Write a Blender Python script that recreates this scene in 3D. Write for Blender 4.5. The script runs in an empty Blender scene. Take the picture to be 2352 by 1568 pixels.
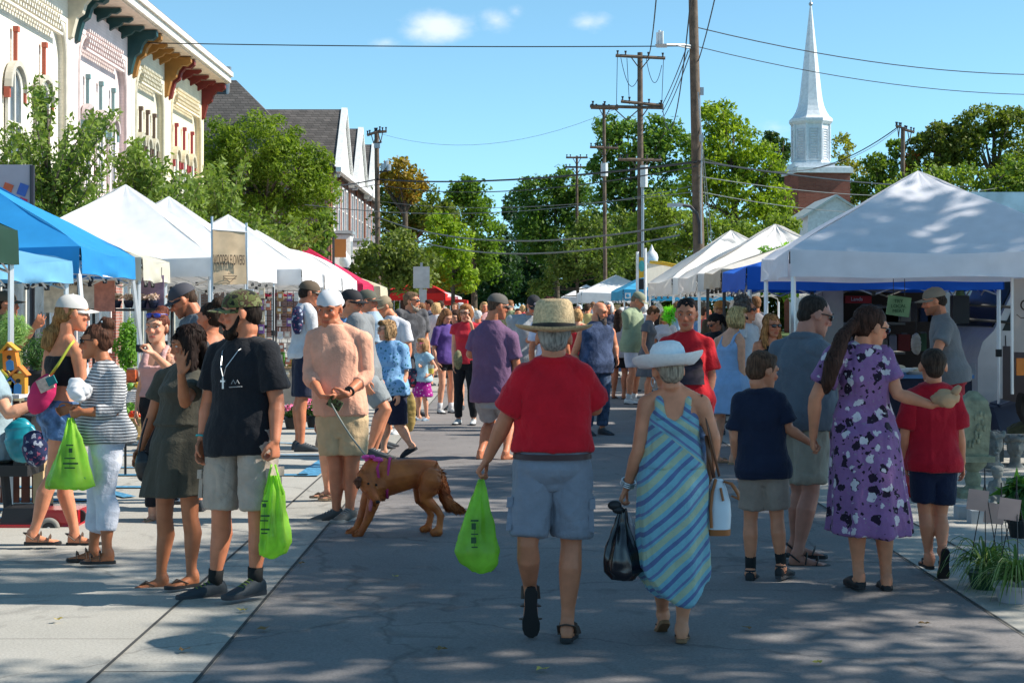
import bpy, bmesh, math, random
import numpy as np
from mathutils import Vector, Matrix, Euler
random.seed(7); RNG=np.random.default_rng(7)
S=bpy.context.scene; COL=S.collection
F=3800.0; HZ=705.0; CH=1.65          # focal length (in 2352-wide units), horizon row, eye height
def W(u,v,d): return Vector(((u-1176)/F*d, d, CH-(v-HZ)/F*d))
def G(u,v):
    d=F*CH/(v-HZ); return Vector(((u-1176)/F*d, d, 0))
def R(a): return math.radians(a)
# ---------------------------------------------------------------- camera
cd=bpy.data.cameras.new('camera'); cam=bpy.data.objects.new('camera',cd); COL.objects.link(cam)
cam.location=(0,0,CH); cam.rotation_euler=(R(90),0,0)
cd.sensor_width=36; cd.lens=36*F/2352; cd.shift_y=-(784-HZ)/2352; cd.clip_end=3000; cd.clip_start=.1
S.camera=cam
# ---------------------------------------------------------------- sun, sky, exposure
SUN_EL=41.0; SUN_AZ=90.0             # azimuth clockwise from +Y
w=bpy.data.worlds.new("World"); S.world=w; w.use_nodes=True
nt=w.node_tree; N=nt.nodes; L=nt.links
for n in list(N): N.remove(n)
out=N.new('ShaderNodeOutputWorld'); bg=N.new('ShaderNodeBackground'); sky=N.new('ShaderNodeTexSky')
sky.sky_type='NISHITA'; sky.sun_disc=False; sky.sun_elevation=R(SUN_EL); sky.sun_rotation=R(SUN_AZ)
sky.air_density=1.0; sky.dust_density=0.25; sky.ozone_density=2.2; sky.altitude=200
bg.inputs['Strength'].default_value=0.112
# real clouds of the sky: soft white patches given by direction
tc=N.new('ShaderNodeTexCoord'); nz=N.new('ShaderNodeTexNoise'); nz.inputs['Scale'].default_value=26; nz.inputs['Detail'].default_value=9; nz.inputs['Roughness'].default_value=.58
mp=N.new('ShaderNodeMapping'); mp.inputs['Scale'].default_value=(1,1,1.7); L.new(tc.outputs['Generated'],mp.inputs[0]); L.new(mp.outputs[0],nz.inputs['Vector'])
def cloudmask(u,v,ru,rv,k,amp=1.0):
    dx=(u-1176)/F; dz=(HZ-v)/F
    dv=Vector((dx,1,dz)).normalized()
    sub=N.new('ShaderNodeVectorMath'); sub.operation='SUBTRACT'; L.new(tc.outputs['Generated'],sub.inputs[0]); sub.inputs[1].default_value=dv
    sc=N.new('ShaderNodeVectorMath'); sc.operation='MULTIPLY'; L.new(sub.outputs[0],sc.inputs[0]); sc.inputs[1].default_value=(F/ru,0,F/rv)
    ln=N.new('ShaderNodeVectorMath'); ln.operation='LENGTH'; L.new(sc.outputs[0],ln.inputs[0])
    m=N.new('ShaderNodeMapRange'); m.inputs[1].default_value=1.15; m.inputs[2].default_value=0.0; m.inputs[3].default_value=0; m.inputs[4].default_value=amp; L.new(ln.outputs['Value'],m.inputs[0])
    # only in front of the camera
    sp=N.new('ShaderNodeSeparateXYZ'); L.new(tc.outputs['Generated'],sp.inputs[0])
    g=N.new('ShaderNodeMath'); g.operation='GREATER_THAN'; g.inputs[1].default_value=0; L.new(sp.outputs['Y'],g.inputs[0])
    mu=N.new('ShaderNodeMath'); mu.operation='MULTIPLY'; L.new(m.outputs[0],mu.inputs[0]); L.new(g.outputs[0],mu.inputs[1])
    return mu.outputs[0]
CL=[(1010,58,95,50,1,1.1),(965,70,60,30,1,.75),(1140,48,55,45,1,.62),(1185,25,38,28,1,.5),(1345,52,62,26,1,.48),(890,98,40,16,1,.35),(1775,292,95,30,1,.5),(1060,70,60,28,1,.6)]
acc=None
for c in CL:
    o=cloudmask(*c)
    if acc is None: acc=o
    else:
        mx=N.new('ShaderNodeMath'); mx.operation='MAXIMUM'; L.new(acc,mx.inputs[0]); L.new(o,mx.inputs[1]); acc=mx.outputs[0]
ma=N.new('ShaderNodeMath'); ma.operation='ADD'; L.new(acc,ma.inputs[0])
n2=N.new('ShaderNodeMath'); n2.operation='MULTIPLY_ADD'; L.new(nz.outputs['Fac'],n2.inputs[0]); n2.inputs[1].default_value=1.5; n2.inputs[2].default_value=-.92
L.new(n2.outputs[0],ma.inputs[1])
cl=N.new('ShaderNodeMapRange'); cl.interpolation_type='SMOOTHSTEP'; cl.inputs[1].default_value=.0; cl.inputs[2].default_value=.85; cl.inputs[4].default_value=.72; L.new(ma.outputs[0],cl.inputs[0])
mxs=N.new('ShaderNodeMath'); mxs.operation='MULTIPLY'; L.new(cl.outputs[0],mxs.inputs[0])
gt=N.new('ShaderNodeMath'); gt.operation='GREATER_THAN'; L.new(acc,gt.inputs[0]); gt.inputs[1].default_value=.001; L.new(gt.outputs[0],mxs.inputs[1])
mix=N.new('ShaderNodeMixRGB'); L.new(mxs.outputs[0],mix.inputs[0])
# the photograph's sky leans to cyan: tint of the air itself
hs=N.new('ShaderNodeMixRGB'); hs.blend_type='MULTIPLY'; hs.inputs[0].default_value=1; L.new(sky.outputs[0],hs.inputs[1]); hs.inputs[2].default_value=(0.78,1.0,1.12,1)
bw=N.new('ShaderNodeRGBToBW'); L.new(sky.outputs[0],bw.inputs[0])
bt=N.new('ShaderNodeMixRGB'); bt.blend_type='MULTIPLY'; bt.inputs[0].default_value=1; L.new(bw.outputs[0],bt.inputs[1]); bt.inputs[2].default_value=(.42,.96,1.42,1)
h2=N.new('ShaderNodeMixRGB'); h2.inputs[0].default_value=.66; L.new(hs.outputs[0],h2.inputs[1]); L.new(bt.outputs[0],h2.inputs[2])
L.new(h2.outputs[0],mix.inputs[1]); mix.inputs[2].default_value=(6.6,6.8,7.2,1)
L.new(mix.outputs[0],bg.inputs[0]); L.new(bg.outputs[0],out.inputs[0])
sd=bpy.data.lights.new('sun','SUN'); sun=bpy.data.objects.new('sun',sd); COL.objects.link(sun)
sd.energy=4.7; sd.angle=R(.55); sd.color=(1,.93,.82)
sdir=Vector((math.sin(R(SUN_AZ))*math.cos(R(SUN_EL)), math.cos(R(SUN_AZ))*math.cos(R(SUN_EL)), math.sin(R(SUN_EL))))
sun.rotation_euler=sdir.to_track_quat('Z','Y').to_euler()
S.view_settings.view_transform='Standard'; S.view_settings.look='None'; S.view_settings.exposure=0.66; S.view_settings.gamma=1
S.cycles.max_bounces=6; S.cycles.transparent_max_bounces=12; S.cycles.caustics_reflective=False; S.cycles.caustics_refractive=False
# ---------------------------------------------------------------- object helpers
BASE={}
def tag(o,label=None,cat=None,group=None,kind=None):
    if label: o['label']=label
    if cat: o['category']=cat
    if group: o['group']=group
    if kind: o['kind']=kind
    return o
def thing(name,loc,label,cat,group=None,rz=0):
    o=bpy.data.objects.new(name,None); COL.objects.link(o); o.location=loc; o.rotation_euler=(0,0,rz); o.empty_display_size=.1
    BASE[o.name]=Vector(loc); return tag(o,label,cat,group)
def link(name,me,parent=None,at=None):
    o=bpy.data.objects.new(name,me); COL.objects.link(o)
    if parent is not None:
        o.parent=parent; BASE[o.name]=BASE.get(parent.name,Vector((0,0,0)))
    elif at is not None:
        o.location=at; BASE[o.name]=Vector(at)
    else: BASE[o.name]=Vector((0,0,0))
    return o
def mkmesh(name,v,f,mats,mi=None,smooth=True,off=None):
    me=bpy.data.meshes.new(name)
    if off is not None: v=[(a[0]-off[0],a[1]-off[1],a[2]-off[2]) for a in v]
    me.from_pydata([tuple(a) for a in v],[],f)
    if not isinstance(mats,(list,tuple)): mats=[mats]
    for m in mats: me.materials.append(m)
    if mi: me.polygons.foreach_set('material_index',mi)
    if smooth: me.polygons.foreach_set('use_smooth',[True]*len(f))
    me.update(); return me
def frame(d,up=None):
    d=d.normalized()
    up=Vector(up) if up is not None else Vector((0,0,1))
    if abs(d.dot(up.normalized()))>.98: up=Vector((0,1,0)) if abs(d.y)<.9 else Vector((1,0,0))
    x=up.cross(d).normalized(); y=d.cross(x).normalized(); return x,y
class MB:
    def __init__(s): s.v=[]; s.f=[]; s.mi=[]; s.m=0
    def add(s,v,f):
        n=len(s.v); s.v.extend([Vector(a) for a in v]); s.f.extend([tuple(i+n for i in q) for q in f]); s.mi.extend([s.m]*len(f))
    def box(s,c,sz,rz=0,rot=None,taper=1.0):
        hx,hy,hz=sz[0]/2,sz[1]/2,sz[2]/2
        M=rot if rot is not None else Matrix.Rotation(rz,3,'Z')
        vs=[]
        for z in(-1,1):
            t=taper if z>0 else 1
            for x,y in((-1,-1),(1,-1),(1,1),(-1,1)): vs.append(Vector(c)+M@Vector((x*hx*t,y*hy*t,z*hz)))
        s.add(vs,[(3,2,1,0),(4,5,6,7),(0,1,5,4),(1,2,6,5),(2,3,7,6),(3,0,4,7)])
    def quad(s,a,b,c,d): s.add([a,b,c,d],[(0,1,2,3)])
    def loft(s,rings,cap=True,closed=True):
        n=len(rings[0]); v=[p for r in rings for p in r]; f=[]
        for i in range(len(rings)-1):
            for j in range(n if closed else n-1):
                k=(j+1)%n; f.append((i*n+j,i*n+k,(i+1)*n+k,(i+1)*n+j))
        if cap: f.append(tuple(range(n-1,-1,-1))); f.append(tuple((len(rings)-1)*n+j for j in range(n)))
        s.add(v,f)
    def tube(s,pts,rad,n=8,flat=1.0,up=None,cap=True,rnd=False):
        pts=[Vector(p) for p in pts]
        if not isinstance(rad,(list,tuple)): rad=[rad]*len(pts)
        rings=[]; px=None
        for i,p in enumerate(pts):
            d=(pts[min(i+1,len(pts)-1)]-pts[max(i-1,0)])
            if d.length<1e-9: d=Vector((0,0,1))
            x,y=frame(d,up)
            if px is not None and up is None:
                x=(px-d.normalized()*px.dot(d.normalized())).normalized(); y=d.normalized().cross(x)
            px=x; r=rad[i]
            rings.append([p+x*(math.cos(2*math.pi*j/n)*r)+y*(math.sin(2*math.pi*j/n)*r*flat) for j in range(n)])
        if rnd:
            for e,sg in((0,-1),(-1,1)):
                p=pts[e]; q=pts[1 if e==0 else -2]; d=(p-q).normalized(); c=p; base=rings[e]
                rr=rad[e]
                ex=[[c+(b-c)*math.cos(a)+d*(rr*min(flat,1)*math.sin(a)) for b in base] for a in(.6,1.15)]
                if e==0: rings=[ex[1],ex[0]]+rings
                else: rings=rings+ex
        s.loft(rings,cap)
    def ell(s,c,r,rot=None,n=14,m=9):
        c=Vector(c); r=Vector(r) if not isinstance(r,(int,float)) else Vector((r,r,r)); rings=[]
        for i in range(1,m):
            a=math.pi*i/m-math.pi/2; row=[]
            for j in range(n):
                b=2*math.pi*j/n; p=Vector((math.cos(a)*math.cos(b)*r.x,math.cos(a)*math.sin(b)*r.y,math.sin(a)*r.z))
                row.append(c+(rot@p if rot is not None else p))
            rings.append(row)
        s.loft(rings,True)
    def prism(s,poly,ext):     # poly: list of 3D points, extruded by vector
        n=len(poly); ext=Vector(ext); v=[Vector(p) for p in poly]+[Vector(p)+ext for p in poly]
        f=[tuple(range(n)),tuple(range(2*n-1,n-1,-1))]+[(i,i+n,(i+1)%n+n,(i+1)%n) for i in range(n)]
        s.add(v,f)
    def disc(s,c,nrm,r,n=16,th=.002): s.tube([Vector(c),Vector(c)+Vector(nrm).normalized()*th],r,n)
    def build(s,name,mat,parent=None,at=None,smooth=False,local=False,fixn=True):
        off=None
        if not local:
            if parent is not None: off=BASE.get(parent.name)
            elif at is not None: off=Vector(at)
        me=mkmesh(name,s.v,s.f,mat,s.mi,smooth,off)
        if fixn:
            bm=bmesh.new(); bm.from_mesh(me); bmesh.ops.recalc_face_normals(bm,faces=bm.faces); bm.to_mesh(me); bm.free()
        if smooth=='auto':
            me.polygons.foreach_set('use_smooth',[True]*len(me.polygons)); me.set_sharp_from_angle(angle=R(38))
        return link(name,me,parent,at)
# numpy fast mesh for leaves
def npmesh(name,V,nper,mat,parent=None,at=None,smooth=False):
    V=np.asarray(V,dtype=np.float32)
    b=BASE.get(parent.name) if parent is not None else (Vector(at) if at is not None else Vector((0,0,0)))
    V=V-np.array(b,dtype=np.float32)
    nf=len(V)//nper
    me=bpy.data.meshes.new(name); me.vertices.add(len(V)); me.vertices.foreach_set('co',V.ravel())
    me.loops.add(nf*nper); me.loops.foreach_set('vertex_index',np.arange(nf*nper,dtype=np.int32))
    me.polygons.add(nf); me.polygons.foreach_set('loop_start',np.arange(0,nf*nper,nper,dtype=np.int32))
    me.update(calc_edges=True); me.validate()
    for m in (mat if isinstance(mat,(list,tuple)) else [mat]): me.materials.append(m)
    return link(name,me,parent,at)
# ---------------------------------------------------------------- materials
MC={}
def newmat(name):
    m=bpy.data.materials.new(name); m.use_nodes=True; t=m.node_tree
    b=t.nodes['Principled BSDF']; return m,t,b
def c4(c): return (c[0],c[1],c[2],1)
def nd(t,typ,**k):
    n=t.nodes.new(typ)
    for a,v in k.items():
        if a.startswith('i_'): n.inputs[int(a[2:]) if a[2:].isdigit() else a[2:]].default_value=v
        else: setattr(n,a,v)
    return n
def mat(name,col,rough=.6,metal=0,var=.12,scale=6,bump=0,bscale=60,spec=.4,coat=0,alpha=1,trans=0):
    key=(name,tuple(col),rough,metal,var,scale,bump,bscale,alpha,trans)
    if key in MC: return MC[key]
    m,t,b=newmat(name); L=t.links
    tc=nd(t,'ShaderNodeTexCoord')
    n=nd(t,'ShaderNodeTexNoise'); n.inputs['Scale'].default_value=scale; n.inputs['Detail'].default_value=5
    L.new(tc.outputs['Object'],n.inputs['Vector'])
    r=nd(t,'ShaderNodeMapRange'); r.inputs[1].default_value=.3; r.inputs[2].default_value=.7; r.inputs[3].default_value=1-var; r.inputs[4].default_value=1+var
    L.new(n.outputs['Fac'],r.inputs[0])
    x=nd(t,'ShaderNodeMixRGB',blend_type='MULTIPLY'); x.inputs[0].default_value=1; x.inputs[1].default_value=c4(col); L.new(r.outputs[0],x.inputs[2])
    L.new(x.outputs[0],b.inputs['Base Color'])
    b.inputs['Roughness'].default_value=rough; b.inputs['Metallic'].default_value=metal; b.inputs['Specular IOR Level'].default_value=spec
    b.inputs['Coat Weight'].default_value=coat
    if alpha<1: b.inputs['Alpha'].default_value=alpha
    if trans: b.inputs['Transmission Weight'].default_value=trans
    if bump:
        n2=nd(t,'ShaderNodeTexNoise'); n2.inputs['Scale'].default_value=bscale; n2.inputs['Detail'].default_value=4; L.new(tc.outputs['Object'],n2.inputs['Vector'])
        bp=nd(t,'ShaderNodeBump'); bp.inputs['Strength'].default_value=bump; bp.inputs['Distance'].default_value=.01; L.new(n2.outputs['Fac'],bp.inputs['Height']); L.new(bp.outputs[0],b.inputs['Normal'])
    MC[key]=m; return m
def thin(name,col,tr=.35,rough=.7,var=.05):   # thin fabric or plastic film that lets some light through
    key=('thin',name,tuple(col),tr)
    if key in MC: return MC[key]
    m=mat(name,col,rough,var=var); t=m.node_tree; L=t.links; b=t.nodes['Principled BSDF']
    src=b.inputs['Base Color'].links[0].from_socket
    tl=nd(t,'ShaderNodeBsdfTranslucent'); L.new(src,tl.inputs[0]); mx=nd(t,'ShaderNodeMixShader'); mx.inputs[0].default_value=tr
    o=[n for n in t.nodes if n.type=='OUTPUT_MATERIAL'][0]
    L.new(b.outputs[0],mx.inputs[1]); L.new(tl.outputs[0],mx.inputs[2]); L.new(mx.outputs[0],o.inputs[0])
    MC[key]=m; return m
def leafmat(name,c1,c2,tr=.35):
    key=('leaf',name,tuple(c1),tuple(c2))
    if key in MC: return MC[key]
    m,t,b=newmat(name); L=t.links
    g=nd(t,'ShaderNodeNewGeometry'); tc=nd(t,'ShaderNodeTexCoord')
    n=nd(t,'ShaderNodeTexNoise'); n.inputs['Scale'].default_value=.45; L.new(tc.outputs['Object'],n.inputs['Vector'])
    ad=nd(t,'ShaderNodeMath',operation='MULTIPLY_ADD'); L.new(g.outputs['Random Per Island'],ad.inputs[0]); ad.inputs[1].default_value=.6
    L.new(n.outputs['Fac'],ad.inputs[2])
    mr=nd(t,'ShaderNodeMapRange'); mr.inputs[1].default_value=.4; mr.inputs[2].default_value=1.15; L.new(ad.outputs[0],mr.inputs[0])
    x=nd(t,'ShaderNodeMixRGB'); L.new(mr.outputs[0],x.inputs[0]); x.inputs[1].default_value=c4([k*1.55 for k in c1]); x.inputs[2].default_value=c4([k*1.45 for k in c2])
    L.new(x.outputs[0],b.inputs['Base Color']); b.inputs['Roughness'].default_value=.55; b.inputs['Specular IOR Level'].default_value=.25
    tl=nd(t,'ShaderNodeBsdfTranslucent'); x2=nd(t,'ShaderNodeMixRGB',blend_type='MULTIPLY'); x2.inputs[0].default_value=1; L.new(x.outputs[0],x2.inputs[1]); x2.inputs[2].default_value=(1.5,1.6,.7,1); L.new(x2.outputs[0],tl.inputs[0])
    mx=nd(t,'ShaderNodeMixShader'); mx.inputs[0].default_value=tr
    o=[k for k in t.nodes if k.type=='OUTPUT_MATERIAL'][0]
    L.new(b.outputs[0],mx.inputs[1]); L.new(tl.outputs[0],mx.inputs[2]); L.new(mx.outputs[0],o.inputs[0])
    MC[key]=m; return m
# union of closed shells into one skin
def remesh(mb,vox,smooth=2,sf=.5):
    me=mkmesh('tmp',mb.v,mb.f,[],None,False)
    bm=bmesh.new(); bm.from_mesh(me); bmesh.ops.recalc_face_normals(bm,faces=bm.faces); bm.to_mesh(me); bm.free()
    o=bpy.data.objects.new('tmp',me); COL.objects.link(o)
    r=o.modifiers.new('r','REMESH'); r.mode='VOXEL'; r.voxel_size=vox; r.adaptivity=0
    if smooth:
        q=o.modifiers.new('s','SMOOTH'); q.factor=sf; q.iterations=smooth
    dg=bpy.context.evaluated_depsgraph_get(); ev=o.evaluated_get(dg); m2=bpy.data.meshes.new_from_object(ev)
    bpy.data.objects.remove(o); bpy.data.meshes.remove(me)
    return m2
def getco(me):
    a=np.empty(len(me.vertices)*3,dtype=np.float32); me.vertices.foreach_get('co',a); return a.reshape(-1,3)
def getno(me):
    a=np.empty(len(me.vertices)*3,dtype=np.float32); me.vertices.foreach_get('normal',a); return a.reshape(-1,3)
def setco(me,a): me.vertices.foreach_set('co',a.astype(np.float32).ravel()); me.update()
def folds(P,seed,freq,stretch=(1,1,1)):
    rg=np.random.default_rng(seed); Q=P*np.array(stretch); out=np.zeros(len(P))
    for k in range(5):
        a=rg.normal(size=3); a/=np.linalg.norm(a); b=rg.normal(size=3); b/=np.linalg.norm(b)
        f=freq*(.7+.35*k)
        wv=np.sin(Q@b*f*.6+rg.uniform(0,6))*1.4
        out+=(1-np.abs(np.sin(Q@a*f+wv+rg.uniform(0,6))))**2/(1+.35*k)*(1 if k%2 else -1)
    return out
def finish(me,name,mats,parent,disp=None,mi=None):
    if disp is not None:
        co=getco(me); no=getno(me); setco(me,co+no*disp(co)[:,None])
    me.materials.clear()
    for m in (mats if isinstance(mats,(list,tuple)) else [mats]): me.materials.append(m)
    b=BASE[parent.name]; me.transform(Matrix.Translation(-b)); me.polygons.foreach_set('use_smooth',[True]*len(me.polygons)); me.name=name
    return link(name,me,parent)
# ================================================================ PEOPLE
def skinmat(col):
    key=('skin',tuple(col))
    if key in MC: return MC[key]
    m,t,b=newmat('skin'); L=t.links
    a=nd(t,'ShaderNodeAttribute',attribute_name='tint'); x=nd(t,'ShaderNodeMixRGB',blend_type='MULTIPLY'); x.inputs[0].default_value=1
    tc=nd(t,'ShaderNodeTexCoord'); n=nd(t,'ShaderNodeTexNoise'); n.inputs['Scale'].default_value=14; n.inputs['Detail'].default_value=6; L.new(tc.outputs['Object'],n.inputs['Vector'])
    r=nd(t,'ShaderNodeMapRange'); r.inputs[1].default_value=.3; r.inputs[2].default_value=.7; r.inputs[3].default_value=.86; r.inputs[4].default_value=1.12; L.new(n.outputs['Fac'],r.inputs[0])
    y=nd(t,'ShaderNodeMixRGB',blend_type='MULTIPLY'); y.inputs[0].default_value=1; y.inputs[1].default_value=c4(col); L.new(r.outputs[0],y.inputs[2])
    L.new(y.outputs[0],x.inputs[1]); L.new(a.outputs['Color'],x.inputs[2]); L.new(x.outputs[0],b.inputs['Base Color'])
    b.inputs['Roughness'].default_value=.5; b.inputs['Specular IOR Level'].default_value=.35
    b.inputs['Subsurface Weight'].default_value=.12; b.inputs['Subsurface Radius'].default_value=(1,.35,.2); b.inputs['Subsurface Scale'].default_value=.012
    MC[key]=m; return m
def cloth(col,kind='cotton',rough=.85):
    key=('cloth',tuple(col),kind)
    if key in MC: return MC[key]
    m,t,b=newmat(kind+'_cloth'); L=t.links
    tc=nd(t,'ShaderNodeTexCoord'); o=tc.outputs['Object']
    n=nd(t,'ShaderNodeTexNoise'); n.inputs['Scale'].default_value=9; n.inputs['Detail'].default_value=7; n.inputs['Roughness'].default_value=.6; L.new(o,n.inputs['Vector'])
    r=nd(t,'ShaderNodeMapRange'); r.inputs[1].default_value=.3; r.inputs[2].default_value=.7; r.inputs[3].default_value=.86; r.inputs[4].default_value=1.1; L.new(n.outputs['Fac'],r.inputs[0])
    x=nd(t,'ShaderNodeMixRGB',blend_type='MULTIPLY'); x.inputs[0].default_value=1; L.new(r.outputs[0],x.inputs[2]); x.inputs[1].default_value=c4(col)
    def ramp(src,stops,const=True):
        q=nd(t,'ShaderNodeValToRGB'); q.color_ramp.interpolation='CONSTANT' if const else 'LINEAR'
        e=q.color_ramp.elements
        while len(e)<len(stops): e.new(.5)
        for i,(p,c) in enumerate(stops): e[i].position=p; e[i].color=c4(c)
        L.new(src,q.inputs[0]); return q.outputs[0]
    if kind=='denim':
        n3=nd(t,'ShaderNodeTexNoise'); n3.inputs['Scale'].default_value=16; n3.inputs['Detail'].default_value=8; L.new(o,n3.inputs['Vector'])
        L.new(ramp(n3.outputs['Fac'],[(.35,tuple(c*.5 for c in col)),(.7,tuple(min(1,c*1.8) for c in col))],False),x.inputs[1])
    if kind=='camo':
        v=nd(t,'ShaderNodeTexNoise'); v.inputs['Scale'].default_value=17; v.inputs['Detail'].default_value=2; L.new(o,v.inputs['Vector'])
        L.new(ramp(v.outputs['Fac'],[(0,(.012,.012,.008)),(.42,(.09,.1,.03)),(.52,(.06,.035,.02)),(.58,(.16,.17,.07))]),x.inputs[1])
    if kind in('stripes','bias'):
        s=nd(t,'ShaderNodeSeparateXYZ')
        nw=nd(t,'ShaderNodeTexNoise'); nw.inputs['Scale'].default_value=4; L.new(o,nw.inputs['Vector'])
        mw=nd(t,'ShaderNodeVectorMath',operation='MULTIPLY_ADD'); L.new(nw.outputs['Color'],mw.inputs[0]); mw.inputs[1].default_value=(.03,.03,.03); L.new(o,mw.inputs[2]); L.new(mw.outputs[0],s.inputs[0])
        def fr(src,k,off=0):
            a=nd(t,'ShaderNodeMath',operation='MULTIPLY_ADD'); L.new(src,a.inputs[0]); a.inputs[1].default_value=k; a.inputs[2].default_value=off
            f=nd(t,'ShaderNodeMath',operation='FRACT'); L.new(a.outputs[0],f.inputs[0]); return f.outputs[0]
        if kind=='stripes':
            L.new(ramp(fr(s.outputs['Z'],52),[(0,(.55,.55,.56)),(.62,(.05,.05,.06))]),x.inputs[1])
        else:
            def lin(a,bz,c=0):
                m1=nd(t,'ShaderNodeMath',operation='MULTIPLY_ADD'); L.new(s.outputs['X'],m1.inputs[0]); m1.inputs[1].default_value=a; m1.inputs[2].default_value=c
                m2=nd(t,'ShaderNodeMath',operation='MULTIPLY_ADD'); L.new(s.outputs['Z'],m2.inputs[0]); m2.inputs[1].default_value=bz; L.new(m1.outputs[0],m2.inputs[2]); return m2.outputs[0]
            base=(.20,.42,.50); bl=(.12,.16,.31); ye=(.42,.48,.33)
            st=[(0,base),(.14,bl),(.30,base),(.46,ye),(.70,base),(.80,(.16,.2,.36)),(.90,base)]
            A=ramp(fr(lin(1.0,1.35),5.6),st); B=ramp(fr(lin(-1.0,1.1),5.6),st)
            C=lin(1.0,1.25,-1.27)            # seam: upper right / lower left
            g=nd(t,'ShaderNodeMath',operation='GREATER_THAN'); L.new(C,g.inputs[0]); g.inputs[1].default_value=0
            mm=nd(t,'ShaderNodeMixRGB'); L.new(g.outputs[0],mm.inputs[0]); L.new(B,mm.inputs[1]); L.new(A,mm.inputs[2])
            L.new(mm.outputs[0],x.inputs[1])
    if kind in('floral','sprig','dots','tropic','paisley'):
        sc={'floral':11,'sprig':22,'dots':26,'tropic':12,'paisley':16}[kind]
        wp=nd(t,'ShaderNodeTexNoise'); wp.inputs['Scale'].default_value=sc*2.2; wp.inputs['Detail'].default_value=3; L.new(o,wp.inputs['Vector'])
        mw=nd(t,'ShaderNodeVectorMath',operation='MULTIPLY_ADD'); L.new(wp.outputs['Color'],mw.inputs[0]); k=.8/sc if kind!='dots' else 0; mw.inputs[1].default_value=(k,k,k); L.new(o,mw.inputs[2])
        def vor(scale,offs):
            ad=nd(t,'ShaderNodeVectorMath',operation='ADD'); L.new(mw.outputs[0],ad.inputs[0]); ad.inputs[1].default_value=offs
            v=nd(t,'ShaderNodeTexVoronoi'); v.inputs['Scale'].default_value=scale; v.inputs['Randomness'].default_value=.8; L.new(ad.outputs[0],v.inputs['Vector']); return v.outputs['Distance']
        def over(prev,dist,th,c):
            g=nd(t,'ShaderNodeMath',operation='LESS_THAN'); L.new(dist,g.inputs[0]); g.inputs[1].default_value=th
            mm=nd(t,'ShaderNodeMixRGB'); L.new(g.outputs[0],mm.inputs[0])
            if isinstance(prev,tuple): mm.inputs[1].default_value=c4(prev)
            else: L.new(prev,mm.inputs[1])
            mm.inputs[2].default_value=c4(c); return mm.outputs[0]
        if kind=='floral':
            p=over(tuple(col),vor(sc*1.9,(3,1,2)),.20,(.015,.008,.02)); p=over(p,vor(sc,(.045,.02,.03)),.33,(.02,.01,.025)); p=over(p,vor(sc,(0,0,0)),.29,(.62,.55,.58)); p=over(p,vor(sc*3.4,(0,0,5)),.17,(.25,.2,.26))
            # keep the dots only inside flowers
        elif kind=='sprig': p=over(tuple(col),vor(sc,(0,0,0)),.30,(.03,.17,.25)); p=over(p,vor(sc*1.3,(5,1,2)),.2,(.09,.18,.42))
        elif kind=='dots': p=over(tuple(col),vor(sc,(0,0,0)),.26,(.7,.5,.65))
        elif kind=='tropic': p=over(tuple(col),vor(sc,(0,0,0)),.32,(.55,.05,.08)); p=over(p,vor(sc*1.3,(5,1,2)),.22,(.6,.5,.5)); p=over(p,vor(sc*1.1,(9,1,2)),.2,(.04,.2,.25))
        else: p=over(tuple(col),vor(sc,(0,0,0)),.3,(.35,.4,.5)); p=over(p,vor(sc*1.5,(5,1,2)),.28,(.3,.08,.15)); p=over(p,vor(sc*2,(5,7,2)),.3,(.02,.03,.1))
        L.new(p,x.inputs[1])
    if kind=='tiedye':
        v=nd(t,'ShaderNodeTexNoise'); v.inputs['Scale'].default_value=5; v.inputs['Detail'].default_value=8; v.inputs['Roughness'].default_value=.7; L.new(o,v.inputs['Vector'])
        L.new(ramp(v.outputs['Fac'],[(.42,tuple(col)),(.6,tuple(min(1,c*2.2+.03) for c in col))],False),x.inputs[1])
    L.new(x.outputs[0],b.inputs['Base Color']); b.inputs['Roughness'].default_value=rough; b.inputs['Specular IOR Level'].default_value=.18
    b.inputs['Sheen Weight'].default_value=.12
    n2=nd(t,'ShaderNodeTexNoise'); n2.inputs['Scale'].default_value=38; n2.inputs['Detail'].default_value=5; n2.inputs['Distortion'].default_value=1.2; L.new(o,n2.inputs['Vector'])
    bp=nd(t,'ShaderNodeBump'); bp.inputs['Strength'].default_value=.45; bp.inputs['Distance'].default_value=.012; L.new(n2.outputs['Fac'],bp.inputs['Height']); L.new(bp.outputs[0],b.inputs['Normal'])
    MC[key]=m; return m
def hairmat(col):
    key=('hair',tuple(col))
    if key in MC: return MC[key]
    m,t,b=newmat('hair'); L=t.links; tc=nd(t,'ShaderNodeTexCoord')
    mp=nd(t,'ShaderNodeMapping'); mp.inputs['Scale'].default_value=(60,60,9); L.new(tc.outputs['Object'],mp.inputs[0])
    n=nd(t,'ShaderNodeTexNoise'); n.inputs['Scale'].default_value=1.6; n.inputs['Detail'].default_value=7; L.new(mp.outputs[0],n.inputs['Vector'])
    q=nd(t,'ShaderNodeValToRGB'); e=q.color_ramp.elements; e[0].position=.32; e[0].color=c4([c*.45 for c in col]); e[1].position=.68; e[1].color=c4([min(1,c*1.6) for c in col]); L.new(n.outputs['Fac'],q.inputs[0])
    L.new(q.outputs[0],b.inputs['Base Color']); b.inputs['Roughness'].default_value=.62; b.inputs['Specular IOR Level'].default_value=.12
    bp=nd(t,'ShaderNodeBump'); bp.inputs['Strength'].default_value=.7; bp.inputs['Distance'].default_value=.01; L.new(n.outputs['Fac'],bp.inputs['Height']); L.new(bp.outputs[0],b.inputs['Normal'])
    MC[key]=m; return m
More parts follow.
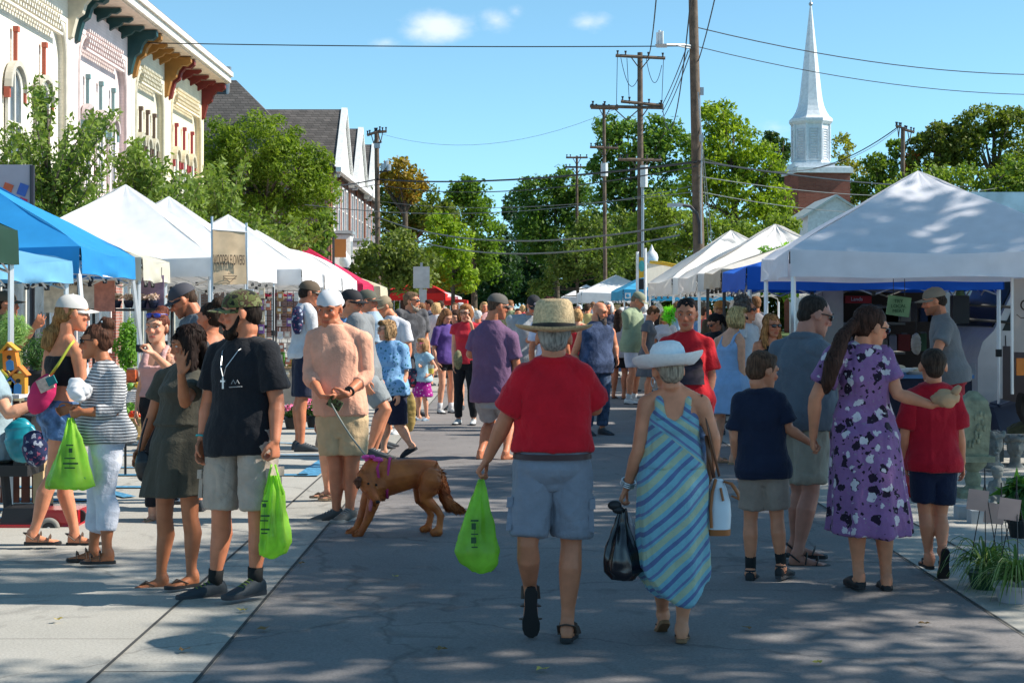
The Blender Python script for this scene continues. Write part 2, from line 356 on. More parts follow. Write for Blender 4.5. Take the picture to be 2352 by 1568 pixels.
def ik(a,c,l1,l2,hint):
    v=c-a; D=v.length
    if D>=(l1+l2)*.999: return a+v*(l1/(l1+l2))
    D=max(D,abs(l1-l2)+.01); x=(l1*l1-l2*l2+D*D)/(2*D); h=math.sqrt(max(0,l1*l1-x*x)); u=v.normalized()
    n=(hint-u*hint.dot(u))
    n=n.normalized() if n.length>1e-5 else Vector((0,0,1))
    return a+u*x+n*h
def hand(mb,wr,dr,pn,th,k=1.0,curl=.5,spread=.12,grip=False):
    """palm, four unequal bent fingers and a thumb; dr: hand direction, pn: palm normal, th: thumb side"""
    dr=dr.normalized(); pn=(pn-dr*pn.dot(dr)).normalized(); lat=dr.cross(pn).normalized()
    if lat.dot(th)<0: lat=-lat
    P=lambda a,b,c: wr+dr*(a*k)+lat*(b*k)+pn*(c*k)
    rings=[]
    for a,hw,ht in((-.012,.024,.018),(.02,.030,.016),(.05,.038,.015),(.08,.041,.0135),(.096,.038,.011)):
        rings.append([P(a,math.cos(t)*hw,math.sin(t)*ht) for t in [2*math.pi*j/12 for j in range(12)]])
    mb.loft(rings)
    fl=(.070,.080,.075,.058); r0=.0092*k
    for i in range(4):
        b0=.030-.0205*i; sp=(1.5-i)*spread; base=P(.088,b0,0); ang=0
        p=base; pts=[P(.07,b0*.95,0),base]; d=(dr+lat*sp).normalized(); c=curl*(1+.1*(i-1))
        for f in(.45,.32,.25):
            ang+=c*(1.05 if grip else .75); dd=(d*math.cos(ang)+pn*math.sin(ang)); p=p+dd*(fl[i]*f*k*1.05); pts.append(p)
        mb.tube(pts,[r0*1.05,r0,r0*.96,r0*.88,r0*.72],7,rnd=True)
    b=P(.012,.024,.004); q1=P(.042,.052,.012+.01*curl); q2=P(.072,.060,.020+.02*curl); q3=P(.096,.056-.02*curl,.026+.03*curl)
    mb.tube([b,q1,q2,q3],[.015*k,.0135*k,.0105*k,.008*k],7,rnd=True)
def footframe(an,yaw,pitch,k):
    M=Matrix.Rotation(R(yaw),3,'Z')@Matrix.Rotation(R(pitch),3,'X')  # local: -Y toes, Z up
    return lambda x,y,z: an+M@Vector((x*k,y*k,z*k))
def ringxy(P,y,z,hw,ht,n=12,flatb=True):
    out=[]
    for j in range(n):
        t=2*math.pi*j/n; s=math.sin(t); c=math.cos(t)
        zz=s*ht if s>0 or not flatb else max(s*ht*1.6,-ht*.9)
        out.append(P(c*hw,y,z+zz))
    return out
def foot(mb,P,toes,side):
    rs=[(.055,-.045,.018,.02),(.045,-.042,.029,.034),(.015,-.035,.032,.043),(-.03,-.042,.034,.036),(-.08,-.053,.038,.026),(-.12,-.060,.042,.019),(-.145,-.064,.041,.015)]
    mb.loft([ringxy(P,y,z,a,b) for y,z,a,b in rs])
    mb.tube([P(0,.005,.02),P(0,.012,-.01),P(0,.02,-.04)],[.036*.95,.038,.034],10)
    if toes:
        for i in range(5):
            x=(-.029+i*.0155)*side; ln=(.047,.043,.037,.031,.025)[i]; r=(.0125,.009,.0085,.008,.0075)[i]
            x=x
            mb.tube([P(x,-.135,-.064),P(x*1.03,-.135-ln*.6,-.064),P(x*1.03,-.135-ln,-.068)],[r,r,r*.85],7,rnd=True)
    else: mb.loft([ringxy(P,y,z,a,b) for y,z,a,b in [(-.13,-.062,.041,.017),(-.165,-.066,.037,.013),(-.185,-.068,.025,.010)]])
SOLE=[(.0,.068),(.022,.062),(.033,.035),(.033,0),(.030,-.04),(.036,-.09),(.047,-.13),(.046,-.165),(.035,-.195),(.012,-.208),(-.012,-.205),(-.032,-.19),(-.042,-.16),(-.043,-.12),(-.034,-.08),(-.030,-.04),(-.032,0),(-.032,.04),(-.02,.062)]
def solem(mb,P,side,z0,z1,sc=1.0):
    lo=[P(-x*side*sc,y*sc,z0) for x,y in SOLE]; hi=[P(-x*side*sc,y*sc,z1) for x,y in SOLE]
    md=[P(-x*side*sc*1.03,y*sc*1.02,(z0+z1)/2) for x,y in SOLE]
    mb.loft([lo,md,hi])
def strands(o,n,ln,wd,seed,flow=None,curl=False,lift=.25):
    me=o.data; co=getco(me); no=getno(me); rg=np.random.default_rng(seed); i=rg.integers(0,len(co),n); p=co[i]; nn=no[i]
    f=np.tile(np.array([[0,0,-1.]]),(n,1)) if flow is None else flow(p)
    f=f+rg.normal(size=(n,3))*(.22 if not curl else .9); f=f-nn*(f*nn).sum(1)[:,None]*.9+nn*lift; f/=np.linalg.norm(f,axis=1)[:,None]+1e-6
    sd=np.cross(f,nn); sd/=np.linalg.norm(sd,axis=1)[:,None]+1e-6; L_=(ln*rg.uniform(.5,1.3,n))[:,None]; b=p-nn*.003
    V=np.stack([b-sd*wd,b+sd*wd,b+f*L_*.55+sd*wd*.8,b+f*L_-nn*.3*L_*.6,b+f*L_*.55-sd*wd*.8],1).reshape(-1,3)
    m2=bpy.data.meshes.new('t'); nv=len(V); m2.vertices.add(nv); m2.vertices.foreach_set('co',V.astype(np.float32).ravel()); m2.loops.add(nv); m2.loops.foreach_set('vertex_index',np.arange(nv,dtype=np.int32)); m2.polygons.add(n); m2.polygons.foreach_set('loop_start',np.arange(0,nv,5,dtype=np.int32)); m2.update(calc_edges=True)
    bm=bmesh.new(); bm.from_mesh(me); bm.from_mesh(m2); bm.to_mesh(me); bm.free(); bpy.data.meshes.remove(m2); me.update()
GARM=dict(black=(.012,.012,.014))
def person(label,s,u,H,yaw,skin=(.42,.24,.16),head=None,J=None,build=1.0,top=None,bottom=None,dress=None,hair=None,hat=None,shoes=None,
           fem=False,belly=0,pit=(0,0),fyaw=None,toes=False,glasses=None,beard=None,face=True,hands=None,detail=None,group='people walking about the market',tattoo=None,z0=0,headk=1.0,seated=False,shirt_tuck=False,extra=None,neckv=0,dy0=0):
    J=J or {}; d=F/s+dy0; s=F/d
    O=Vector(((u-1176)/s,d,z0)); Ry=Matrix.Rotation(R(yaw),3,'Z')
    dflt=dict(hL=(.052,0,.52),hR=(-.052,0,.52),aL=(.064,.01,.047),aR=(-.064,.01,.047),sL=(.106 if not fem else .091,.01,.800),sR=(-.106 if not fem else -.091,.01,.800),
              wL=(.135 if not fem else .12,-.04,.48),wR=(-.135 if not fem else -.12,-.04,.48))
    Jw={}
    def conv(v,dyd=0):
        if abs(v[1])>5:
            dd=d+(v[2] if len(v)>2 else dyd); return W(v[0],v[1],dd)
        return O+Ry@(Vector(v)*H)
    for k_,v in dflt.items(): Jw[k_]=O+Ry@(Vector(v)*H)
    # depth of unspecified pixel joints follows the default skeleton
    for k_,v in J.items():
        if abs(v[1])>5 and len(v)==2:
            if k_ in Jw: dd=Jw[k_].y
            elif k_[0]=='e': dd=Jw['s'+k_[1]].y
            elif k_[0]=='k': dd=Jw['h'+k_[1]].y
            else: dd=d
            Jw[k_]=W(v[0],v[1],dd)
        else: Jw[k_]=conv(v)
    fwd=Ry@Vector((0,-1,0)); lft=Ry@Vector((1,0,0))
    P0=(Jw['hL']+Jw['hR'])/2; SH=(Jw['sL']+Jw['sR'])/2
    upv=(SH-P0).normalized()
    if 'nk' not in Jw: Jw['nk']=SH+upv*(.040*H)
    if 'hd' not in Jw: Jw['hd']=Jw['nk']+(Vector((0,0,1))*.75+upv*.25)*(.088*H)+fwd*(.016*H)
    elb={'L':Vector((.35,.9,-.2)),'R':Vector((-.35,.9,-.2))}
    for q in'LR':
        if 'e'+q not in Jw: Jw['e'+q]=ik(Jw['s'+q],Jw['w'+q],.186*H,.150*H,Ry@elb[q])
        if 'k'+q not in Jw: Jw['k'+q]=ik(Jw['h'+q],Jw['a'+q],.238*H,.24*H,fwd)
    hy,hp,hr=(head if head is not None else (yaw,0,0))
    HM=Matrix.Rotation(R(hy),3,'Z')@Matrix.Rotation(R(hp),3,'X')@Matrix.Rotation(R(hr),3,'Y')
    hk=.138*H/.225*headk; HC=Jw['hd']
    h=lambda x,y,z: HC+HM@Vector((x*hk,y*hk,z*hk))
    root=thing('person',(O.x,O.y,z0),label,'person',group); base=BASE[root.name]
    vox=detail if detail else (.0075 if s>300 else (.009 if s>190 else (.012 if s>110 else .02)))
    B=build; sk=skinmat(skin)
    # torso frame
    ax0=(Jw['hL']-Jw['hR']).normalized(); ax1=(Jw['sL']-Jw['sR']).normalized(); Nk=Jw['nk']; spine=(Nk-P0)
    sw=(Jw['sL']-Jw['sR']).length/(.216*H if not fem else .188*H); sw=1 if sw<.85 else min(sw,1.12)
    bellyf=belly
    if fem: T=[(-.16,.062,.050),(-.06,.092,.064),(.0,.097,.066),(.14,.088,.058),(.32,.070,.048),(.5,.074,.050),(.64,.080,.062),(.75,.080,.056),(.86,.078,.046),(.94,.056,.038),(1.02,.034,.032),(1.08,.028,.029)]
    else: T=[(-.16,.062,.048),(-.06,.090,.060),(.0,.094,.062),(.14,.090,.060),(.32,.083,.056),(.5,.089,.060),(.64,.097,.064),(.75,.101,.062),(.86,.096,.052),(.94,.070,.042),(1.02,.042,.036),(1.08,.034,.034)]
    def tparam(t):
        for i in range(len(T)-1):
            if T[i][0]<=t<=T[i+1][0]:
                f=(t-T[i][0])/(T[i+1][0]-T[i][0]); f=f*f*(3-2*f); return T[i][1]+(T[i+1][1]-T[i][1])*f, T[i][2]+(T[i+1][2]-T[i][2])*f
        return (T[0][1],T[0][2]) if t<T[0][0] else (T[-1][1],T[-1][2])
    def tring(t,off=0,n=20,exw=1,exd=1,shift=0,wt_=None):
        a,b=tparam(t if wt_ is None else wt_); wB=1+(B-1)*(1 if t<.95 else .4); a=a*H*wB*exw+off; b=b*H*wB*exd+off
        g=math.exp(-((t-.25)/.22)**2)*bellyf*H; b=b+g*.5; a=a+g*.25
        tt=min(max(t,0),1); x=(ax0*(1-tt)+ax1*tt).normalized(); c=P0+spine*t
        y=x.cross(spine.normalized()).normalized()       # forward-ish sign fixed below
        if y.dot(fwd)<0: y=-y
        c=c+y*(g*.5+shift*H - .010*H*math.sin(math.pi*max(0,min(1,t)))*0)
        buttk=(.010 if not fem else .016)*H*math.exp(-((t+.02)/.12)**2)
        out=[]
        for j in range(n):
            th=2*math.pi*j/n; cx=math.cos(th); sy=math.sin(th)
            e=.85
            px=math.copysign(abs(cx)**e,cx)*a; py=math.copysign(abs(sy)**e,sy)*b
            if sy<0: py-=buttk*abs(sy)
            if fem and sy>0 and .55<t<.8: py+=.018*H*sy*math.exp(-((t-.67)/.07)**2)
            out.append(c+x*px+y*py)
        return out
    mb=MB()
    mb.loft([tring(t) for t in(-.16,-.06,0,.14,.32,.5,.64,.75,.86,.94,1.02,1.08)])
    LB=1+(B-1)*.7
    for q,sg in(('L',1),('R',-1)):
        a,e,w_=Jw['s'+q],Jw['e'+q],Jw['w'+q]; f=.92 if fem else 1.0; f*=LB
        mb.tube([Nk+upv*.006*H,Nk.lerp(a,.5)+upv*.004*H,a],[.028*H*f,.027*H*f,.031*H*f],12,rnd=True); mb.ell(a,.0345*H*f)
        mb.tube([a,a.lerp(e,.15),a.lerp(e,.35),a.lerp(e,.75),e,e.lerp(w_,.25),e.lerp(w_,.7),w_],[.033*H*f,.0335*H*f,.030*H*f,.0255*H*f,.0235*H*f,.0255*H*f,.0185*H*f,.0155*H*(.95 if fem else 1)],12,rnd=True)
        hi,kn,an=Jw['h'+q],Jw['k'+q],Jw['a'+q]
        bk=-fwd
        mb.tube([hi+Vector((0,0,.03*H)),hi,hi.lerp(kn,.35),hi.lerp(kn,.75),kn,kn.lerp(an,.28)+bk*.012*H,kn.lerp(an,.5)+bk*.006*H,kn.lerp(an,.8),an],
                [.045*H*LB,.053*H*LB,.047*H*LB,.035*H*LB,.0305*H*LB,.0335*H*LB,.029*H*LB,.0205*H*LB**.5,.0195*H*LB**.5],14,rnd=True)
        hd_=(hands or {}).get(q,{})
        dr=hd_.get('dir',(w_-e)); dr=Vector(dr); pn=Vector(hd_.get('pn',-lft*sg)); th=Vector(hd_.get('th',fwd))
        if hd_.get('curl',.35)>-1: hand(mb,w_,dr,pn,th,H/1.78*(.93 if fem else 1)*(1.0 if s>150 else 1.1),hd_.get('curl',.42),hd_.get('spread',.1),hd_.get('grip',False))
        fy=fyaw[q=='R'] if fyaw is not None else yaw+sg*8
        pt=pit[q=='R']
        FP=footframe(an,fy,pt,H/1.75*(.92 if fem else 1)); foot(mb,FP,toes,sg)
    # neck and head
    nr=(.034 if not fem else .028)*H*(1+(B-1)*.5)
    mb.tube([Nk-spine.normalized()*.03*H,Nk,h(0,.03,-.075),h(0,.02,-.03)],[nr*1.25,nr*1.05,nr,nr*.95],14)
    fat=1+(B-1)*.55
    mb.ell(h(0,.012,.03),Vector((.077,.095,.084))*hk,HM)
    fr=[(-.113,-.062,.020,.020),(-.104,-.052,.036,.036),(-.085,-.042,.048,.050),(-.06,-.030,.057,.060),(-.03,-.018,.064,.070),(.01,-.012,.068,.076),(.05,-.005,.070,.082)]
    mb.loft([[h(math.cos(2*math.pi*j/16)*a*fat,y+math.sin(2*math.pi*j/16)*b,z) for j in range(16)] for z,y,a,b in fr])
    mb.tube([h(0,-.084,.018),h(0,-.098,-.008),h(0,-.106,-.028)],[.009*hk,.010*hk,.0115*hk],8,rnd=True)
    for sg in(1,-1):
        mb.ell(h(sg*.012,-.095,-.034),.0095*hk,n=8,m=6)
        mb.tube([h(sg*.008,-.089,.028),h(sg*.03,-.086,.032),h(sg*.055,-.066,.026)],[.010*hk,.011*hk,.010*hk],8,rnd=True)
        mb.ell(h(sg*.042,-.068,-.022),Vector((.022,.018,.018))*hk,HM,n=10,m=7)
        mb.ell(h(sg*.080,.006,-.004),Vector((.009,.020,.032))*hk,HM@Matrix.Rotation(R(sg*18),3,'Z'),n=10,m=7)
        mb.tube([h(sg*.024,-.080,-.064),h(0,-.092,-.062)],[.0065*hk,.0085*hk],8,rnd=True)
        mb.tube([h(sg*.02,-.080,-.074),h(0,-.089,-.074)],[.0065*hk,.0085*hk],8,rnd=True)
    mb.ell(h(0,-.078,-.100),Vector((.022,.018,.016))*hk,HM,n=10,m=7)
    me=remesh(mb,vox,2,.45)
    co=getco(me); inv=HM.transposed(); loc=(co-np.array(HC))@np.array(inv).T/hk
    tint=np.ones((len(co),4),dtype=np.float32)
    x,y,z=loc[:,0],loc[:,1],loc[:,2]
    lip=(np.abs(x)<.026)&(y<-.070)&(np.abs(z+.067)<.011); tint[lip,:3]=(.85,.55,.55) if not fem else (.85,.42,.45)
    ck=(np.abs(np.abs(x)-.042)<.024)&(y<-.05)&(np.abs(z+.025)<.022); tint[ck,:3]*=(1.06,.86,.84)
    ns=(np.abs(x)<.02)&(y<-.095)&(z<0)&(z>-.045); tint[ns,:3]*=(1.04,.86,.84)
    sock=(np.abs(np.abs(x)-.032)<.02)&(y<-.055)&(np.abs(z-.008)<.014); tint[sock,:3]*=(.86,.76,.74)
    if tattoo:
        a,e=Jw['s'+tattoo],Jw['e'+tattoo]; ax=np.array((e-a).normalized()); rel=co-np.array(a); tt=rel@ax; rr=np.linalg.norm(rel-np.outer(tt,ax),axis=1)
        f=folds(co,3,60); mk=(rr<.07)&(tt>-.02)&(tt<(e-a).length*.9)&(f>-.25); tint[mk,:3]=(.35,.36,.38)
    if beard and beard.get('stubble'):
        st=(z<-.04)&(z>-.125)&(y<.03)&(np.abs(x)<.08)&~lip; tint[st,:3]*=.55
    at=me.attributes.new('tint','FLOAT_COLOR','POINT'); at.data.foreach_set('color',tint.ravel())
    body=finish(me,'body',sk,root)
    # eyes and brows
    if face and s>120:
        for sg in(1,-1):
            m=MB(); m.ell(h(sg*.032,-.070,.008),Vector((.0145,.012,.0085))*hk,HM,n=10,m=7); ey=m.build('eye',mat('eye_white',(.5,.47,.44),.25,var=0),root,smooth=True)
            m=MB(); m.ell(h(sg*.032,-.0805,.0075),Vector((.0058,.003,.006))*hk,HM,n=8,m=6); m.build('iris',mat('iris',(.03,.02,.015),.2,var=0),ey,smooth=True)
            m=MB(); m.tube([h(sg*.014,-.094,.030),h(sg*.032,-.097,.036),h(sg*.05,-.083,.030)],[.003*hk,.004*hk,.002*hk],6,flat=.8); m.build('eyebrow',mat('eyebrow',tuple(c*.5 for c in (hair or {}).get('col',(.05,.03,.02))),.8,var=0),root)
    # ---- clothes
    tube_=bool(top and top.get('tube'))
    fo=lambda P,sd,fr_,am,st=(1,1,.45): np.maximum(folds(P,sd,fr_,st)*am*1.5+am*.9,-.001)
    seed=int(abs(u)*7+s)%9999
    def sleeve(m,q,frac,off,flare,n=14):
        a,e,w_=Jw['s'+q],Jw['e'+q],Jw['w'+q]; f=(.92 if fem else 1.0)*LB
        m.tube([Nk+upv*.000*H,Nk.lerp(a,.5)+upv*.002*H,a],[.022*H*f+off,.026*H*f+off,.031*H*f+off],n); m.ell(a,.0345*H*f+off*1.05)
        pts=[a,a.lerp(e,.12)]; rr=[.0335*H*f+off,.034*H*f+off]
        if frac<=1:
            for k in(.5,1): pts.append(a.lerp(e,frac*k)); rr.append(.031*H*f+off+flare*k)
        else:
            pts+=[a.lerp(e,.5),a.lerp(e,.9),e.lerp(w_,.15),e.lerp(w_,(frac-1)*.7),e.lerp(w_,frac-1)]
            rr+=[.030*H*f+off,.0265*H*f+off,.026*H*f+off,.022*H*f+off,.019*H*f+off+flare]
        m.tube(pts,rr,n)
    def torsocloth(m,hem,off,loose,neck):
        tp=1.0 if neck!='tank' else (.76 if tube_ else .93)
        ts=[t for t in np.linspace(hem,tp,12)]
        rings=[]
        for t in ts:
            lo=loose*math.exp(-((t-.22)/.3)**2) ; o2=off+lo
            if t>.93: o2=off*(.9)
            if hem<-.05 and t<.2: o2+=.020*min(1,(.2-t)/.15)
            ex_=(sw if t>.4 else 1)
            if neck=='tank' and t>.72: ex_*=1-.26*min(1,(t-.72)/.14)
            rg__=tring(t,o2,24,ex_,wt_=max(t,-.02))
            if neck=='tank' and not tube_ and t>.66:
                rg__=[p-spine*((t-.66)*(1-abs(math.cos(2*math.pi*j/24))**.9)) for j,p in enumerate(rg__)]
            rings.append(rg__)
        if neck!='tank':
            rings.append(tring(1.035,off*.55,24))
        m.loft(rings)
    def straps(m,rad=.012,cross=False):
        for sg in(1,-1):
            a,b=tparam(.74); x=ax1; y=x.cross(spine.normalized()).normalized(); y=y if y.dot(fwd)>0 else -y
            c=P0+spine*.72; fr_=c+x*(sg*a*H*.52*B)+y*(b*H*B+.014); bk=c+x*(sg*a*H*.50*B)-y*(b*H*B+.008); tp=P0+spine*.97+x*(sg*a*H*.55*B)+upv*.012
            m.tube([fr_,P0+spine*.88+x*(sg*a*H*.55*B)+y*(b*H*.72*B),tp,P0+spine*.88+x*(sg*a*H*.55*B)-y*(b*H*.72*B),bk],[rad]*5,8,flat=.45)
    if top:
        m=MB(); hem=top.get('hem',-.16); off=top.get('off',.012); torsocloth(m,hem,off,top.get('loose',.014 if not fem else .008),top.get('neck','crew'))
        if top.get('neck')=='tank' and not tube_: straps(m,top.get('strap',.016))
        sl=top.get('sleeve',.62)
        for q in 'LR':
            f=sl if not isinstance(sl,tuple) else sl[q=='R']
            if f: sleeve(m,q,f,top.get('soff',.010),top.get('flare',.012 if f<=1 else .002))
        if top.get('collar'):
            r=tring(1.0,.012,16); m.tube(r+[r[0]],.013,6)
        me=remesh(m,vox*1.0,3,.5); am=top.get('wr',.0055)*.8
        o=finish(me,top.get('name','shirt'),top['m'],root,lambda P: fo(P-np.array(base),seed,8,am*1.15,(1,1,.7))+fo(P-np.array(base),seed+5,20,am*.5,(1,1,.6)))
        if top.get('open_shoulder'): pass
        TOP=o
    def legtube(m,q,frac,off,flare,thin=1):
        hi,kn,an=Jw['h'+q],Jw['k'+q],Jw['a'+q]; pts=[hi+Vector((0,0,.035*H)),hi]; rr=[.045*H*LB+off,.054*H*LB+off]
        if frac<=1:
            pts+=[hi.lerp(kn,frac*.5),hi.lerp(kn,frac)]; rr+=[.048*H*LB+off+flare*.5,.039*H*LB+off+flare]
        else:
            bk=-fwd
            pts+=[hi.lerp(kn,.5),kn,kn.lerp(an,.3)+bk*.008*H,kn.lerp(an,frac-1)]; rr+=[.044*H*LB+off,.032*H*LB+off,.034*H*LB+off+flare*.3,.023*H*LB+off+flare]
        m.tube(pts,rr,16)
    if bottom:
        m=MB(); off=bottom.get('off',.010); up_=bottom.get('rise',.17)
        m.loft([tring(t,off if t<.05 else off*.8,24) for t in(-.19,-.13,-.06,0,.08,up_)])
        if bottom.get('skirt'):
            zt=P0.z-.0*H; fr_=bottom['skirt']; rings=[]
            for k in range(9):
                t=k/8; c=P0+Vector((0,0,-fr_*H*t)); a=(.094*H*B+off)*(1+bottom.get('fl',.15)*t); b=(.068*H*B+off)*(1+bottom.get('fl',.25)*t)
                rings.append([c+ax0*(math.cos(2*math.pi*j/28)*a)+(-fwd)*(math.sin(2*math.pi*j/28)*b) for j in range(28)])
            m.loft(rings)
        else:
            for q in 'LR': legtube(m,q,bottom.get('len',.85),off,bottom.get('flare',.012))
        me=remesh(m,vox,3,.5); am=bottom.get('wr',.0055)
        bo=finish(me,bottom.get('name','shorts'),bottom['m'],root,lambda P: fo(P-np.array(base),seed+9,9,am*.95,(1,1,.8))+fo(P-np.array(base),seed+11,22,am*.45,(1,1,.9)))
        if bottom.get('cargo'):
            for q,sg in(('L',1),('R',-1)):
                hi,kn=Jw['h'+q],Jw['k'+q]; c=hi.lerp(kn,.62)+ax0*(sg*(.052*H*LB+off)); ax_=(kn-hi).normalized(); xx=ax0*sg; yy=ax_.cross(xx).normalized()
                rot=Matrix((xx,yy,-ax_)).transposed()
                m=MB(); m.box(c,(.026,.13,.15),rot=rot,taper=.92); pk=m.build('pocket',bottom['m'],bo,smooth='auto')
                m=MB(); m.box(c+xx*.006-ax_*.062,(.030,.142,.05),rot=rot); m.build('flap',bottom['m'],pk,smooth='auto')
        if bottom.get('belt'):
            m=MB(); r=tring(bottom.get('beltt',.165),off+.024,28); r2=tring(bottom.get('beltt',.165)+.05,off+.022,28); m.loft([r,r2]); m.build('belt',mat('belt_leather',bottom['belt'],.45),root,smooth='auto')
    if dress:
        m=MB(); off=dress.get('off',.012); tp=dress.get('neck','crew')
        torsocloth(m,dress.get('waist',.30)-.10,off,dress.get('loose',.006),tp)
        if tp=='tank': straps(m,dress.get('strap',.012))
        sl=dress.get('sleeve',0)
        for q in'LR':
            if sl: sleeve(m,q,sl,.010,.014)
        hem=Vector(dress['hemc']) if 'hemc' in dress else None
        hz=dress['hem']*H; rings=[]; n=40; nf=dress.get('nf',9); fa=dress.get('fa',.05); wt=dress.get('waist',.30)
        K=11
        for k in range(K):
            t=k/(K-1); zz=(P0+spine*wt).z*(1-t)+(hz+z0)*t
            cx=(P0+spine*wt).lerp((Jw['kL']+Jw['kR'])/2,min(1,t*1.15)); c=Vector((cx.x,cx.y,zz))
            if hem is not None: c+=hem*t
            tb=wt-((P0+spine*wt).z-zz)/spine.length; a0,b0=tparam(max(tb,-.03)); gk=math.exp(-((tb+.02)/.14)**2) if tb>-.02 else 1; a0=a0*H*B+off+.006; b0=b0*H*B+off+.004+.010*H*gk
            g=max(0,t-.05); c=c-fwd*(.008*H*gk)
            A=a0*(1+dress.get('fl',.35)*g); Bq=b0*(1+dress.get('fld',.7)*g)
            ring=[]
            for j in range(n):
                th=2*math.pi*j/n; rp=1+fa*g*math.sin(nf*th+seed)+fa*.5*g*math.sin((nf*2+1)*th+1.7)
                hz2=0
                if dress.get('asym') : hz2=dress['asym']*H*t*math.sin(th*2+dress.get('asp',0))
                ring.append(c+ax0*(math.cos(th)*A*rp)-fwd*(math.sin(th)*Bq*rp)+Vector((0,0,hz2)))
            rings.append(ring)
        m.loft(rings)
        me=remesh(m,vox,2,.5); am=dress.get('wr',.005)
        finish(me,'dress',dress['m'],root,lambda P: fo(P-np.array(base),seed+9,12,am*1.1,(1,1,.22))+fo(P-np.array(base),seed+1,24,am*.4,(1,1,.5)))
    # ---- shoes
    if shoes:
        for q,sg in(('L',1),('R',-1)):
            an=Jw['a'+q]; fy=fyaw[q=='R'] if fyaw is not None else yaw+sg*8; pt=pit[q=='R']; P=footframe(an,fy,pt,H/1.75*(.92 if fem else 1)); ty=shoes['t']
            if ty=='sneaker':
                m=MB(); rs=[(.066,-.045,.020,.022),(.055,-.035,.034,.040),(.02,-.022,.039,.052),(-.02,-.028,.040,.048),(-.07,-.042,.043,.038),(-.12,-.052,.047,.028),(-.165,-.060,.043,.021),(-.198,-.064,.026,.014)]
                m.loft([ringxy(P,y,z,a,b,16) for y,z,a,b in rs]); m.tube([P(0,.012,.018),P(0,.012,-.03)],[.034,.036],14)
                so=m.build('shoe',shoes['m'],root,smooth=True)
                m=MB(); solem(m,P,sg,-.082,-.056,1.06); m.build('sole',shoes.get('sm',mat('sole_rubber',(.04,.04,.045),.7)),so,smooth='auto')
                m=MB()
                for i in range(4): y=-.035-.022*i; m.tube([P(-.024,y,.004-.009*i),P(0,y-.006,.0145-.0105*i),P(.024,y,.004-.009*i)],.0035,6)
                m.build('laces',shoes.get('lm',mat('laces',(.3,.3,.3),.8)),so)
                if shoes.get('sock'):
                    m=MB(); kn=Jw['k'+q]; m.tube([P(0,.012,-.02),an.lerp(kn,.06),an.lerp(kn,shoes.get('sh',.22))],[.036,.0235*H*LB**.5,.0245*H*LB**.5],14); m.build('sock',mat('sock',shoes['sock'],.9),root,smooth=True)
            elif ty in('sandal','flip','clog'):
                m=MB(); z1=-.062; solem(m,P,sg,-.088,z1-.002,1.0); so=m.build('sandal' if ty!='clog' else 'shoe',shoes['m'],root,smooth='auto')
                m=MB()
                if ty=='flip':
                    t0=P(-.008*sg,-.150,z1+.012)
                    for e in(1,-1): m.tube([t0,P(e*.022,-.105,-.028),P(e*.040,-.045,-.055)],[.006,.009,.006],7,flat=.5)
                elif ty=='sandal':
                    for y,z,hw in((-.125,-.036,.049),(-.055,-.012,.043)):
                        m.tube([P(-hw,y+.01,z1),P(-hw*.8,y,z+.004),P(0,y-.004,z+.018),P(hw*.8,y,z+.004),P(hw,y+.01,z1)],.013,8,flat=.35,up=tuple(P(0,1,0)-P(0,0,0)))
                    if not shoes.get('slide'): m.tube([P(-.040,-.01,-.045),P(-.040,.04,-.005),P(0,.066,.005),P(.040,.04,-.005),P(.040,-.01,-.045)],.011,8,flat=.4,up=(0,0,1))
                else:
                    rs=[(.058,-.06,.025,.02),(.04,-.052,.038,.03),(-.0,-.056,.040,.022),(-.04,-.05,.041,.028),(-.09,-.048,.046,.034),(-.14,-.055,.047,.026),(-.18,-.062,.038,.018),(-.20,-.066,.02,.01)]
                    m.loft([ringxy(P,y,z,a,b,16) for y,z,a,b in rs])
                m.build('strap' if ty!='clog' else 'upper',shoes.get('stm',shoes['m']),so,smooth='auto')
    # ---- hair
    hs=[]
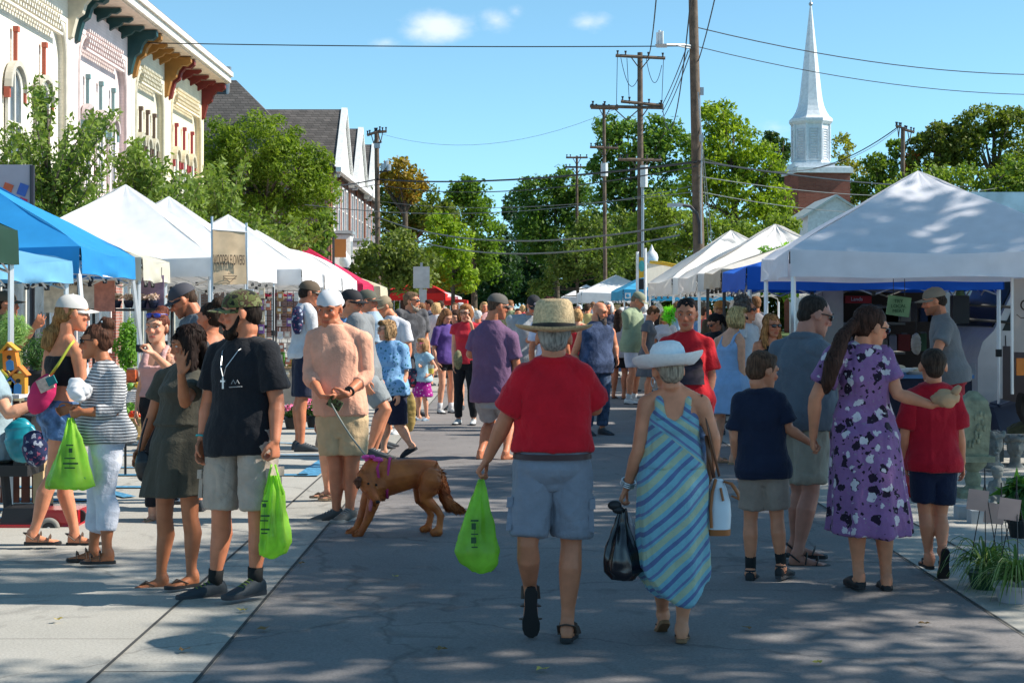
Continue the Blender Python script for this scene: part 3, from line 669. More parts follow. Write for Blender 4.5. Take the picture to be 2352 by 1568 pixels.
    if hair:
        st=hair['st']; hm=hairmat(hair['col']); m=MB(); hv=max(vox,.008)
        r=hair.get('r',1.0)
        if st!='bald':
            if st=='buzz':
                m.ell(h(0,.020,.038),Vector((.0805,.0945,.082))*hk,HM); m.ell(h(0,.052,-.012),Vector((.060,.058,.06))*hk,HM)
            else:
                q_=(.90 if hat else 1); m.ell(h(0,.020+(.003 if hair.get('sleek') else 0),.042-(.012 if hat else 0)),Vector((.085*r*(.96 if hat else 1),.100*r*q_,.086*r*(.84 if hat else 1)))*hk,HM); m.ell(h(0,.050,-.005),Vector((.068,.066,.068))*hk,HM)
            if st=='short' and not hat:
                m.ell(h(0,-.03,.088),Vector((.062,.052,.03))*hk,HM)
                for sg in(1,-1): m.ell(h(sg*.072,-.012,.02),Vector((.012,.018,.032))*hk,HM,n=8,m=6)
            if st in('bob','mid'):
                m.ell(h(0,.035,-.01),Vector((.100,.085,.115))*hk,HM)
                for sg in(1,-1): m.ell(h(sg*.078,-.012,-.025),Vector((.026,.045,.085))*hk,HM)
                
                if not hat: m.ell(h(.0,-.035,.092),Vector((.07,.055,.032))*hk,HM)
            if st=='long':
                Lh=hair.get('len',.32)
                for sg in(1,-1): m.ell(h(sg*.074,.0,-.02),Vector((.024,.05,.10))*hk,HM)
                dn=Vector((0,0,-1)); p0=h(0,.045,.0)
                m.tube([p0,h(0,.062,-.09),h(0,.075,-.09)+dn*(Lh*.4)-fwd*.015,h(0,.085,-.09)+dn*Lh*.75-fwd*.03,h(0,.085,-.09)+dn*Lh-fwd*.03],[.082*hk,.085*hk,.095*hk,.085*hk,.035*hk],14,flat=.5,up=tuple(-fwd))
                for sg in(1,-1):
                    if hair.get('front',1): m.tube([h(sg*.07,.0,-.02),h(sg*.085,.0,-.1),h(sg*.09,.0,-.1)+dn*Lh*.45+fwd*.03,h(sg*.085,-.0,-.1)+dn*Lh*.75+fwd*.035],[.03*hk,.036*hk,.034*hk,.012*hk],10)
            if st in('pony','bun'):
                if 'pts' in hair:
                    pts=[conv(p) if len(p)==3 and abs(p[1])>5 else p for p in hair['pts']]
                    m.tube([h(0,.09,.04)]+pts,[.03*hk]+hair['rr'],12)
                elif st=='bun': m.ell(h(0,.078,.118),Vector((.058,.056,.052))*hk,HM)
                else: m.tube([h(0,.09,.05),h(0,.14,.03),h(0,.15,-.06),h(0,.13,-.16)],[.024*hk,.032*hk,.034*hk,.012*hk],10)
            if st=='curly':
                for k in range(26):
                    rg=random.Random(seed+k); a=rg.uniform(0,6.28); b=rg.uniform(-.3,1.4)
                    x_,y_,z_=math.cos(a)*math.cos(b)*.095,math.sin(a)*math.cos(b)*.105+.03,math.sin(b)*.095+.04
                    if y_<-.05 and z_<.07: continue
                    m.ell(h(x_,y_,z_),.034*hk*rg.uniform(.8,1.25),n=8,m=6)
            me=remesh(m,hv,2,.5)
            am=.0035 if st in('short','buzz') else (.006 if st!='curly' else .009)
            fq=70 if st!='curly' else 90
            if st=='buzz': am=.001
            ho_=finish(me,'hair',hm,root,lambda P: folds(P-np.array(base),seed+2,fq,(1,1,.22 if st!='curly' else 1))*am)
            if s>180 and st!='buzz' and not hair.get('sleek'): strands(ho_,int(1300*(s/200)*(2.2 if st in('long','mid','bob','pony') else 1)),.014 if st in('short','pony','bun') else .035,.0013*(1.5 if s<250 else 1),seed,curl=(st=='curly'),lift=.10)
    if beard and not beard.get('stubble'):
        m=MB(); m.ell(h(0,-.052,-.098),Vector((.056,.046,.040))*hk*beard.get('k',1),HM)
        for sg in(1,-1): m.tube([h(sg*.070,-.012,-.01),h(sg*.064,-.03,-.055),h(sg*.045,-.055,-.092)],[.008*hk,.013*hk,.022*hk],8,rnd=True)
        m.tube([h(-.03,-.088,-.062),h(0,-.1,-.05),h(.03,-.088,-.062)],.009*hk,8,rnd=True)
        if beard.get('len'): m.tube([h(0,-.075,-.1),h(0,-.085,-.14),h(0,-.075,-.1-beard['len'])],[.045*hk,.042*hk,.015*hk],10,rnd=True)
        me=remesh(m,max(vox*.9,.007),1,.5); finish(me,'beard',hairmat(beard['col']),root,lambda P: folds(P-np.array(base),seed+4,90)*.0018)
    if glasses is not None:
        gc=glasses.get('col',(.012,.012,.014)); ln=glasses.get('lens',(.01,.01,.015)); z=.010+glasses.get('up',0)
        yy=-.098 if not glasses.get('up') else -.075; m=MB()
        clear=glasses.get('clear')
        for sg in(1,-1):
            m.tube([h(sg*.058,yy+.014,z+.006),h(sg*.078,yy+.05,z+.006),h(sg*.083,.0,z)],.0035*hk,6)
            if clear:
                pts=[h(sg*(.034+math.cos(a)*.024),yy,z+math.sin(a)*.018-.004) for a in [k*math.pi/6 for k in range(13)]]; m.tube(pts,.003*hk,5)
        m.tube([h(-.058,yy+.014,z+.006),h(-.03,yy,z+.012),h(0,yy-.002,z+.008),h(.03,yy,z+.012),h(.058,yy+.014,z+.006)],.0035*hk,6)
        fr_=m.build('glasses',mat('glasses_frame',gc,.35,var=0),root)
        if not clear:
            m=MB()
            for sg in(1,-1):
                m.ell(h(sg*.034,yy+.003,z-.004),Vector((.027,.009,.0185))*hk,HM@Matrix.Rotation(R(sg*14),3,'Z'),n=12,m=8)
            m.build('lens',mat('dark_lens',ln,.12,var=0,spec=.8),fr_,smooth=True)
    # ---- hat
    if hat:
        ty=hat['t']; hm=hat['m']; hb=HM
        if ty=='cap':
            bw=hat.get('back',False); sgn=-1 if not bw else 1; m=MB(); n=20
            rings=[]
            for k in range(8):
                t=k/7; a=t*math.pi/2*.985
                rz=math.cos(a)**.8; rings.append([h(math.cos(2*math.pi*j/n)*.0865*rz,.012+math.sin(2*math.pi*j/n)*.107*rz,.034+math.sin(a)*.092) for j in range(n)])
            m.loft(rings); cp=m.build('cap',hm,root,smooth='auto')
            m=MB(); top_=[];bot=[]
            for j in range(13):
                a=math.pi*(j/12); x_=math.cos(a)*.078; 
                y0=.012+sgn*math.sin(a)*.100; y1=.012+sgn*(math.sin(a)**.75)*.182
                zz=.040-.020*abs(math.cos(a))**2; z1=zz-.012
                top_.append((x_,y0,y1,zz,z1))
            v=[];f=[]
            for (x_,y0,y1,zz,z1) in top_: v+= [h(x_,y0,zz),h(x_*.92,y1,z1),h(x_*.92,y1,z1-.004),h(x_,y0,zz-.004)]
            for j in range(12):
                for q in range(4): f.append((j*4+q,j*4+(q+1)%4,(j+1)*4+(q+1)%4,(j+1)*4+q))
            m.add(v,f); m.build('brim',hat.get('bm',hm),cp,smooth='auto')
            m=MB(); m.ell(h(0,.012,.127),Vector((.008,.008,.005))*hk,HM,n=8,m=5); m.build('button',hm,cp)
            if hat.get('logo'): 
                m=MB(); m.ell(h(0,-.092,.072),Vector((.026,.008,.018))*hk,HM@Matrix.Rotation(R(-20),3,'X'),n=12,m=6); m.build('emblem',mat('cap_emblem',hat['logo'],.8),cp)
        if ty in('straw','wide'):
            n=36; rings=[]; 
            if ty=='straw': prof=[(.186,.056),(.178,.048),(.14,.040),(.108,.042),(.103,.048),(.101,.080),(.095,.13),(.086,.172),(.070,.186),(.035,.176),(.012,.172)]
            else: prof=[(.186,.082),(.181,.066),(.158,.042),(.135,.028),(.106,.026),(.100,.034),(.096,.07),(.088,.115),(.07,.143),(.04,.156),(.012,.158)]
            m=MB()
            def rg_(r_,z_):
                o=[]
                for j in range(n):
                    a=2*math.pi*j/n; e=1+.14*abs(math.sin(a))
                    zz=z_ + (.012*math.cos(2*a) if r_>.13 and ty=='straw' else 0) + (0.008*math.sin(3*a) if ty=='wide' and r_>.15 else 0)
                    if ty=='straw' and z_>.15: zz-= .018*(1-abs(math.sin(a)))*0 
                    o.append(h(math.cos(a)*r_,.012+math.sin(a)*r_*e,zz))
                return o
            rings=[rg_(r_,z_) for r_,z_ in prof]; inner=[rg_(max(r_-.003,.01),z_-.005) for r_,z_ in prof]
            m.loft(inner[::-1]+rings,cap=True)
            ho=m.build('hat',hm,root,smooth='auto')
            m=MB(); bz=(.044,.070) if ty=='straw' else (.036,.046)
            m.loft([rg_(.1065 if ty=='straw' else .1035,bz[0]),rg_(.1045 if ty=='straw' else .1025,bz[1])],cap=False); m.build('hatband',hat['band'],ho,smooth='auto')
    if extra: extra(root,Jw,h,tring,dict(H=H,P0=P0,spine=spine,ax0=ax0,ax1=ax1,fwd=fwd,lft=lft,upv=upv,hk=hk,HM=HM,B=B,LB=LB))
    return root,Jw,h
# ================================================================ GROUND
def groundmat(name,c1,c2,joints=None,stain=.5,rough=.85):
    m,t,b=newmat(name); L=t.links; tc=nd(t,'ShaderNodeTexCoord'); o=tc.outputs['Object']
    n=nd(t,'ShaderNodeTexNoise'); n.inputs['Scale'].default_value=.55; n.inputs['Detail'].default_value=9; n.inputs['Roughness'].default_value=.62; L.new(o,n.inputs['Vector'])
    q=nd(t,'ShaderNodeValToRGB'); e=q.color_ramp.elements; e[0].position=.3; e[0].color=c4(c1); e[1].position=.7; e[1].color=c4(c2); L.new(n.outputs['Fac'],q.inputs[0]); col=q.outputs[0]
    n2=nd(t,'ShaderNodeTexNoise'); n2.inputs['Scale'].default_value=70; n2.inputs['Detail'].default_value=8; n2.inputs['Roughness'].default_value=.75; L.new(o,n2.inputs['Vector'])
    r=nd(t,'ShaderNodeMapRange'); r.inputs[1].default_value=.34; r.inputs[2].default_value=.66; r.inputs[3].default_value=.74; r.inputs[4].default_value=1.2; L.new(n2.outputs['Fac'],r.inputs[0])
    x=nd(t,'ShaderNodeMixRGB',blend_type='MULTIPLY'); x.inputs[0].default_value=1; L.new(col,x.inputs[1]); L.new(r.outputs[0],x.inputs[2]); col=x.outputs[0]
    # oil and tyre stains
    n3=nd(t,'ShaderNodeTexNoise'); n3.inputs['Scale'].default_value=1.3; n3.inputs['Detail'].default_value=3; n3.inputs['Distortion'].default_value=2.5
    mp=nd(t,'ShaderNodeMapping'); mp.inputs['Scale'].default_value=(1.6,.8,1); mp.inputs['Rotation'].default_value=(0,0,.5); L.new(o,mp.inputs[0]); L.new(mp.outputs[0],n3.inputs['Vector'])
    r3=nd(t,'ShaderNodeMapRange'); r3.inputs[1].default_value=.60; r3.inputs[2].default_value=.72; r3.inputs[3].default_value=1; r3.inputs[4].default_value=1-stain; L.new(n3.outputs['Fac'],r3.inputs[0])
    x=nd(t,'ShaderNodeMixRGB',blend_type='MULTIPLY'); x.inputs[0].default_value=1; L.new(col,x.inputs[1]); L.new(r3.outputs[0],x.inputs[2]); col=x.outputs[0]
    # hairline cracks
    nw=nd(t,'ShaderNodeTexNoise'); nw.inputs['Scale'].default_value=2.2; nw.inputs['Detail'].default_value=6; L.new(o,nw.inputs['Vector'])
    mw=nd(t,'ShaderNodeVectorMath',operation='MULTIPLY_ADD'); L.new(nw.outputs['Color'],mw.inputs[0]); mw.inputs[1].default_value=(.8,.8,0); L.new(o,mw.inputs[2])
    v=nd(t,'ShaderNodeTexVoronoi',feature='DISTANCE_TO_EDGE'); v.inputs['Scale'].default_value=.33; L.new(mw.outputs[0],v.inputs['Vector'])
    g=nd(t,'ShaderNodeMapRange'); g.inputs[1].default_value=.0; g.inputs[2].default_value=.008; g.inputs[3].default_value=.68; g.inputs[4].default_value=1; L.new(v.outputs['Distance'],g.inputs[0])
    x=nd(t,'ShaderNodeMixRGB',blend_type='MULTIPLY'); x.inputs[0].default_value=1; L.new(col,x.inputs[1]); L.new(g.outputs[0],x.inputs[2]); col=x.outputs[0]
    if joints:
        s=nd(t,'ShaderNodeSeparateXYZ'); L.new(o,s.inputs[0])
        for ax,per,off,wd in joints:
            a=nd(t,'ShaderNodeMath',operation='MULTIPLY_ADD'); L.new(s.outputs[ax],a.inputs[0]); a.inputs[1].default_value=1/per; a.inputs[2].default_value=off+100
            f=nd(t,'ShaderNodeMath',operation='FRACT'); L.new(a.outputs[0],f.inputs[0])
            l=nd(t,'ShaderNodeMath',operation='GREATER_THAN'); L.new(f.outputs[0],l.inputs[0]); l.inputs[1].default_value=wd/per
            mr=nd(t,'ShaderNodeMapRange'); mr.inputs[3].default_value=.38; mr.inputs[4].default_value=1; L.new(l.outputs[0],mr.inputs[0])
            x=nd(t,'ShaderNodeMixRGB',blend_type='MULTIPLY'); x.inputs[0].default_value=1; L.new(col,x.inputs[1]); L.new(mr.outputs[0],x.inputs[2]); col=x.outputs[0]
    L.new(col,b.inputs['Base Color']); b.inputs['Roughness'].default_value=rough; b.inputs['Specular IOR Level'].default_value=.25
    bp=nd(t,'ShaderNodeBump'); bp.inputs['Strength'].default_value=.25; bp.inputs['Distance'].default_value=.01; L.new(n2.outputs['Fac'],bp.inputs['Height']); L.new(bp.outputs[0],b.inputs['Normal'])
    return m
def sheet(name,x0,x1,y0,y1,z,m):
    g=MB(); g.quad((x0,y0,z),(x1,y0,z),(x1,y1,z),(x0,y1,z)); o=g.build(name,m,fixn=False); tag(o,kind='structure'); return o
GM=groundmat('concrete_paving',(.36,.345,.31),(.47,.45,.41),[('Y',3.05,.3,.010),('X',3.6,.514,.010)],.22)
RM=groundmat('road_surface',(.182,.168,.166),(.255,.238,.230),[('Y',6.1,.42,.008)],.28)
KM=groundmat('gutter_concrete',(.33,.32,.29),(.43,.41,.37),[('Y',3.05,.55,.018)],.2)
sheet('ground',-900,900,-60,2600,0,GM)
sheet('road',-1.38,2.56,-40,135,.004,RM)
sheet('gutter',-1.85,-1.40,-40,135,.004,KM); sheet('gutter',2.58,3.05,-40,135,.004,KM)
jm=mat('joint_gap',(.05,.05,.05),.95)
for x in(-1.39,2.57,-1.855,3.055): sheet('pavement_joint',x-.009,x+.009,-40,135,.0085,jm)
gr=leafmat('grass',(.05,.09,.02),(.09,.14,.03))
sheet('grass',-60,-14,60,400,.006,mat('grass_green',(.06,.1,.025),.9,var=.4,scale=2)); sheet('grass',14,90,45,400,.006,mat('grass_green',(.06,.1,.025),.9,var=.4,scale=2)); sheet('grass',-60,90,135.5,400,.01,mat('grass_green',(.06,.1,.025),.9,var=.4,scale=2))
bl=mat('blue_road_paint',(.07,.25,.42),.7,var=.5,scale=30)
def marking(pts,wd):
    m=MB()
    for (x0,y0),(x1,y1) in zip(pts[:-1],pts[1:]):
        d=Vector((x1-x0,y1-y0,0)); n=Vector((-d.y,d.x,0)).normalized()*wd/2; a=Vector((x0,y0,.0125)); b=Vector((x1,y1,.0125)); m.quad(a-n,a+n,b+n,b-n)
    tag(m.build('parking_marking',bl),kind='structure')
for v,x0,x1,wd in((1046,-4.4,-1.95,.11),(1055,-4.2,-1.95,.0),(1092,-4.6,-2.0,.13),(1120,-5.2,-3.2,.13),(1150,-5.2,-3.4,.12),(1192,-5.2,-3.2,.12),(1075,-5.4,-3.4,.1),(985,-5.2,-2.0,.12)):
    if wd: y=F*CH/(v-HZ); marking([(x0,y),(x1,y)],wd)
marking([(-1.95,18.4),(-2.0,16.1)],.22); marking([(-4.6,16.2),(-3.3,14.3)],.12); marking([(-5.2,14.1),(-3.3,12.9)],.12)
marking([(-3.0+.55*math.cos(a),19.6+.45*math.sin(a)) for a in[k*.35 for k in range(15)]],.09)
# ================================================================ TREES
def bark(c=(.09,.07,.05)): return mat('bark',c,.95,var=.35,scale=9,bump=.8,bscale=25)
def leaves(C,outw,ls,asp=.5,rg=None,up=.35):
    n=len(C); nrm=rg.normal(size=(n,3))*.9+outw*.9; nrm[:,2]+=up; nrm/=np.linalg.norm(nrm,axis=1)[:,None]
    a=rg.normal(size=(n,3)); a-=nrm*(a*nrm).sum(1)[:,None]; a/=np.linalg.norm(a,axis=1)[:,None]; b=np.cross(nrm,a)
    l=(ls*rg.uniform(.6,1.25,n))[:,None]; w_=l*asp
    V=np.stack([C-a*l,C+b*w_-nrm*w_*.25,C+a*l,C-b*w_-nrm*w_*.25],axis=1); return V.reshape(-1,3)
def tree(name,label,s,trunk,blobs,ls,c1,c2,dens=1.0,cl=.30,seed=1,group='trees around the market street',asp=.55,depth=1.0,tw=None,tr=.42,cover=3.4,edge=.0,nbr=14):
    """blobs: (u,v,ru,rv) crown masses; trunk: (u_base, v_top) ; s px per metre at the tree"""
    rg=np.random.default_rng(seed); d=F/s; bx=(trunk[0]-1176)/s; root=thing(name,(bx,d,0),label,'tree',group)
    Cs=[];Os=[];cent=[]
    for bi,(u,v,ru,rv) in enumerate(blobs):
        c=np.array(W(u,v,d)); rx,rz=ru/s,rv/s; ry=(rx+rz)/2*depth; c[1]+=rg.uniform(-.4,.4)*ry*.6
        rc=cl*(rx+rz)/2; ncl=max(6,int(5.0*(rx*rz)/(rc*rc)*dens))
        p=rg.normal(size=(ncl,3)); p/=np.linalg.norm(p,axis=1)[:,None]; rad=rg.uniform(.35,1,ncl)**.45; rad=rad*(1-cl*.75)+rg.normal(size=ncl)*.05; p=p*rad[:,None]
        cc=c+p*np.array([rx,ry,rz]); cent.append(cc)
        nl=int(cover*math.pi*rx*rz*1.0/(ls*ls*asp*2)/ncl*dens)+4
        for k in range(ncl):
            rr=rc*rg.uniform(.6,1.3); q=rg.normal(size=(nl,3)); q/=np.linalg.norm(q,axis=1)[:,None]; q2=q*(rg.uniform(.25,1.12,nl)**.6)[:,None]*rr; q2[:,2]*=.72
            Cs.append(cc[k]+q2); Os.append(q)
    C=np.concatenate(Cs); Ou=np.concatenate(Os)
    npmesh('crown',leaves(C,Ou,ls,asp,rg),4,leafmat(name+'_leaves',c1,c2,tr),root)
    cent=np.concatenate(cent); m=MB(); ctr=Vector(cent.mean(0)); zt=ctr.z; tw=tw or max(.10,(ctr.z)*.028)
    b0=Vector((bx,d,0)); b1=Vector((bx+(ctr.x-bx)*.3,d,zt*.45)); b2=Vector((bx+(ctr.x-bx)*.7,ctr.y,zt*.85)); b3=ctr+Vector((0,0,(cent[:,2].max()-zt)*.5))
    m.tube([b0,b0.lerp(b1,.15),b1,b2,b3],[tw*1.5,tw*1.05,tw*.85,tw*.55,tw*.15],10)
    idx=rg.choice(len(cent),min(len(cent),nbr),replace=False)
    for i in idx:
        e=Vector(cent[i]); st=b1.lerp(b3,min(.8,max(0,(e.z-b1.z)/(b3.z-b1.z+.01)*.6))); md=st.lerp(e,.5)+Vector((0,0,-.08*(e-st).length)); m.tube([st,md,e],[tw*.38,tw*.22,tw*.06],6)
    m.build('trunk',bark(),root,smooth=True)
    return root
GA,GB=(.022,.055,.010),(.10,.155,.018)
tree('honey_locust','broad honey locust with feathery green leaves between the pastel row and the gabled townhouses',62,(600,0),[(600,330,120,85),(540,410,90,110),(660,400,105,100),(720,440,75,65),(500,330,55,75),(590,480,120,80),(690,520,75,60),(475,480,50,70),(735,375,40,40)],.10,(.05,.095,.008),(.15,.20,.02),seed=3,cl=.26,asp=.34,cover=3.0,dens=1.0,nbr=30)
# young pear trees by the pastel facades
def young(label,s,base,pts,seed,ls=.065,spread=1.0,cover=1.25):
    rg=np.random.default_rng(seed); d=F/s; root=thing('young_tree',((base-1176)/s,d,0),label,'tree','young leafy trees in front of the pastel buildings')
    m=MB(); Cs=[];Os=[]; b0=Vector(((base-1176)/s,d,0)); tp=W(base,pts[0][1]+60,d)
    m.tube([b0,b0.lerp(tp,.5)+Vector((.05,0,0)),tp],[.07,.055,.02],8)
    for (u,v,L_) in pts:
        for k in range(7):
            e=W(u+rg.normal()*L_*.45,v+rg.normal()*L_*.25,d+rg.normal()*.9); zz=min(max(e.z-1.3,1.6),tp.z-.1); st=Vector((b0.x,d,zz)).lerp(e,.05)
            mid=st.lerp(e,.55)+Vector((0,0,-.12)); m.tube([st,mid,e],[.022,.012,.004],5)
            for t in np.linspace(.25,1.0,int(26*cover)):
                p=st.lerp(mid,t*2) if t<.5 else mid.lerp(e,(t-.5)*2)
                for j in range(3):
                    q=rg.normal(size=3); q/=np.linalg.norm(q); Cs.append(np.array(p)+q*ls*rg.uniform(.6,2.2)); Os.append(q)
    C=np.array(Cs); npmesh('crown',leaves(C,np.array(Os),ls,.42,rg,up=.2),4,leafmat('pear_leaves',(.045,.09,.012),(.17,.22,.05)),root)
    m.build('trunk',bark((.12,.1,.08)),root,smooth=True)
young('slender young tree with arching leafy shoots in front of the white and red facade',128,110,[(90,190,40),(60,330,90),(130,300,90),(190,290,80),(30,390,90),(110,400,110),(190,400,90),(230,260,60),(150,460,90),(60,450,90),(15,300,50),(230,440,60)],11,cover=1.35)
young('leafy young tree in front of the pink and sage facades behind the white tents',112,340,[(300,330,50),(280,430,60),(340,390,70),(380,370,50),(350,450,70),(400,440,50),(290,360,40),(420,420,40)],12,cover=1.3,ls=.08)
young('thin young tree with sprawling shoots over the white tent peaks',95,520,[(510,420,50),(470,480,60),(540,470,60),(600,500,60),(560,520,60),(640,530,60),(500,380,40),(700,540,50)],13,ls=.09,cover=1.2)
young('young leafy tree at the end of the cream facade',100,445,[(440,420,40),(430,480,50),(455,450,40),(420,500,50)],14,ls=.08)
tree('street_tree','leafy street tree with olive green crown beside the townhouse corner',70,(700,0),[(690,560,85,60),(620,560,60,40),(745,520,30,50)],.11,(.04,.085,.012),(.13,.18,.03),seed=5)
tree('street_tree','autumn tinged tree with orange top just behind the left utility pole',44,(930,0),[(910,400,55,50),(950,430,40,45)],.14,(.09,.085,.010),(.24,.15,.02),seed=6,cl=.3)
tree('street_tree','tall green tree standing right behind the left utility pole',42,(940,0),[(920,500,75,80),(960,470,60,70),(900,440,40,50),(1000,500,60,60)],.14,(.035,.065,.012),(.12,.14,.02),seed=7)
tree('street_tree','bushy olive tree low beside the street lamp on the left',58,(880,0),[(870,600,75,55),(920,580,60,75),(830,630,50,35),(960,620,60,60),(930,640,60,50)],.10,(.05,.075,.018),(.15,.18,.04),seed=8)
tree('street_tree','bright yellow green maple in the middle of the left tree line',46,(1040,0),[(1030,600,65,75),(1050,560,45,60),(1010,520,40,50),(1070,640,35,45)],.12,(.08,.14,.01),(.21,.28,.02),seed=9)
tree('street_tree','tall rounded green tree left of the gap at the end of the street',36,(1090,0),[(1090,450,60,45),(1110,520,50,80),(1070,430,40,30),(1050,480,45,60),(1120,600,45,70)],.15,(.03,.075,.010),(.12,.19,.02),seed=10)
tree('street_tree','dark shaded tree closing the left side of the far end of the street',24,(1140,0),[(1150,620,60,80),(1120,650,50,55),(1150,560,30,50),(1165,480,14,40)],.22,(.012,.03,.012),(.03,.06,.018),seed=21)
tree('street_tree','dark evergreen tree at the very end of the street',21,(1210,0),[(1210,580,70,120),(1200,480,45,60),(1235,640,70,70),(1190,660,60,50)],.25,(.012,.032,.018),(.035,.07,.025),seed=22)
tree('street_tree','wide dark green tree right of the street end',27,(1280,0),[(1240,450,75,60),(1300,430,70,55),(1280,540,95,90),(1340,500,70,90),(1230,530,60,70)],.19,(.018,.05,.012),(.09,.15,.02),seed=23)
tree('street_tree','light dappled tree behind the far white tents',40,(1330,0),[(1330,590,80,70),(1290,620,50,50),(1390,600,70,70),(1360,530,50,60),(1240,660,40,30)],.12,(.04,.075,.018),(.14,.18,.04),seed=24)
tree('street_tree','tall green tree behind the cross armed utility pole',33,(1450,0),[(1440,330,75,70),(1510,310,70,50),(1400,300,45,50),(1480,420,100,90),(1560,350,60,70),(1390,390,50,60),(1400,480,60,70)],.17,(.025,.07,.012),(.12,.19,.03),seed=25)
tree('street_tree','tall sunlit maple to the right of the leaning utility pole',38,(1690,0),[(1650,270,55,50),(1690,330,80,70),(1640,360,70,80),(1740,380,70,70),(1700,450,110,80),(1780,470,60,70),(1600,420,60,70)],.14,(.06,.11,.008),(.21,.27,.02),seed=26)
tree('street_tree','low spreading tree behind the right row of white tents',50,(1700,0),[(1560,520,80,70),(1640,540,80,60),(1720,550,90,55),(1790,530,50,60),(1500,490,60,60),(1500,580,50,50),(1450,560,50,70)],.10,(.05,.09,.014),(.17,.22,.03),seed=27)
tree('street_tree','dark green tree peeking out just left of the white belfry',30,(1800,0),[(1790,350,40,40),(1800,420,40,60),(1770,320,25,25)],.17,(.02,.045,.012),(.06,.10,.02),seed=28)
tree('street_tree','thin yellowing tree right behind the brick church tower',32,(1935,0),[(1935,340,28,45),(1960,400,50,50),(1920,420,30,60),(1965,460,45,40)],.13,(.09,.11,.015),(.26,.24,.03),seed=29,dens=.7)
tree('street_tree','green tree between the church tower and the right utility pole',34,(2030,0),[(2010,380,40,35),(2050,400,60,50),(2000,430,70,45),(2060,340,25,30)],.15,(.035,.075,.012),(.13,.18,.02),seed=30)
tree('street_tree','small flame orange maple beside the right utility pole',34,(2095,0),[(2097,365,20,24),(2085,380,18,16)],.13,(.30,.07,.01),(.55,.16,.02),seed=31)
tree('street_tree','tall brownish green oak on the far right skyline',34,(2170,0),[(2160,320,60,50),(2130,370,60,50),(2200,330,60,60),(2110,330,30,35)],.15,(.04,.055,.012),(.12,.14,.02),seed=32)
tree('street_tree','largest oak rising highest at the right edge',34,(2290,0),[(2260,280,80,50),(2320,290,70,55),(2230,340,80,60),(2330,360,70,60)],.15,(.045,.065,.012),(.13,.16,.02),seed=33)
tree('street_tree','sunny green thicket tree low behind the big white tent',45,(2200,0),[(2130,430,90,55),(2220,420,80,50),(2300,420,80,50),(2060,450,70,50),(2350,400,60,60)],.12,(.05,.09,.014),(.17,.22,.03),seed=34,cover=3)
# street trees standing to the right of the photographer: they throw the dappled shade
def shade_tree(label,x,y,z,r,seed,dens=1.0):
    rg=np.random.default_rng(seed); root=thing('shade_tree',(x,y,0),label,'tree','street trees to the right of the market')
    n=int(46*dens); p=rg.normal(size=(n,3)); p/=np.linalg.norm(p,axis=1)[:,None]; p*=(rg.uniform(.1,1,n)**.5)[:,None]; cc=np.array([x,y,z])+p*np.array(r)
    Cs=[];Os=[]
    for k in range(n):
        q=rg.normal(size=(240,3)); q/=np.linalg.norm(q,axis=1)[:,None]; q2=q*(rg.uniform(.2,1,240)**.5)[:,None]*np.array([1.15,1.15,.55]); Cs.append(cc[k]+q2*rg.uniform(.6,1.1)); Os.append(q)
    npmesh('crown',leaves(np.concatenate(Cs),np.concatenate(Os),.12,.5,rg),4,leafmat('shade_leaves',GA,GB),root)
    m=MB(); m.tube([(x,y,0),(x+.1,y,z*.5),(x,y,z)],[.2,.16,.05],9)
    for k in range(0,n,3): m.tube([(x,y,z*.55),tuple(cc[k])],[.06,.015],5)
    m.build('trunk',bark(),root,smooth=True)

def woods(label,u0,u1,v0,v1,s,c1,c2,seed,n=60000,ls=.28):
    rg=np.random.default_rng(seed); d=F/s; W0=(u0-1176)/s; W1=(u1-1176)/s; nc=int((W1-W0)/1.6)
    cc=np.stack([rg.uniform(W0,W1,nc*6),rg.uniform(d-4,d+4,nc*6),rg.uniform(.3,CH+(HZ-v0)/s,nc*6)],1)
    k=rg.integers(0,len(cc),n); q=rg.normal(size=(n,3)); q/=np.linalg.norm(q,axis=1)[:,None]
    C=cc[k]+q*(rg.uniform(.2,1,n)**.5)[:,None]*1.7; o=npmesh('far_woods',leaves(C,q,ls,.5,rg),4,leafmat('woods_leaves',c1,c2),None,at=(0,d,0)); tag(o,label,'woods',kind='stuff')
woods('dark woods closing the far end of the street',960,1400,590,700,20,(.015,.035,.015),(.04,.08,.025),51)
woods('low green undergrowth behind the left tents',380,1010,600,700,34,(.03,.06,.012),(.10,.14,.025),52,n=70000,ls=.16)
woods('low green undergrowth behind the right tents',1400,2400,520,700,33,(.03,.06,.012),(.11,.15,.025),53,n=110000,ls=.17)

shade_tree('first leafy shade tree beside the street, outside the picture on the right',9.2,5.0,7.5,(3.1,3.2,2.0),71,1.0)
shade_tree('second leafy shade tree beside the street, outside the picture on the right',9.6,10.6,7.7,(3.1,3.0,2.0),72,1.0)
shade_tree('third leafy shade tree beside the street, outside the picture on the right',12.8,15.6,9.4,(3.2,2.6,2.0),73,.62)
shade_tree('fourth leafy shade tree beside the street, outside the picture on the right',13.2,20.5,8.8,(3.0,2.6,2.0),74,.5)

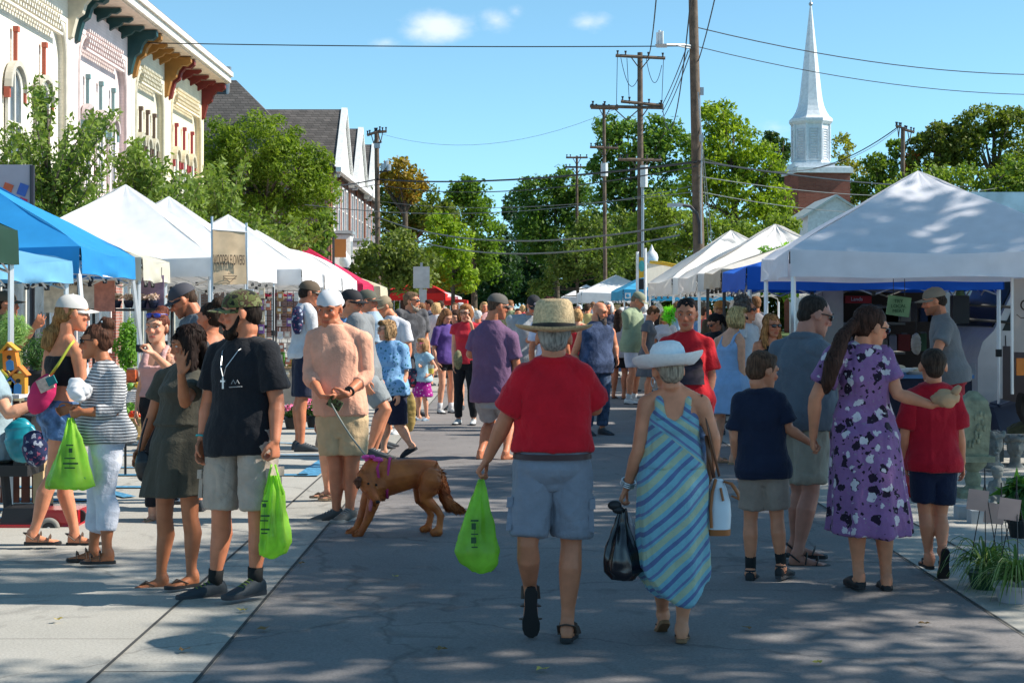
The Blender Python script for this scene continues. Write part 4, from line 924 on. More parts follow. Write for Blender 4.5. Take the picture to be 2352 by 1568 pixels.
# a few fallen leaves and specks on the pavement
fm=[leafmat('fallen_yellow',(.35,.25,.06),(.45,.35,.1),.2),leafmat('fallen_brown',(.12,.07,.03),(.2,.12,.05),.2)]
rl=random.Random(9)
for i,(u,v,lb) in enumerate(((560,1408,'curled yellow leaf right of the black tee man shoe'),(610,1452,'small brown leaf near the gutter seam at the lower left'),(250,1215,'dry leaf on the pavement behind the striped top woman'),(420,1500,'brown leaf at the bottom left of the pavement'),(905,1330,'tiny leaf on the road below the dog'),(1010,1500,'brown leaf low in the middle of the road'),(1240,1545,'yellow leaf at the bottom edge of the road'),(1720,1450,'leaf on the road below the boy in navy'),(1880,1530,'brown leaf at the lower right of the road'),(690,1300,'pale leaf on the road right of the green bag'),(130,1430,'leaf on the pavement at the lower left corner'),(2120,1440,'leaf on the road near the right seam'))):
    p=G(u,v); r=rl.uniform(.022,.04); a=rl.uniform(0,6.28); V=[]; n=10
    m=MB(); v_=[Vector((p.x,p.y,.022))]+[Vector((p.x+math.cos(a+t)*r*(1 if k%2 else .6)*(1+.5*math.cos(t)),p.y+math.sin(a+t)*r*(1 if k%2 else .6),.018+rl.uniform(0,.016))) for k,t in enumerate([2*math.pi*j/n for j in range(n)])]
    m.add(v_,[(0,1+j,1+(j+1)%n) for j in range(n)]); tag(m.build('fallen_leaf',fm[i%2],at=tuple(p),fixn=False),lb,'leaf','fallen leaves on the pavement')
# ================================================================ BUILDINGS
def brickmat(name,c1,c2,mort=(.35,.32,.3),sc=1.0):
    m,t,b=newmat(name); L=t.links; tc=nd(t,'ShaderNodeTexCoord')
    s=nd(t,'ShaderNodeSeparateXYZ'); L.new(tc.outputs['Object'],s.inputs[0]); ad=nd(t,'ShaderNodeMath',operation='ADD'); L.new(s.outputs['X'],ad.inputs[0]); L.new(s.outputs['Y'],ad.inputs[1])
    cb=nd(t,'ShaderNodeCombineXYZ'); L.new(ad.outputs[0],cb.inputs[0]); L.new(s.outputs['Z'],cb.inputs[1])
    k=nd(t,'ShaderNodeTexBrick'); k.inputs['Scale'].default_value=1; k.inputs['Brick Width'].default_value=.24*sc; k.inputs['Row Height'].default_value=.085*sc; k.inputs['Mortar Size'].default_value=.01*sc
    k.inputs['Color1'].default_value=c4(c1); k.inputs['Color2'].default_value=c4(c2); k.inputs['Mortar'].default_value=c4(mort); L.new(cb.outputs[0],k.inputs['Vector'])
    n=nd(t,'ShaderNodeTexNoise'); n.inputs['Scale'].default_value=1.2; n.inputs['Detail'].default_value=6; L.new(tc.outputs['Object'],n.inputs['Vector'])
    r=nd(t,'ShaderNodeMapRange'); r.inputs[1].default_value=.3; r.inputs[2].default_value=.7; r.inputs[3].default_value=.85; r.inputs[4].default_value=1.1; L.new(n.outputs['Fac'],r.inputs[0])
    x=nd(t,'ShaderNodeMixRGB',blend_type='MULTIPLY'); x.inputs[0].default_value=1; L.new(k.outputs[0],x.inputs[1]); L.new(r.outputs[0],x.inputs[2])
    L.new(x.outputs[0],b.inputs['Base Color']); b.inputs['Roughness'].default_value=.9
    bp=nd(t,'ShaderNodeBump'); bp.inputs['Strength'].default_value=.4; bp.inputs['Distance'].default_value=.02; L.new(k.outputs['Fac'],bp.inputs['Height']); bp.invert=True; L.new(bp.outputs[0],b.inputs['Normal'])
    return m
glass=mat('window_glass',(.10,.13,.16),.08,var=.3,scale=2,spec=.8)
shade=mat('window_blind',(.5,.5,.46),.7)
FX=-11.1
def facade(name,label,y0,y1,wallc,trim,accent,brk,z=9.5,win=True,last=False):
    root=thing(name,(FX,y0,0),label,'building','pastel painted storefront buildings in a row'); wm=brickmat(name+'_painted_brick',wallc,tuple(c*.94 for c in wallc),tuple(c*.9 for c in wallc)); tm=mat('trim_paint',trim,.7); am=mat('accent_paint',accent,.6); bm_=mat('bracket_paint',brk,.55)
    P=lambda x,y,z: Vector((FX+x,y,z)); w_=y1-y0
    m=MB(); m.box((FX-4,(y0+y1)/2,z/2+2.05),(8,w_-.004,z-4.1))      # upper storey
    m.build('wall',wm,root)
    m=MB(); m.box((FX-4.3,(y0+y1)/2,2.05),(7.9,w_-.01,4.1)); m.box((FX-.4,y0+.2,2.02),(.5,.4,4.04)); m.box((FX-.4,y1-.2,2.02),(.5,.4,4.04)); m.build('shopfront_wall',brickmat('red_brick_lower',(.3,.1,.07),(.36,.14,.1)),root)
    m=MB(); m.box((FX-.3,(y0+y1)/2,1.7),(.08,w_-1.4,2.6)); sw=m.build('shop_window',glass,root)
    m=MB()
    for yy in np.linspace(y0+.7,y1-.7,5): m.box((FX-.24,yy,1.7),(.06,.09,2.7))
    m.box((FX-.235,(y0+y1)/2,3.0),(.05,w_-1.4,.09)); m.box((FX-.235,(y0+y1)/2,.42),(.05,w_-1.4,.09))
    m.build('frame',tm,sw)
    m=MB(); m.box((FX+.12,(y0+y1)/2,4.1),(.5,w_-.02,.35)); m.box((FX+.06,(y0+y1)/2,3.6),(.3,w_-.02,.6)); m.build('shop_cornice',tm,root)
    # side pilasters with an arch panel between
    m=MB()
    for yy in(y0+.3,y1-.3): m.box((FX+.09,yy,6.45),(.18,.6,4.3))
    m.box((FX+.09,(y0+y1)/2,8.95),(.18,w_-.01,.7))
    for sg,yy in((1,y0+.6),(-1,y1-.6)):
        poly=[P(0,yy,8.6),P(0,yy,7.7)]+[P(0,yy+sg*(.9-.9*math.cos(a)),7.7+.9*math.sin(a)) for a in[k*math.pi/16 for k in range(1,9)]]
        m.prism(poly,(.16,0,0))
    m.build('pilaster',wm,root)
    m=MB()                                   # coloured edge of the arch
    for sg,yy in((1,y0+.6),(-1,y1-.6)):
        pts=[P(.17,yy,4.4),P(.17,yy,7.7)]+[P(.17,yy+sg*(.9-.9*math.cos(a)),7.7+.9*math.sin(a)) for a in[k*math.pi/16 for k in range(1,9)]]; m.tube(pts,.055,6)
    m.tube([P(.17,y0+1.5,8.6),P(.17,y1-1.5,8.6)],.05,6); m.build('arch_trim',mat('arch_paint',tuple(c*.62 for c in wallc),.7),root)
    m=MB()                                   # pierced frieze
    ny=int((w_-2.4)/.2)
    for r in range(4):
        for k in range(ny): m.box((FX+.22,y0+1.3+k*.2+(r%2)*.1,8.35+r*.13),(.10,.09,.075))
    m.box((FX+.2,(y0+y1)/2,8.24),(.1,w_-2.2,.06)); m.build('frieze',mat('frieze_paint',tuple(c*.92 for c in wallc),.7),root)
    nw=3; pitch=(w_-2.2)/nw
    for k in range(nw):
        yc=y0+1.1+pitch*(k+.5); hw=pitch*.215; zt=6.45
        arch=[P(.03,yc-hw,4.7),P(.03,yc+hw,4.7)]+[P(.03,yc+hw*math.cos(a),zt+hw*math.sin(a)) for a in[j*math.pi/10 for j in range(0,11)]]
        m=MB(); m.prism(arch,(.02,0,0)); wn=m.build('window',glass,root)
        m=MB(); m.tube([P(.07,yc-hw,4.7),P(.07,yc-hw,zt)]+[P(.07,yc-hw*math.cos(a),zt+hw*math.sin(a)) for a in[j*math.pi/10 for j in range(1,10)]]+[P(.07,yc+hw,zt),P(.07,yc+hw,4.7)],.06,6); m.box((FX+.07,yc,5.7),(.07,hw*2,.09)); m.box((FX+.065,yc,5.7),(.06,.06,2.4)); m.build('frame',tm,wn)
        m=MB(); ro,ri=hw+.17,hw+.05
        poly=[P(.05,yc+ro*math.cos(a),zt+ro*math.sin(a)) for a in[j*math.pi/12 for j in range(13)]]+[P(.05,yc+ri*math.cos(a),zt+ri*math.sin(a)) for a in[(12-j)*math.pi/12 for j in range(13)]]
        m.prism(poly,(.16,0,0)); hd=m.build('window_hood',mat('hood_paint',tuple(c*.62 for c in wallc),.7),wn)
        m=MB(); m.box((FX+.10,yc,zt+ro+.34),(.08,.07,.7)); m.box((FX+.12,yc,zt+ro+.70),(.12,.14,.12)); m.build('keystone',am,wn)
        for sg in(1,-1):
            m=MB(); m.box((FX+.10,yc+sg*(hw+.11),zt-.10),(.13,.09,.26)); m.build('corbel',am,wn)
    # cornice, soffit, brackets
    m=MB(); m.box((FX+.35,(y0+y1)/2,z+.10),(1.4,w_-.004,.14)); m.build('soffit',mat('soffit_paint',(.75,.62,.5),.7),root)
    m=MB(); m.box((FX+1.08,(y0+y1)/2,z+.24),(.14,w_-.002,.34)); m.box((FX+1.17,(y0+y1)/2,z+.36),(.12,w_-.002,.16)); m.build('gutter',mat('gutter_paint',(.7,.66,.58),.5),root)
    m=MB(); m.prism([P(1.22,y0,z+.46),P(-7.9,y0,z+2.4),P(-7.9,y0,z+.3),P(1.0,y0,z+.30)],(0,w_,0)); m.build('roof',mat('roof_metal',(.42,.2,.16),.6,var=.3),root)
    def bracket(yc,wd,big):
        prof=[(0,0),(.82,0),(.82,-.08),(.68,-.18),(.52,-.16),(.42,-.28),(.22,-.36),(.0,-.50)] if not big else [(0,0),(1.05,0),(1.05,-.2),(.9,-.34),(.72,-.32),(.58,-.5),(.50,-.78),(.34,-.9),(.26,-1.2),(.20,-1.5),(.0,-1.62)]
        m.prism([P(.1+a*.86,yc-wd/2,z+b*.8) for a,b in prof],(0,wd,0))
    for k,yy in enumerate([y0+.3]+list(np.linspace(y0+1.1,y1-1.1,4))+[y1-.3]):
        m=MB(); bracket(yy,.24 if k in(0,5) else .16,k in(0,5)); m.build('bracket',bm_,root)
    return root
facade('storefront_building','white and cream storefront with orange red window accents, nearest of the pastel row',32.2,41.1,(.80,.75,.64),(.7,.66,.58),(.42,.10,.06),(.60,.54,.42))
facade('storefront_building','pinkish white storefront with dark teal cornice brackets',41.1,47.4,(.78,.66,.64),(.7,.62,.60),(.20,.32,.32),(.012,.055,.058))
facade('storefront_building','pale sage storefront with ochre cornice brackets',47.4,52.4,(.69,.65,.51),(.5,.5,.42),(.14,.09,.07),(.33,.15,.03))
facade('storefront_building','pale yellow storefront with deep red brackets at the far end of the row',52.4,58.6,(.84,.74,.53),(.7,.66,.55),(.33,.05,.06),(.17,.02,.015))
shg=brickmat('roof_shingles',(.085,.075,.07),(.15,.13,.12),(.05,.045,.04),1.8)
tb=brickmat('townhouse_brick',(.30,.085,.05),(.38,.13,.08))
white=mat('white_paint',(.74,.74,.72),.6)
TX=-10.3
def townhouse(k,yc,lab):
    hw=5.05; root=thing('townhouse',(TX,yc,0),lab,'townhouse','gabled brick townhouses along the left side')
    m=MB(); m.box((TX-6,yc,4.75),(12,hw*2-.01,9.5)); m.build('wall',tb,root)
    m=MB(); g=4.0 # cross gable
    m.prism([(TX+.35,yc-g,9.3),(TX+.35,yc,13.35),(TX+.35,yc+g,9.3)],(-12,0,0)); m.build('gable',shg,root)
    m=MB()
    for sg in(1,-1): m.prism([(TX+.55,yc-sg*0,13.45),(TX+.55,yc+sg*(g+.25),9.2),(TX+.55,yc+sg*(g+.25),9.0),(TX+.55,yc,13.2)],(-.35,0,0))
    m.prism([(TX+.37,yc-g+.2,9.3),(TX+.37,yc,13.0),(TX+.37,yc+g-.2,9.3)],(-.01,0,0)); m.build('gable_trim',white,root)
    m=MB(); m.prism([(TX+.45,yc-hw,9.5),(TX-4.6,yc-hw,12.4),(TX-9.6,yc-hw,9.5)],(0,hw*2-.006,0)); m.build('roof',shg,root)
    m=MB(); m.box((TX+.55,yc,9.38),(.3,hw*2-.02,.26)); m.build('gutter',white,root)
    for j,yy in enumerate((yc-3.4,yc-1.0,yc+1.4,yc+3.6)):
        for zc,hh in((2.2,2.2),(7.4,2.6)):
            m=MB(); m.box((TX+.03,yy,zc),(.04,1.1,hh)); wn=m.build('window',glass,root)
            m=MB()
            for sg in(1,-1): m.box((TX+.1,yy+sg*.6,zc),(.14,.14,hh+.25)); m.box((TX+.1,yy,zc+sg*(hh/2+.06)),(.14,1.3,.14))
            m.box((TX+.08,yy,zc),(.08,.07,hh)); m.box((TX+.08,yy,zc),(.08,1.1,.07)); m.build('frame',white,wn)
    m=MB()
    for yy in(yc-2.2,):
        m.prism([(TX,yy-1.1,3.2),(TX+1.0,yy-.75,3.2),(TX+1.0,yy+.75,3.2),(TX,yy+1.1,3.2)],(0,0,2.6))
    bw_=m.build('bay_window',white,root); m=MB()
    for yy in(yc-2.2,):
        m.box((TX+1.01,yy,4.5),(.03,1.1,1.9)); m.prism([(TX,yy-1.25,5.85),(TX+1.15,yy-.85,5.85),(TX+1.15,yy+.85,5.85),(TX,yy+1.25,5.85)],(0,0,.18))
    m.build('pane',mat('pane_grey',(.3,.32,.34),.3),bw_)
    m=MB()
    for yy in(yc-4.9,yc+.2,): m.tube([(TX+.1,yy,0),(TX+.1,yy,9.3)],.07,6)
    m.build('downpipe',mat('rust_pipe',(.35,.14,.08),.6),root)
townhouse(0,98.6-0.6,'nearest gabled brick townhouse, partly behind the honey locust'); townhouse(1,108.6,'second gabled brick townhouse along the left side'); townhouse(2,119.2,'third gabled brick townhouse, behind the left utility pole')
r=thing('brick_house',(-17,96,0),'brick house with pointed hipped roof and a metal vent pipe above the honey locust','house')
m=MB(); m.box((-19,95.4,5),(10,4,10)); m.build('wall',tb,r)
m=MB(); m.add([(-24.4,92.7,10),(-11.2,92.7,10),(-11.2,98.1,10),(-24.4,98.1,10),(-16,96,14.8),(-17.2,96,14.8)],[(0,1,4,5),(1,2,4),(2,3,5,4),(3,0,5),(3,2,1,0)]); m.build('roof',shg,r)
m=MB(); m.tube([(-16.4,95.5,13),(-16.4,95.5,15.3)],.12,8); m.tube([(-16.4,95.5,15.3),(-16.4,95.5,15.5)],.2,8); m.build('vent_pipe',mat('galvanised',(.3,.3,.3),.4,.8),r)
# church
cs=36.0; cy=F/cs; cx=(1866-1176)/cs; zz=lambda v: CH+(HZ-v)/cs
r=thing('church',(cx,cy,0),'church with slender white spire on a louvred belfry and brick tower','church')
tx=(1880-1176)/cs; m=MB(); m.box((tx,cy+.6,zz(400)/2),(3.35,3.35,zz(400)),rz=R(6)); m.build('tower',brickmat('church_brick',(.26,.065,.04),(.34,.10,.065),(.2,.12,.1)),r)
wp=mat('steeple_white',(.72,.75,.78),.45)
m=MB(); m.box((tx,cy+.6,zz(394)),(3.65,3.65,.34),rz=R(6)); m.box((tx,cy+.6,zz(387)),(3.4,3.4,.14),rz=R(6)); m.box((cx,cy+.6,zz(381)),(2.6,2.6,.3)); m.build('tower_cornice',wp,r)
def octr(w_,z,c=(cx,cy+.6),k=8,ph=math.pi/8): return [Vector((c[0]+w_/2/math.cos(math.pi/8)*math.cos(ph+2*math.pi*j/k),c[1]+w_/2/math.cos(math.pi/8)*math.sin(ph+2*math.pi*j/k),z)) for j in range(k)]
m=MB(); m.loft([octr(2.36,zz(384)),octr(2.3,zz(372)),octr(2.2,zz(370)),octr(2.2,zz(285))]); 
for a in octr(2.26,0): m.tube([Vector((a.x,a.y,zz(370))),Vector((a.x,a.y,zz(285)))],.07,6)
bf=m.build('belfry',wp,r)
for j in range(8):
    a=2*math.pi*j/8-math.pi/2; nx,ny=math.cos(a),math.sin(a); c=Vector((cx+nx*1.11,cy+.6+ny*1.11,(zz(300)+zz(362))/2)); rot=Matrix.Rotation(a+math.pi/2,3,'Z')
    m=MB(); hh=zz(296)-zz(365)
    for sg in(1,-1): m.box(c+rot@Vector((sg*.24,0,0)),(.06,.08,hh),rot=rot); m.box(c+Vector((0,0,sg*hh/2)),(.54,.08,.06),rot=rot)
    for q in range(11): m.box(c+Vector((0,0,-hh/2+.12+q*hh/12)),(.44,.03,.11),rot=rot@Matrix.Rotation(R(35),3,'X'))
    m.build('louvre',mat('louvre_paint',(.6,.63,.68),.5),bf)
m=MB(); m.loft([octr(2.4,zz(285)),octr(2.62,zz(279)),octr(2.62,zz(273)),octr(2.2,zz(266)),octr(1.85,zz(255)),octr(1.6,zz(243)),octr(1.42,zz(228)),octr(1.3,zz(212)),octr(.13,zz(12)),octr(.06,zz(-8))]); m.build('spire',wp,r)
m=MB(); m.ell((cx,cy+.6,zz(6)),.13,n=10,m=7); m.tube([(cx,cy+.6,zz(6)),(cx,cy+.6,zz(-14))],.03,6); m.build('finial',mat('grey_metal',(.35,.36,.38),.4,.5),r)
nx=(1873-1176)/40; ny=F/40-2; m=MB(); m.prism([(nx-1.5,ny-4,6.6),(nx,ny-4,7.55),(nx+1.5,ny-4,6.6),(nx+1.5,ny-4,0),(nx-1.5,ny-4,0)],(0,6,0)); m.build('nave',wp,r)
m=MB()
for sg in(1,-1): m.prism([(nx,ny-4.2,7.7),(nx+sg*1.8,ny-4.2,6.55),(nx+sg*1.8,ny-4.2,6.42),(nx,ny-4.2,7.56)],(0,6.4,0))
m.build('nave_roof',mat('pale_roof',(.55,.58,.56),.5),r)
r=thing('metal_building',(21,62,0),'low building with pale blue grey metal roof edge at the right','building'); m=MB(); m.box((27,66,2.5),(20,8,5)); m.build('wall',mat('metal_siding',(.30,.33,.36),.5,.3),r)
m=MB(); m.box((27,65.6,5.45),(20.6,8.8,.9)); rf=m.build('roof',mat('metal_fascia',(.42,.52,.58),.35,.5,var=.25,scale=1.5),r)
r=thing('storage_building',(16.4,75,0),'small pale building corner glimpsed right of the church tower','building'); m=MB(); m.box((18.5,76,2.6),(5,4,5.2)); m.build('wall',white,r); m=MB(); m.box((18.5,76,5.3),(5.4,4.4,.3)); m.build('roof',white,r)
# ================================================================ UTILITY POLES AND WIRES
pw=mat('weathered_pole_wood',(.13,.095,.07),.9,var=.35,scale=5,bump=.6,bscale=20)
dk=mat('dark_iron',(.03,.03,.035),.5); gal=mat('galvanised_steel',(.38,.4,.42),.45,.6)
def pole(label,s,u0,u1,vt,wd,arms=(),extra=None,group='wooden utility poles'):
    d=F/s; a=Vector(((u0-1176)/s,d,0)); b=W(u1,vt,d); r=thing('utility_pole',tuple(a),label,'utility pole',group)
    m=MB(); m.tube([a,a.lerp(b,.5),b],[wd/2*1.12,wd/2,wd/2*.82],12); m.build('pole',pw,r,smooth='auto')
    for (ul,vl,ur,vr) in arms:
        m=MB(); p=W(ul,vl,d-.2); q=W(ur,vr,d-.2); m.tube([p,q],.07,4); c=p.lerp(q,.5)
        for k in(.3,.7): m.tube([p.lerp(q,k),c+Vector((0,0,-.55))],.025,5)
        ar=m.build('crossarm',pw,r)
        for k in(.04,.2,.66,.95):
            m=MB(); e=p.lerp(q,k); m.tube([e,e+Vector((0,0,.12)),e+Vector((0,0,.22))],[.05,.03,.06],7); m.build('insulator',dk,ar)
    if extra: extra(r,d)
    return r
def ex1(r,d):
    m=MB(); m.tube([W(1590,107,d),W(1575,104,d-.3),W(1520,103,d-.9)],[.04,.035,.03],7); m.tube([W(1592,112,d),W(1575,110,d-.3),W(1558,106,d-.6)],.02,6); arm=m.build('lamp_arm',gal,r)
    m=MB(); m.loft([[W(1518+a*14,104+b*5,d-.95+c) for a,b,c in((-1,-.4,-.2),(1,-.7,-.2),(1,-.7,.2),(-1,-.4,.2))],[W(1520+a*12,110,d-.95+c) for a,b,c in((-1,0,-.15),(1,0,-.15),(1,0,.15),(-1,0,.15))]]); m.build('lamp_head',gal,arm)
    for k,hh in((1510,75),(1515,70),(1521,72)): 
        m=MB(); m.tube([W(k,102,d-.95),W(k,hh,d-.95)],.035,6); m.build('antenna',mat('antenna_white',(.7,.7,.7),.5),arm)
    m=MB(); m.tube([W(1607,560,d-.2),W(1607,520,d-.2),W(1600,490,d-.2),W(1585,474,d-.3),W(1560,470,d-.4)],.05,7); l=m.build('lower_lamp_arm',dk,r)
    m=MB(); m.box(W(1550,471,d-.45),(.42,.2,.1)); m.build('lamp_head',gal,l)
    m=MB(); m.tube([W(1611,560,d-.25),W(1609,440,d-.25),W(1612,330,d-.25),W(1604,212,d-.25)],.025,6); m.box(W(1611,318,d-.25),(.12,.1,.2)); m.box(W(1612,210,d-.25),(.1,.1,.22)); m.build('conduit',gal,r)
pole('tall leaning wooden utility pole with street lamp arm and antennas, nearest of all',80,1611,1591,-40,.31,(),ex1)
def ex2(r,d):
    m=MB(); m.tube([W(1476,600,d-.2),W(1476,380,d-.2)],.06,6); m.build('conduit',gal,r)
    m=MB(); m.tube([W(1479,430,d-.3),W(1479,380,d-.3)],.16,10); m.build('transformer',mat('transformer_white',(.6,.62,.63),.5),r)
pole('dark wooden utility pole with stacked double crossarms in front of the tall trees',54,1472,1470,121,.27,((1414,128,1528,134),(1426,233,1524,243),(1355,244,1524,248),(1420,366,1520,368)),ex2)
def ex3(r,d):
    m=MB(); m.tube([W(1388,405,d-.3),W(1388,375,d-.3)],.19,10); m.build('transformer',mat('transformer_white',(.6,.62,.63),.5),r)
pole('slim utility pole with white transformer between the trees',43,1391,1387,238,.2,((1357,248,1420,250),(1355,338,1420,340)),ex3)
pole('small distant utility pole with one crossarm',32,1326,1325,358,.2,((1300,362,1350,362),(1298,384,1352,384)))
def exl(r,d):
    for u,v in((880,382),(888,376),(893,384)):
        m=MB(); m.tube([W(u,v+8,d-.2),W(u,v-6,d-.2)],.12,8); m.build('transformer',gal,r)
    m=MB(); m.tube([W(872,395,d-.1),W(893,392,d-.2)],.05,6); m.tube([W(862,332,d),W(876,326,d-.2)],.05,6); m.build('bracket_arm',dk,r)
    m=MB(); m.box(W(866,335,d-.25),(.3,.15,.25)); m.build('fuse_box',gal,r)
pole('grey green wooden utility pole left of the street beside the townhouses',45,870,865,303,.28,((843,311,874,300),(860,304,888,302)),exl)
pole('wooden utility pole with tilted crossarm rising behind the big white tent',45,2071,2074,292,.26,((2058,290,2070,292),(2078,298,2100,304)))
def pole_thin(): pass
wm_=mat('black_cable',(.015,.015,.018),.6); wl=mat('grey_cable',(.14,.15,.15),.6)
def wire(label,a,b,sag=.0,r=.014,m_=wm_,n=14,nm='power_line'):
    A=W(*a); B=W(*b); m=MB(); m.tube([A.lerp(B,t)-Vector((0,0,4*sag*t*(1-t))) for t in[k/n for k in range(n+1)]],r,5); o=m.build(nm,m_,at=tuple(A)); tag(o,label,'cable','overhead cables across the market'); return o
p1=F/80; p2=F/54; pl=F/45
wire('single thin wire crossing the open sky from the pastel roof to the leaning pole',(300,98,p1),(1590,106,p1),.06,.016)
wire('thick black cable running from the left pole to the leaning pole, upper of the pair',(866,412,pl),(1600,372,p1-.3),.3,.035)
wire('thick black cable running from the left pole to the leaning pole, lower of the pair',(866,424,pl),(1600,382,p1-.3),.55,.02)
wire('black cable from the honey locust towards the left pole',(560,431,60),(866,412,pl),.2,.035); wire('lower dark cable in front of the honey locust',(560,440,60),(866,424,pl),.2,.018)
wire('pale cable sagging lowest between the left pole and the far trees',(870,522,pl),(1560,540,p1),.9,.028,wl); wire('pale cable above the lowest one between the left pole and the far trees',(870,500,pl),(1560,515,p1),.8,.028,wl)
wire('thin wire near the left pole foot of the pair of black cables',(870,462,pl),(1600,440,p1),.4,.012,wl); wire('thin grey wire crossing the tree tops in the middle',(700,470,p1),(1600,425,p1),.5,.012,wl)
wire('upper wire with splices from the leaning pole to the right edge',(1604,64,p1),(2420,172,p1+10),.35,.016); wire('second wire with splices from the leaning pole to the right edge',(1604,108,p1),(2420,218,p1+10),.35,.013)
wire('black cable from the leaning pole across the church tower',(1605,370,p1-.3),(2240,428,pl),.25,.03); wire('grey wire across the brick tower, upper one',(1605,405,p1-.3),(2300,430,pl),.5,.014,wl); wire('grey wire across the brick tower, lower one',(1605,440,p1-.3),(2200,470,pl),.5,.014,wl)
wire('wire from the cross armed pole up out of the picture, left one',(1488,130,p2),(1512,-60,40),.5,.02); wire('long curved wire from the cross armed pole up along the leaning pole',(1520,236,p2),(1590,-40,40),2.2,.018)
wire('wire rising steeply right of the leaning pole',(1604,140,p1),(1650,-40,36),.1,.016)
for k in range(3): wire(('first','second','third')[k]+' of three parallel wires rising from the lower crossarm to the lamp arm',(1516+k*5,250+k*8,p2),(1576+k*5,112+k*5,p1),.12,.016)
wire('hanging jumper wire left of the cross armed pole',(1418,132,p2),(1416,246,p2),.0,.014); wire('slack jumper loop below the left half of the upper crossarm',(1426,133,p2),(1466,178,p2),.75,.014); wire('slack jumper loop below the right half of the upper crossarm',(1484,133,p2),(1520,150,p2),.9,.014); wire('straight jumper wire right of the cross armed pole',(1524,136,p2),(1520,240,p2),.0,.014); wire('jumper wire just left of the cross armed pole',(1440,134,p2),(1446,240,p2),.05,.014)
wire('wires from the right pole running down left behind the belfry',(2060,294,pl),(1830,392,pl+25),.5,.03); wire('thin wire from the right pole running down behind the church',(2060,298,pl),(1600,360,p1+10),1.2,.014)
wire('guy wire slanting down right beside the leaning pole',(1606,260,p1),(1636,560,p1-1),.0,.012,wl); wire('second guy wire beside the leaning pole',(1608,300,p1),(1628,560,p1-1),.0,.012,wl)
wire('thin pale wire from the left pole to the cross armed pole',(876,308,pl),(1416,250,p2),1.0,.008,wl)
# lamp posts
def lamp(label,s,u,v):
    d=F/s; x=(u-1176)/s; zt=CH+(HZ-v)/s; r=thing('street_lamp',(x,d,0),label,'street lamp','globe street lamps')
    m=MB(); m.tube([(x,d,0),(x,d,.5),(x,d,.6),(x,d,zt-.75)],[.16,.13,.07,.055],10); m.tube([(x,d,zt-.75),(x,d,zt-.6)],[.07,.12],10); m.build('post',mat('lamp_post_black',(.02,.02,.03),.4),r,smooth='auto')
    m=MB(); m.loft([[Vector((x+math.cos(2*math.pi*j/14)*a,d+math.sin(2*math.pi*j/14)*a,zt+b)) for j in range(14)] for a,b in((.10,-.6),(.19,-.48),(.21,-.35),(.17,-.22),(.09,-.14),(.07,-.10),(.03,0),(.01,.06))]); m.build('globe',mat('milk_glass',(.7,.72,.74),.3),r,smooth='auto')
lamp('globe street lamp above the right hand tents next to the yellow flag',72,1497,566); lamp('globe street lamp behind the pink red tent on the left',66,793,575)
# blank sign seen from the back
s=80; d=F/s; x=(968-1176)/s; r=thing('road_sign',(x,d,0),'blank grey back of a road sign on a metal post above the red tent','sign')
m=MB(); m.box((x,d-.03,CH+(705-637)/s),(.47,.01,.62)); m.build('sign_plate',mat('sign_back',(.45,.46,.46),.4,.6),r); m=MB(); m.box((x+.04,d-.03,CH+(705-680)/s),(.22,.01,.40)); m.build('lower_plate',mat('sign_back',(.45,.46,.46),.4,.6),r)
m=MB(); m.box((x,d,1.45),(.07,.04,2.95)); m.build('post',gal,r)
